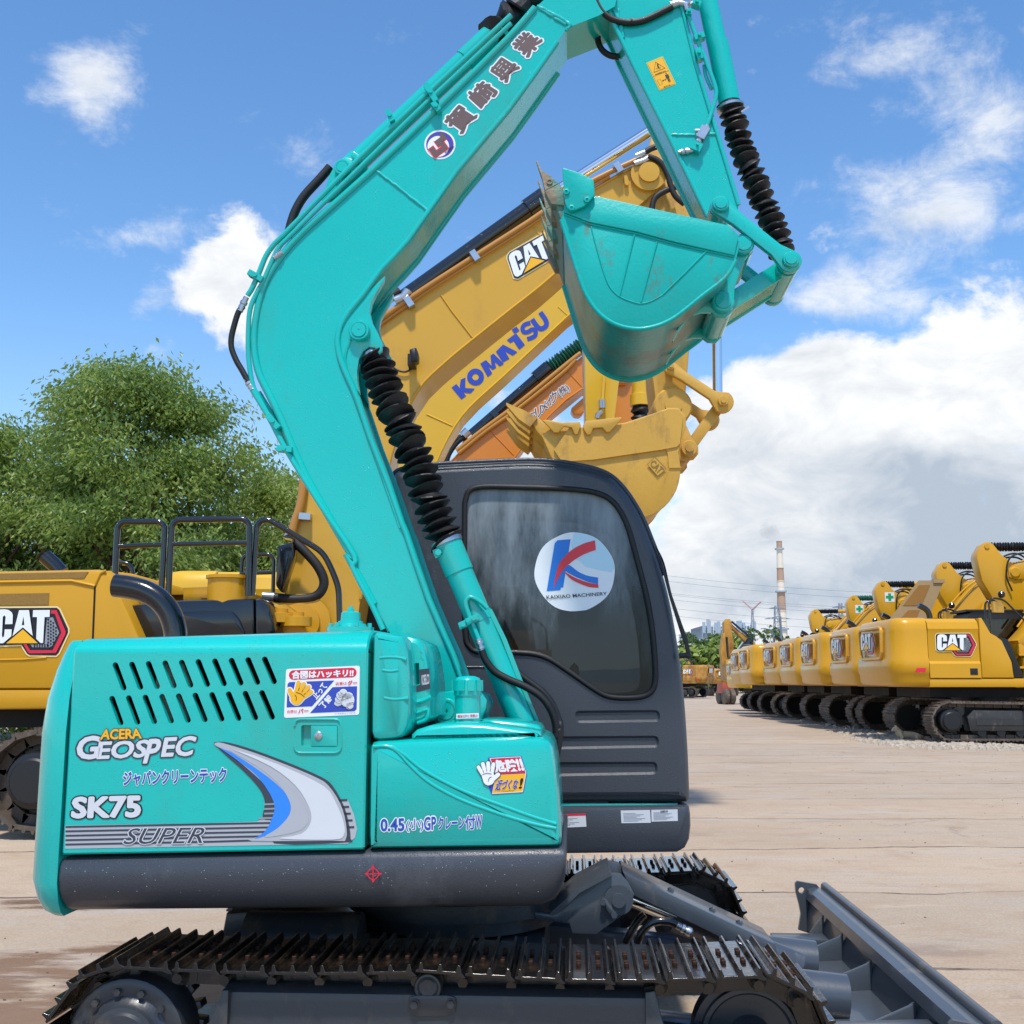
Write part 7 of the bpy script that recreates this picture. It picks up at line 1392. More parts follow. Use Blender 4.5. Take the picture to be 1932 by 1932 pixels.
mb = MB(); mb.prism(F3.tr('P', [(1165, 660), (1205, 655), (1200, 724), (1195, 800), (1185, 900), (1150, 900), (1155, 790), (1162, 720)], -.25), -.25, .27, .01); mb.prism(F3.tr('C4', round_poly([(1740, 1230), (1900, 1090), (1920, 1180), (1900, 1260), (1850, 1300), (1780, 1290)], 20), -.2), -.2, .2, .01); mb.build('arm', 'orange_paint', e3, smooth=30)
mb = MB(); mb.tube(F3.tr3('P', [(1172, 655), (1172, 720)], -.2), .2, 14); mb.build('bucket_cylinder', 'orange_paint', e3, smooth=40)
mat('flap_liner', '#a98f66', .6, var=.08); mat('foam_pad', '#9a6f33', .8, var=.1)
mat('wheel_red', '#a84a32', .6, var=.2)
mat('dog_fur', '#dcc6a2', .9, var=.15, vscale=12, bump=.4, bscale=40)
# ================================================================ rank of large excavators on the right
def copy_tree(o, parent=None):
    c = o.copy(); COL.objects.link(c); c.parent = parent
    for ch in o.children: copy_tree(ch, c)
    return c
GR = 'yellow excavators parked in a rank on the right'
r0 = excavator('parked_excavator', (11.70, 28.0, 0), 'nearest yellow excavator of the right-hand rank, its whole side badge and black cab in view', GR)
LAB = ['yellow excavator with its engine hood flap standing open, second of the rank', 'third yellow excavator back in the rank, just behind the one with the raised hood flap', 'fourth yellow excavator back in the rank, in the middle of its row of counterweights',
       'fifth yellow excavator back in the rank, beyond the middle one', 'sixth yellow excavator back in the rank, its side seam showing past its neighbour', 'last full-size yellow excavator at the far end of the rank']
row = [(12.06, 31.9), (12.14, 35.6), (12.34, 39.3), (12.6, 43.1), (12.45, 47.0), (12.95, 51.4)]
def anim(o): pass
for (x, y), lb in zip(row, LAB):
    c = copy_tree(r0); c.location = (x, y, 0); c.rotation_euler.z = R(random.uniform(-1.2, 1.2)); c['label'] = lb
    if 'second' in lb:
        mb = MB(); mb.prism([(-1.45, 2.95), (-.55, 2.95), (.05, 4.12), (-.02, 4.18), (-.12, 4.16)], -1.2, -1.15); 
        mb = MB(); u = Vector((.42, 0, .90)).normalized(); a = Vector((-1.75, -1.0, 2.94)); b = Vector((-.62, -1.0, 2.94)); t = u*1.42
        for dy in (0,): 
            vs = [a, b, b+t*1.0, a+t*1.0+Vector((.42, 0, 0))]
            mb.loft([[p for p in vs], [p+Vector((.02, .06, .0)) for p in vs]])
        mb.obox(vs[2].lerp(vs[3], .25)+Vector((.03, .06, -.02)), (1, 0, 0), (0, 1, 0), (0, 0, 1), .16, .10, .05)
        f_ = mb.build('hood_flap', 'flap_liner', c, smooth=0)
        mb = MB()
        for s0, s1 in ((.08, .36), (.46, .9)):
            q = [a.lerp(b, .25)+t*s0, a.lerp(b, .70)+t*s0, b.lerp(a, .3)+t*s1, a.lerp(b, .32)+t*s1+Vector((.12, 0, 0))]; mb.loft([[p+Vector((0, -.012, 0)) for p in q], [p+Vector((0, .0, 0)) for p in q]])
        mb.build('foam_pad', 'foam_pad', f_, smooth=0)
# opposite rank: booms raised towards us, only their heads rise above the first rank
GR2 = 'yellow excavators of the opposite rank with raised booms'
h0 = excavator('facing_excavator', (22.2, 37.2, 0), 'excavator with the tallest arm head at the right edge, behind the nearest cab', GR2, rz=math.pi, lowboom=False)
def plus(root, dy=0):                                   # green safety cross on the plate of the arm
    ar = [c for c in root.children if c.name.startswith('arm')][0]; d = DecL(Loc((5.98, .262, 5.62), (.42, 0, 0), (0, 0, -.42), (0, 1, 0)))
    d.poly('L', [(0, 0), (1, 0), (1, 1), (0, 1)], 'ink_white', 0); d.poly('L', [(.35, .1), (.65, .1), (.65, .35), (.9, .35), (.9, .65), (.65, .65), (.65, .9), (.35, .9), (.35, .65), (.1, .65), (.1, .35), (.35, .35)], 'ink_green', 1); d.build('safety_sticker', ar)
opp = [('excavator whose tall arm head rises left of the black cab, black boot behind it', 'P', 1775, 1060, 37.45, 0, 0), ('excavator whose arm head carries an upright green cross, left of the raised hood flap', 'P', 1660, 1096, 41.2, 1, 0), ('excavator whose arm head peeps out behind the raised hood flap', 'P', 1706, 1100, 45.05, 0, 0),
       ('excavator with a green bellows boot and a green cross on its arm head', 'P', 1606, 1123, 49.2, 1, 1), ('leftmost excavator of the opposite rank, its arm head nearest the chimney', 'P', 1535, 1149, 60, 0, 0), ('excavator whose small arm head shows between the two leftmost heads', 'P', 1558, 1166, 66, 1, 0)]
for lb, tg, px_, py_, Y, cross, green in opp:
    c = copy_tree(h0); w = atY((px_, py_), Y); c.location = (w.x+5.65+.85, Y, w.z-6.15); c['label'] = lb; sc_ = 1.0
    k = w.z/6.15; c.location = (w.x+6.5*k, Y, 0); c.scale = (k, k, k)
    if cross: plus(c)
    if green:
        for ch in c.children:
            for g_ in ch.children:
                if g_.name.startswith('cylinder_boot'): g_.data = g_.data.copy(); g_.data.materials[0] = MATS['green_boot']
w = atY((1853, 1023), 29.97); k = w.z/6.15; h0.location = (w.x+6.5*k, 29.97, 0); h0.scale = (k, k, k)
# older machines further off
OLD = 'weathered excavators at the far side of the yard'
mat('old_yellow', (.50, .25, .03), .55, var=.2, vscale=2, dirt=('#6e3a22', .75, 1.1))
def recolor(root, a, b):
    seen = {}
    def f(o):
        if o.type == 'MESH' and any(m and m.name == a for m in o.data.materials):
            if o.data.name not in seen: d = o.data.copy(); [d.materials.__setitem__(i, MATS[b]) for i, m in enumerate(d.materials) if m.name == a]; seen[o.data.name] = d
            o.data = seen[o.data.name]
        for c in o.children: f(c)
    f(root)
w0 = excavator('weathered_excavator', (16.2, 92, 0), 'rust-stained excavator with worn badge, just right of the black cab door', OLD, rz=R(150), paint='old_yellow', boom_on=False)
c = copy_tree(w0); c.location = (21.6, 98, 0); c.rotation_euler.z = R(85); c['label'] = 'rust-stained excavator seen from behind, between its twin and the wheeled digger'; c.scale = (.95, .95, .95)
w0.location = gnd((1288, 1317))
c.location = gnd((1362, 1313)); 
c = copy_tree(r0); recolor(c, 'cat_row_paint', 'komatsu_paint'); c.location = (13.4, 57.0, 0); c.scale = (.86, .86, .86); c['label'] = 'smaller plain yellow excavator at the far left end of the rank'; c.name = 'parked_excavator'
for ch in list(c.children):
    if ch.name.startswith(('boom', 'arm')):
        for g_ in list(ch.children): bpy.data.objects.remove(g_)
        bpy.data.objects.remove(ch)
# wheeled digger with its boom up
W = Fr(0, 74, 0); wx = gnd((1372, 1327)); wd = empty('wheeled_digger', (wx.x, 74, 0), 'rusty yellow wheeled digger with upright arm and slanted cab beyond the rank', 'excavator'); W.o = Vector((wx.x, 74, 0))
def wb(mb, n, m, p=wd, **k): return mb.build(n, m, p, **k)
mb = MB(); mb.prism(W.tr('C3', [(755, 300), (790, 262), (830, 262), (850, 330), (855, 440), (875, 560), (870, 640), (850, 700), (800, 720), (760, 480)], -.3), -.35, .35, .02); wb(mb, 'arm', 'old_yellow', smooth=30)
mb = MB(); mb.prism(W.tr('C3', [(735, 440), (760, 430), (770, 560), (790, 800), (730, 820), (705, 650)], -.2), -.5, .2, .02); wb(mb, 'bucket', 'old_yellow', smooth=30)
mb = MB(); mb.prism(W.tr('C3', [(835, 300), (870, 340), (960, 420), (1080, 500), (1140, 560), (1120, 640), (1040, 580), (980, 500), (890, 410), (850, 380)], -.3), -.3, .3, .02); wb(mb, 'boom', 'old_yellow', smooth=30)
mb = MB(); mb.tube(W.tr3('C3', [(845, 290), (1060, 470)], -.35), .07, 8); mb.tube(W.tr3('C3', [(790, 480), (800, 720)], -.4), .09, 8); wb(mb, 'boom_cylinder', 'black_gloss')
mb = MB(); mb.prism(W.tr('C3', [(890, 700), (940, 640), (1050, 490), (1115, 480), (1110, 560), (1010, 720)], -.5), -.5, .7, .02); wb(mb, 'cab', 'dark_glass'); mb = MB(); 
for a, b in (((890, 700), (1050, 490)), ((1010, 720), (1110, 500)), ((935, 650), (1060, 640)), ((980, 580), (1090, 570))): mb.tube([W.h3('C3', *a, -.52), W.h3('C3', *b, -.52)], .04, 6)
wb(mb, 'cab_frame', 'black_metal')
mb = MB(); mb.prism(W.tr('C3', [(780, 760), (940, 720), (1000, 740), (1000, 1000), (790, 1000)], -1.0), -1.0, 1.2, .06); wb(mb, 'body', 'old_yellow', smooth=35)
mb = MB(); mb.prism(W.tr('C3', [(740, 1030), (880, 1060), (880, 1170), (735, 1160)], -1.0), -1.0, 1.0, .05); wb(mb, 'axle', 'wheel_red', smooth=35)
for px_ in (745, 815):
    for y in (-1.1, .9):
        mb = MB(); c_ = W.h3('C3', px_, 1215, -1.0); mb.lathe((c_.x, y, .5), (1, .15, 0), [(0, .30), (.02, .46), (.06, .50), (.28, .50), (.32, .46), (.34, .30), (.30, .2), (.31, 0)], 22); wb(mb, 'wheel', 'track_dusty', smooth=40)

# ---------------------------------------------------------------- the dog by the tracks
def build_dog():
    dpt = 28.15; g0 = atY(V('C2', 560, 915), dpt); root_loc = (g0.x, g0.y, 0)
    s = dpt/2100*.15625/1.0                              # metres per C2 unit
    def L(x, y, dy=0): return Vector(((x-560)*s, dy, (915-y)*s))
    me = bpy.data.meshes.new('dog'); V_ = []; E_ = []; Rr = []
    def chain(pts, link=None):
        prev = link
        for p, r in pts:
            V_.append(tuple(p)); Rr.append(r*s); i = len(V_)-1
            if prev is not None: E_.append((prev, i))
            prev = i
        return prev
    hip = chain([(L(660, 865, .02), 52)]); sp1 = chain([(L(590, 850, 0), 44), (L(520, 850, 0), 46), (L(455, 845, 0), 50), (L(420, 825, 0), 42)], hip); nk = chain([(L(405, 795, -.02), 32), (L(385, 778, -.03), 30)], sp1); hd = chain([(L(362, 785, -.04), 24), (L(340, 800, -.05), 13), (L(330, 804, -.05), 9)], nk)
    for sy in (-.10, .10): chain([(L(392, 752, -.03+sy*.35), 10), (L(380, 738, -.03+sy*.4), 3)], nk)
    for sy in (-.13, .12): chain([(L(450, 880, sy), 24), (L(430, 900, sy*1.1), 14), (L(390, 898, sy*1.1), 10), (L(370, 900, sy*1.1), 9)], sp1)
    for sy in (-.15, .15): chain([(L(640, 875, sy*.9), 34), (L(600, 885, sy*1.2), 22), (L(650, 905, sy*1.2), 11), (L(605, 907, sy*1.2), 9)], hip)
    chain([(L(715, 880, -.02), 18), (L(770, 898, -.06), 13), (L(815, 905, -.1), 7)], hip)
    me.from_pydata(V_, E_, []); o = bpy.data.objects.new('dog', me); COL.objects.link(o); o.location = root_loc
    sk = o.modifiers.new('skin', 'SKIN'); lay = me.skin_vertices[0].data
    for i, r in enumerate(Rr): lay[i].radius = (r, r)
    lay[0].use_root = True
    sb = o.modifiers.new('sub', 'SUBSURF'); sb.levels = 2; sb.render_levels = 2
    dg = bpy.context.evaluated_depsgraph_get(); m2 = bpy.data.meshes.new_from_object(o.evaluated_get(dg)); o.modifiers.clear(); o.data = m2; m2.materials.clear(); m2.materials.append(MATS['dog_fur']); m2.polygons.foreach_set('use_smooth', [True]*len(m2.polygons))
    tag(o, 'pale tan dog lying on the ground beside the nearest excavator track', 'dog')
    mb = MB(); q = L(330, 803, -.05)
    mb.lathe(q+Vector((-.012, 0, .004)), (-1, 0, 0), [(0, 7*s), (.01, 5*s), (.014, 0)], 10)
    for y in (-.035, .015): mb.lathe(L(356, 776, -.04+y*2), (0, 1 if y > 0 else -1, 0), [(0, 4*s), (.006, 3*s), (.008, 0)], 8)
    e = mb.build('nose', 'deep_black', o)
build_dog()

# ---------------------------------------------------------------- gravel edge and loose stones
def stones(name, pts, label, m, smin, smax, kind='stuff'):
    mb = MB()
    for x, y in pts:
        r = random.uniform(smin, smax); a = random.uniform(0, 6); k = 6; base = []
        ring0 = [(x+r*math.cos(a+2*math.pi*i/k)*random.uniform(.8, 1.15), y+r*math.sin(a+2*math.pi*i/k)*random.uniform(.7, 1.1), 0.001) for i in range(k)]
        ring1 = [(x+(p[0]-x)*.72+random.uniform(-.15, .15)*r, y+(p[1]-y)*.72, r*random.uniform(.45, .9)) for p in ring0]
        mb.loft([ring0, ring1])
    o = mb.build(name, m, smooth=0); o['kind'] = kind; return o
mat('gravel', '#b3a694', .9, var=.35, vscale=30); mat('debris', '#6b5646', .9, var=.4, vscale=9)
gp = []
edge = [V('B1', 1932, 1195), V('B1', 1500, 1185), V('B1', 1290, 1170), V('B1', 1130, 1110), V('B1', 960, 1050), V('B1', 800, 1025), V('B1', 640, 1000)]
G_ = [gnd(p) for p in edge]
for i in range(len(G_)-1):
    for k in range(420 if i < 3 else 260): t = random.random(); p = G_[i].lerp(G_[i+1], t); w_ = 1.0+.6*random.random(); gp.append((p.x+random.gauss(0, .45), p.y+random.gauss(0, .55)*w_))
stones('gravel', gp, 'gravel', 'gravel', .03, .085)
lo = []
for k in range(1100):
    x, y = random.uniform(-6, 12), random.uniform(3.0, 24)
    lo.append((x, y))
stones('loose_grit', lo, 'grit', 'debris', .003, .010)
# ================================================================ trees
def leaf_mat(name, c, tr):
    m = bpy.data.materials.new(name); m.use_nodes = True; N = m.node_tree.nodes; L = m.node_tree.links; b = N['Principled BSDF']; o = N['Material Output']
    tc = N.new('ShaderNodeTexCoord'); nz = N.new('ShaderNodeTexNoise'); nz.inputs['Scale'].default_value = 1.3; nz.inputs['Detail'].default_value = 5; L.new(tc.outputs['Object'], nz.inputs[0])
    mx = N.new('ShaderNodeMix'); mx.data_type = 'RGBA'; mx.inputs[6].default_value = (*[x*.75 for x in c], 1); mx.inputs[7].default_value = (*[x*1.3 for x in c], 1); L.new(nz.outputs['Fac'], mx.inputs[0]); L.new(mx.outputs[2], b.inputs['Base Color'])
    b.inputs['Roughness'].default_value = .42; b.inputs['Specular IOR Level'].default_value = .45
    t = N.new('ShaderNodeBsdfTranslucent'); t.inputs[0].default_value = (*tr, 1); ms = N.new('ShaderNodeMixShader'); ms.inputs[0].default_value = .42
    L.new(b.outputs[0], ms.inputs[1]); L.new(t.outputs[0], ms.inputs[2]); L.new(ms.outputs[0], o.inputs[0]); MATS[name] = m
leaf_mat('leaf_mid', (.185, .27, .062), (.40, .52, .10)); leaf_mat('leaf_dark', (.11, .195, .05), (.25, .38, .07)); leaf_mat('leaf_light', (.27, .35, .085), (.52, .60, .13)); leaf_mat('leaf_far', (.075, .14, .04), (.12, .2, .05))
mat('bark', '#5a4a3c', .9, var=.3, vscale=6, bump=.5, bscale=20)
def make_tree(name, x, y, h, r, label, group, n=520, leaf=.15, seed=1, low=.22, flat=1.0, per=26, trunk=True, mats=('leaf_mid', 'leaf_dark', 'leaf_light')):
    rnd = random.Random(seed); root = empty(name, (x, y, 0), label, 'tree', group)
    from mathutils import noise as mn
    lobes = []; so = Vector((seed*7.3, seed*3.1, seed*1.7))
    while len(lobes) < max(24, n//13):                  # boughs spread through an uneven crown
        t = rnd.random(); a = rnd.uniform(0, 2*math.pi); pr = (.70+.75*t) if t < .38 else math.sqrt(max(0, 1-((t-.38)/.66)**2))
        d = Vector((math.cos(a), math.sin(a), 0)); zz = h*(low+(1-low)*t)
        k = 1+.75*mn.noise(Vector((d.x*1.3, d.y*1.3, zz*.42))+so)+.45*mn.noise(Vector((d.x*2.6, d.y*2.6, zz*.9))+so*2)
        q = r*pr*k*(rnd.uniform(.62, 1.0) if rnd.random() < .78 else rnd.uniform(.1, .6)); zz += h*.09*mn.noise(Vector((d.x*2.0*q, d.y*2.0*q, 3))*.6+so)
        lobes.append((Vector((d.x*q, d.y*q, min(zz, h*1.02))), rnd.uniform(.45, .85)*(r/3.0)))
    vs, fs, mi = [], [], []
    for k in range(n):
        c, q = lobes[k % len(lobes)]; d = Vector((rnd.gauss(0, 1), rnd.gauss(0, 1), rnd.gauss(0, 1))).normalized()
        p = c+Vector((d.x, d.y, d.z*.62*flat))*q*rnd.uniform(.25, 1.0)
        if p.z < .25: continue
        out = Vector((p.x, p.y, 0)); out = out.normalized() if out.length > .01 else Vector((1, 0, 0)); tw = (out*.7+d*.6).normalized()
        m = rnd.choices((0, 1, 2), (5, 3.0, 3.0))[0]
        for j in range(per):
            lp = p+Vector((rnd.gauss(0, .24), rnd.gauss(0, .24), rnd.gauss(0, .16)))+tw*rnd.uniform(-.1, .22); s_ = leaf*rnd.uniform(.7, 1.3)
            ax = Vector((rnd.gauss(0, .8)+tw.x*.5, rnd.gauss(0, .8)+tw.y*.5, -rnd.uniform(.35, 1.25))).normalized(); sd_ = ax.cross(Vector((rnd.gauss(0, 1), rnd.gauss(0, 1), .6))).normalized(); nn = sd_.cross(ax); b = len(vs); w = s_*.21
            vs += [lp, lp+ax*s_*.45+sd_*w-nn*w*.4, lp+ax*s_*1.05, lp+ax*s_*.45-sd_*w-nn*w*.4]; fs += [(b, b+1, b+2), (b, b+2, b+3)]; mm = m if rnd.random() < .75 else rnd.choice((0, 1, 2)); mi += [mm, mm]
    me = bpy.data.meshes.new('crown'); me.from_pydata([tuple(v) for v in vs], [], fs); [me.materials.append(MATS[m]) for m in mats]; me.polygons.foreach_set('material_index', mi); o = bpy.data.objects.new('crown', me); COL.objects.link(o); o.parent = root
    mb = MB(); top = Vector((rnd.uniform(-.2, .2), 0, h*.62)); mid = Vector((rnd.uniform(-.1, .1), rnd.uniform(-.1, .1), h*.3)); tr_ = smooth_path([Vector((0, 0, -.1)), mid, top], 6); k0 = .028*h
    mb.tube(tr_, [k0*(1-.75*i/(len(tr_)-1)) for i in range(len(tr_))], 10)
    for c, q in lobes[::4]:
        s0 = tr_[min(len(tr_)-1, max(3, int(len(tr_)*.75*c.z/h)))]; pth = smooth_path([s0, s0.lerp(c, .5)+Vector((rnd.uniform(-.2, .2), rnd.uniform(-.2, .2), .1)), c+Vector((0, 0, q*.3))], 4); mb.tube(pth, [k0*.42*(1-.8*i/(len(pth)-1)) for i in range(len(pth))], 6)
    mb.build('trunk', 'bark', root, smooth=60)
    return root
GT = 'broadleaf trees along the left edge of the yard'
make_tree('broadleaf_tree', -9.2, 26.5, 8.8, 3.05, 'tallest broadleaf tree, rising above the black handrails on the left', GT, n=2300, seed=3, low=.10, leaf=.135, per=40)
make_tree('broadleaf_tree', -13.4, 27.5, 7.8, 3.1, 'broadleaf tree at the left edge of the picture, above the ochre engine house', GT, n=1900, seed=8, low=.10, leaf=.135, per=40)
make_tree('broadleaf_tree', -6.0, 29.5, 6.7, 2.2, 'yellowish broadleaf tree close beside the teal boom', GT, n=1300, seed=12, low=.10, leaf=.135, per=40, mats=('leaf_light', 'leaf_mid', 'leaf_light'))
make_tree('broadleaf_tree', -11.2, 30.5, 6.6, 3.0, 'dark broadleaf tree standing in the gap behind the two largest trees', GT, n=1300, seed=21, leaf=.135, per=40, low=.05, mats=('leaf_mid', 'leaf_dark', 'leaf_dark'))
make_tree('broadleaf_tree', -7.0, 32.5, 5.4, 2.8, 'low broadleaf tree filling in under the tallest one, behind the handrails', GT, n=1200, seed=33, leaf=.135, per=40, low=.03, mats=('leaf_mid', 'leaf_dark', 'leaf_mid'))
make_tree('broadleaf_tree', -17.2, 31.0, 8.6, 3.0, 'broadleaf tree mostly beyond the left edge of the picture', GT, n=800, seed=41, low=.1)
GF = 'trees in front of the factory'
def px_tree(px_, py_top, Y, r, lb, seed, n=300, leaf=.55, low=.1, per=20):
    b = atY((px_, 1290), Y); t = atY((px_, py_top), Y); make_tree('broadleaf_tree', b.x, Y, t.z, r, lb, GF, n=n, seed=seed, leaf=leaf, low=low, per=per, mats=('leaf_far', 'leaf_dark', 'leaf_far'))
px_tree(1318, 1200, 240, 7.5, 'dark spreading tree left of the white factory, above the hedge', 51)
px_tree(1442, 1187, 250, 8.5, 'spreading tree right of the digger arm, in front of the chimney foot', 52)
px_tree(1400, 1222, 230, 6.0, 'low tree just behind the wheeled digger', 53)
# scrub bank that reads as one mass
def bank():
    rnd = random.Random(5); vs, fs = [], []
    for k in range(9000):
        t = rnd.random(); x0_, x1_ = atY((1285, 1290), 150).x, atY((1480, 1290), 150).x; x = x0_+(x1_-x0_)*t; y = 150+rnd.uniform(-6, 8); top = (6.0+1.6*math.sin(x*.5)+1.2*math.sin(x*1.3+2))*(1-.35*t)
        z = max(.1, top*math.sqrt(rnd.random())+rnd.uniform(-.3, .4)); a = rnd.uniform(0, 6); s_ = rnd.uniform(.3, .7); u = Vector((math.cos(a), math.sin(a), rnd.uniform(-.6, .6)))*s_; w = Vector((-math.sin(a)*.5, math.cos(a)*.5, rnd.uniform(.2, .9)))*s_; p = Vector((x, y, z)); b = len(vs); vs += [p-u, p-w, p+u, p+w]; fs.append((b, b+1, b+2, b+3))
    me = bpy.data.meshes.new('scrub'); me.from_pydata([tuple(v) for v in vs], [], fs); me.materials.append(MATS['leaf_light']); me.materials.append(MATS['leaf_far']); me.polygons.foreach_set('material_index', [rnd.random() < .35 for _ in fs]); o = bpy.data.objects.new('scrub', me); COL.objects.link(o); o['kind'] = 'stuff'
bank()
# far wooded hills low on the horizon
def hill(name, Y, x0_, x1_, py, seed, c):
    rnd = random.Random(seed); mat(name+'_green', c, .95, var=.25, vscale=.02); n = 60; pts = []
    zt = atY((1400, py), Y).z
    mb = MB(); rr = []
    for i in range(n+1):
        x = x0_+(x1_-x0_)*i/n; z = zt*(.55+.45*math.sin(math.pi*i/n))*(1+.10*math.sin(i*.9+seed)+.06*math.sin(i*2.3)); rr.append([(x, Y, -1), (x, Y+z*1.2, z*.7), (x, Y+z*3, z), (x, Y+z*9, -1)])
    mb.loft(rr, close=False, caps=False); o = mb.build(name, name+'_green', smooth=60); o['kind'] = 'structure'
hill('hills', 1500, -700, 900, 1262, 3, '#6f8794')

# ================================================================ factory, chimney, pylons, wires
mat('chimney_cream', '#e4d9c6', .85, var=.1, vscale=.1); mat('chimney_rust', '#b0937c', .85, var=.15, vscale=.1); mat('factory_white', '#dfe4e8', .7, var=.06, vscale=.05); mat('factory_grey', '#9fb0bd', .7, var=.15, vscale=.08); mat('factory_pink', '#b98f92', .8); mat('factory_blue', '#6f93b5', .6); mat('pylon_steel', '#8c97a2', .7); mat('pylon_red', '#b8908f', .7); mat('wire_grey', '#6d7882', .8); mat('far_window', '#5c7488', .3)  # chimney rust is lightened: distance haze is mixed into its colour
CY_ = 620; ct, cb = atY((1470, 1021), CY_), atY((1477, 1200), CY_); mpx = CY_/2100
ch = empty('chimney', (ct.x, CY_, 0), 'tall banded cream and rust factory chimney on the horizon', 'chimney')
ztp = ct.z; rt, rb = 5.0*mpx, 11.5*mpx; bands = [(0, .03, 'chimney_rust'), (.03, .075, 'chimney_cream'), (.075, .165, 'chimney_rust'), (.165, .235, 'chimney_cream'), (.235, .315, 'chimney_rust'), (.315, .40, 'chimney_cream'), (.40, .48, 'chimney_rust'), (.48, 1.0, 'chimney_cream')]
bands = [(0, .06, 'chimney_rust'), (.06, .19, 'chimney_cream'), (.19, .28, 'chimney_rust'), (.28, .36, 'chimney_cream'), (.36, .49, 'chimney_rust'), (.49, 1.0, 'chimney_cream')]
for a, b, m in bands:
    mb = MB(); ra, rb_ = rt+(rb-rt)*a**1.0, rt+(rb-rt)*b**1.0; za, zb_ = ztp*(1-a), ztp*(1-b)
    mb.lathe((0, 0, zb_), (0, 0, 1), [(0, rb_), (za-zb_-.5, ra), (za-zb_-.4, ra*1.10), (za-zb_, ra*1.10)], 28); mb.build('band', m, ch, smooth=50)
for q in (.06, .36, .62, .80):
    mb = MB(); mb.lathe((0, 0, ztp*(1-q)), (0, 0, 1), [(0, rt+(rb-rt)*q**1.0+1.0), (.8, rt+(rb-rt)*q**1.0+1.0)], 28); mb.build('gallery', 'factory_grey', ch, smooth=40)
sm = bpy.data.materials.new('smoke'); sm.use_nodes = True; sn = sm.node_tree.nodes; sn.clear(); so_ = sn.new('ShaderNodeOutputMaterial'); pv = sn.new('ShaderNodeVolumePrincipled'); pv.inputs['Color'].default_value = (.35, .37, .4, 1); ntx = sn.new('ShaderNodeTexNoise'); ntx.inputs['Scale'].default_value = .12; ntx.inputs['Detail'].default_value = 5; stc = sn.new('ShaderNodeTexCoord'); smr = sn.new('ShaderNodeMapRange'); smr.inputs[1].default_value = .42; smr.inputs[2].default_value = .7; smr.inputs[4].default_value = .045
sm.node_tree.links.new(stc.outputs['Object'], ntx.inputs[0]); sm.node_tree.links.new(ntx.outputs[0], smr.inputs[0]); sm.node_tree.links.new(smr.outputs[0], pv.inputs['Density']); sm.node_tree.links.new(pv.outputs[0], so_.inputs['Volume']); MATS['smoke'] = sm
mb = MB(); pth = [atY(p, CY_) for p in ((1471, 1019), (1466, 1011), (1458, 1005), (1448, 999), (1438, 990))]; mb.tube(smooth_path(pth, 4), [1.4, 1.7, 2, 2.3, 2.6, 3, 3.4, 3.8, 4.2, 4.6, 5.0, 5.4, 5.6, 5.4, 4.8, 3.6, 2][:17], 14); o = mb.build('smoke', 'smoke', smooth=60); o['kind'] = 'stuff'
FY = 480
def fb(name, lb, quads, Y=FY, depth=30):
    pts = [p for q, m in quads for p in q]; root = empty(name, (atY(pts[0], Y).x, Y, 0), lb, 'building')
    for k, (q, m) in enumerate(quads):
        P = [atY(p, Y) for p in q]; mb = MB(); mb.prism([(p.x-root.location.x, p.z) for p in P], (-k*.4), depth); mb.build('wing' if k else 'hall', m, root, smooth=30)
    return root
def vq(*a): return [V('C3', x, y) for x, y in a]
f1 = fb('factory', 'white factory building with a stepped roof left of the upright digger arm', [(vq((490, 345), (570, 340), (640, 318), (700, 300), (760, 320), (760, 620), (490, 620)), 'factory_white'), (vq((490, 345), (590, 338), (590, 500), (490, 500)), 'factory_grey'), (vq((580, 470), (700, 460), (720, 600), (600, 600)), 'factory_white')])
f2 = fb('factory', 'white gabled factory building between the digger arm and the chimney', [(vq((860, 330), (900, 310), (985, 285), (1150, 315), (1150, 400), (1060, 400), (1060, 620), (860, 620)), 'factory_white'), (vq((900, 440), (990, 430), (990, 610), (900, 610)), 'factory_pink')], Y=500)
f3 = fb('factory', 'low white factory shed nearest the black cab', [(vq((325, 415), (480, 410), (480, 500), (325, 500)), 'factory_white'), (vq((360, 440), (460, 436), (460, 480), (360, 480)), 'factory_grey')], Y=520)
rnd = random.Random(9)
for f_, (xa, xb, ya, yb), Y, dy in ((f1, (500, 590, 360, 490), FY, -1.2), (f1, (600, 740, 350, 440), FY, -.3), (f2, (905, 985, 445, 600), 500, -1.0), (f2, (960, 1140, 330, 385), 500, -.3)):
    for i in range(5):
        for j in range(4):
            if rnd.random() < .3: continue
            mb = MB(); c = [atY(V('C3', xa+(xb-xa)*(i+.15+u*.6)/5, ya+(yb-ya)*(j+.2+w*.5)/4), Y) for u, w in ((0, 0), (1, 0), (1, 1), (0, 1))]; mb.prism([(p.x-f_.location.x, p.z) for p in c], dy-.25, dy+.6); mb.build('window', 'far_window', f_, smooth=0)
for f_, xs2, Y in ((f1, (510, 560, 575, 655, 690), FY), (f2, (920, 950, 990, 1120), 500)):
    for x in xs2:
        mb = MB(); b = atY(V('C3', x, 350), Y); t = atY(V('C3', x, 262+rnd.random()*50), Y); mb.cyl((b.x-f_.location.x, -1, b.z-3), (b.x-f_.location.x, -1, t.z), .7, 6); mb.build('vent_pipe', 'factory_grey', f_, smooth=0)
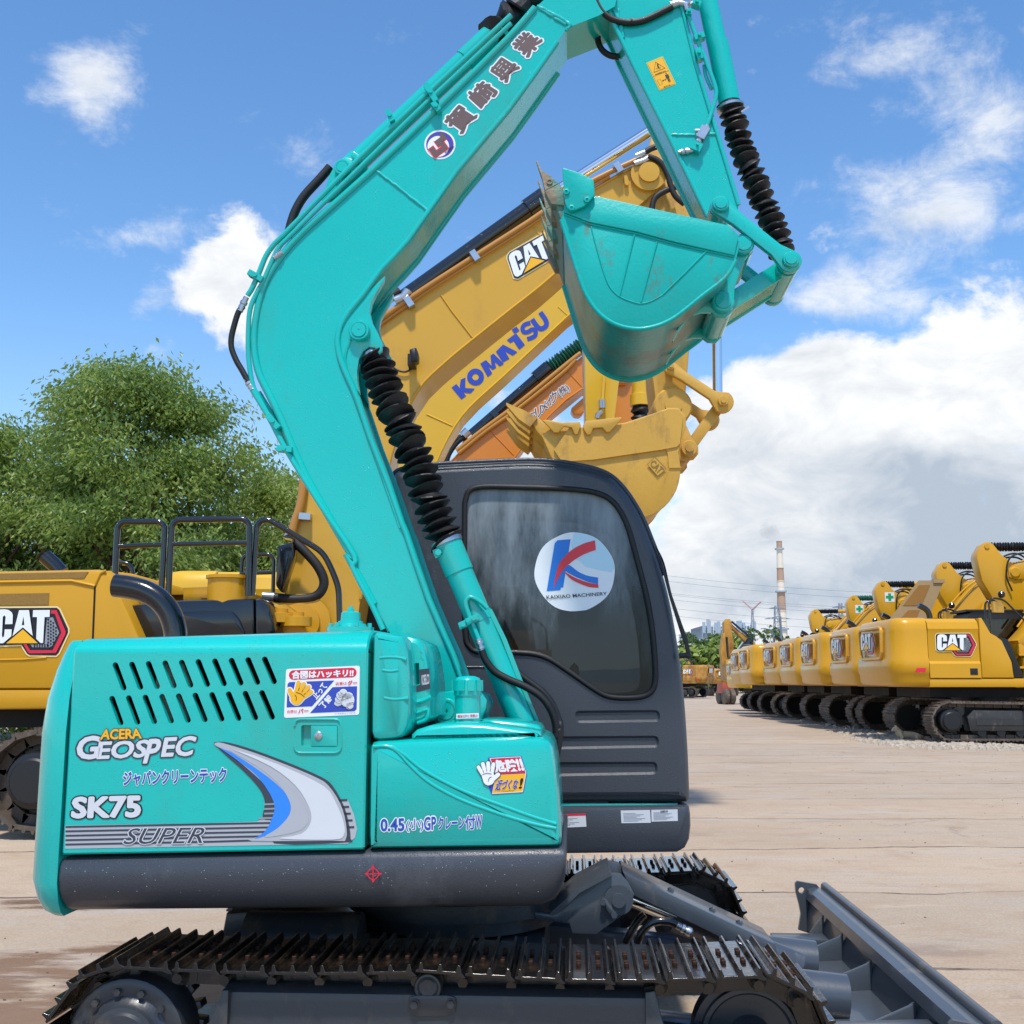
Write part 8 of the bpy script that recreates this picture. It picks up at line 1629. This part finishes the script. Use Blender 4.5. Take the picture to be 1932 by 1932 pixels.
def lattice(name, lb, px_, top, Y, w0, w1, m, arms):
    b = atY((px_, 1290), Y); root = empty(name, (b.x, Y, 0), lb, 'pylon'); zt = atY((px_, top), Y).z; mb = MB(); r_ = .22 if Y > 300 else .12
    N_ = 8
    for k in range(N_):
        z0_, z1_ = zt*k/N_, zt*(k+1)/N_; a, c = w0+(w1-w0)*k/N_, w0+(w1-w0)*(k+1)/N_
        for sx_ in (-1, 1):
            for sy_ in (-1, 1): mb.tube([(sx_*a, sy_*a, z0_), (sx_*c, sy_*c, z1_)], r_, 4)
            mb.tube([(sx_*a, -a, z0_), (-sx_*c, -c, z1_)], r_*.7, 4); mb.tube([(-a, sx_*a, z0_), (-c, -sx_*c, z1_)], r_*.7, 4)
    mb.build('mast', m, root, smooth=0)
    mb = MB()
    for f_, ln in arms: mb.tube([(-ln, 0, zt*f_), (0, 0, zt*f_+ln*.18), (ln, 0, zt*f_), (-ln, 0, zt*f_)], r_*.8, 4); mb.tube([(-ln*.5, 0, zt*f_), (0, 0, zt*f_+ln*.18)], r_*.6, 4)
    mb.build('cross_arm', m, root, smooth=0); return root
lattice('pylon', 'grey lattice pylon in front of the chimney', 1471, 1143, 300, 1.8, .5, 'pylon_steel', ((.97, 2.2), (.84, 3.4), (.70, 2.6)))
pr = empty('pylon', (atY((1420, 1290), 420).x, 420, 0), 'red and white pylon with two spread arms above the white factory', 'pylon')
for a, b, m in (((1418, 1150), (1401, 1134), 'pylon_red'), ((1418, 1150), (1435, 1135), 'pylon_red'), ((1414, 1290), (1418, 1150), 'pylon_steel'), ((1425, 1290), (1420, 1150), 'pylon_steel')):
    A_, B_ = atY(a, 420), atY(b, 420); mb = MB(); o_ = pr.location; mb.tube([A_-o_, B_-o_], .13, 5); mb.tube([A_-o_+Vector((.9, .6, 0)), B_-o_+Vector((.2, .2, 0))], .10, 5)
    for k in range(8): mb.tube([A_.lerp(B_, k/8)-o_, A_.lerp(B_, (k+1)/8)-o_+Vector((.7, .5, 0))], .07, 4)
    mb.build('arm' if 'red' in m else 'mast_leg', m, pr, smooth=0)
lattice('pylon', 'distant lattice pylon right of the banded chimney', 1592, 1138, 420, 1.0, .5, 'pylon_steel', ((.95, 3.0), (.84, 2.6)))
for px_, top, lb in ((1477, 1163, 'plain dark utility pole right in front of the chimney'), (1374, 1168, 'utility pole rising beside the digger arm')):
    b = atY((px_, 1290), 180); t = atY((px_, top), 180); mb = MB(); mb.cyl((0, 0, 0), (0, 0, t.z), .15, 8); mb.cyl((-.9, 0, t.z*.93), (.9, 0, t.z*.93), .06, 6); mb.cyl((-.7, 0, t.z*.85), (.7, 0, t.z*.85), .06, 6); o = mb.build('utility_pole', 'wire_grey', smooth=40, loc=(b.x, 180, 0)); tag(o, lb, 'pole')
b = atY((1462, 1290), 170); t = atY((1455, 1186), 170); mb = MB(); mb.tube(smooth_path([Vector((0, 0, 0)), Vector((0, 0, t.z*.85)), Vector((-.3, 0, t.z*.97)), Vector((-1.3, 0, t.z))], 4), .09, 8); mb.obox((-1.5, 0, t.z), (1, 0, .1), (0, 1, 0), (0, 0, 1), .35, .12, .06); o = mb.build('street_lamp', 'wire_grey', smooth=40, loc=(b.x, 170, 0)); tag(o, 'thin street lamp left of the chimney foot, above the trees', 'street lamp')
WL = [((1255, 1083), (1640, 1112)), ((1255, 1093), (1640, 1124)), ((1262, 1117), (1640, 1140)), ((1265, 1120), (1650, 1146)), ((1270, 1130), (1640, 1150)), ((1272, 1146), (1640, 1168)), ((1275, 1160), (1640, 1182)), ((1290, 1200), (1540, 1188))]
WN = ['uppermost', 'second', 'third', 'fourth', 'fifth', 'sixth', 'seventh', 'lowest']
for (a, b), nm in zip(WL, WN):
    A_, B_ = atY((a[0]-60, a[1]-5), 300), atY((b[0]+120, b[1]+9), 300); sag = 1.2; P = [A_.lerp(B_, t/16)+Vector((0, 0, -sag*4*(t/16)*(1-t/16))) for t in range(17)]; mb = MB(); mb.tube([p-A_ for p in P], .035, 5); o = mb.build('power_line', 'wire_grey', smooth=60, loc=A_); tag(o, nm+' of the power lines crossing the sky in front of the chimney', 'power line', 'power lines across the right-hand sky')
# every separate piece of a part becomes an object of its own
SPLIT = {'window_seal': None, 'cylinder_lug': None, 'link_pin': None, 'side_link': None, 'bucket_ear': None, 'boom_hose': None, 'hose_fitting': None, 'pipe_clamp': None, 'weld_bead': None, 'arm_hose': None, 'boom_bracket': None, 'pin_bracket': None, 'blade_bracket': None, 'steel_pipe': None,
         'arm_pipe': None, 'cylinder_hose': None, 'boot_clamp': None, 'hose_clip': None, 'spring_hose': None, 'bucket': 'side_plate', 'arm_tube': None, 'push_arm': None, 'vent_mesh': None, 'boom_pipe': None, 'hose': None, 'deck': None, 'cell': None, 'cab_window': None, 'platform': None, 'engine': None, 'control_console': None, 'data_plate': None, 'cylinder_boot': None, 'panel_crease': None, 'boom_foot': None, 'foam_pad': None, 'wear_plate': None, 'pipe_bracket': None, 'steps': 'step'}
for o in sorted(COL.objects, key=lambda o: o.name):
    k = o.name.split('.')[0]
    if o.type == 'MESH' and k in SPLIT and o.data.users == 1 and len(o.data.vertices) < 9000: split_pieces(o, SPLIT[k])
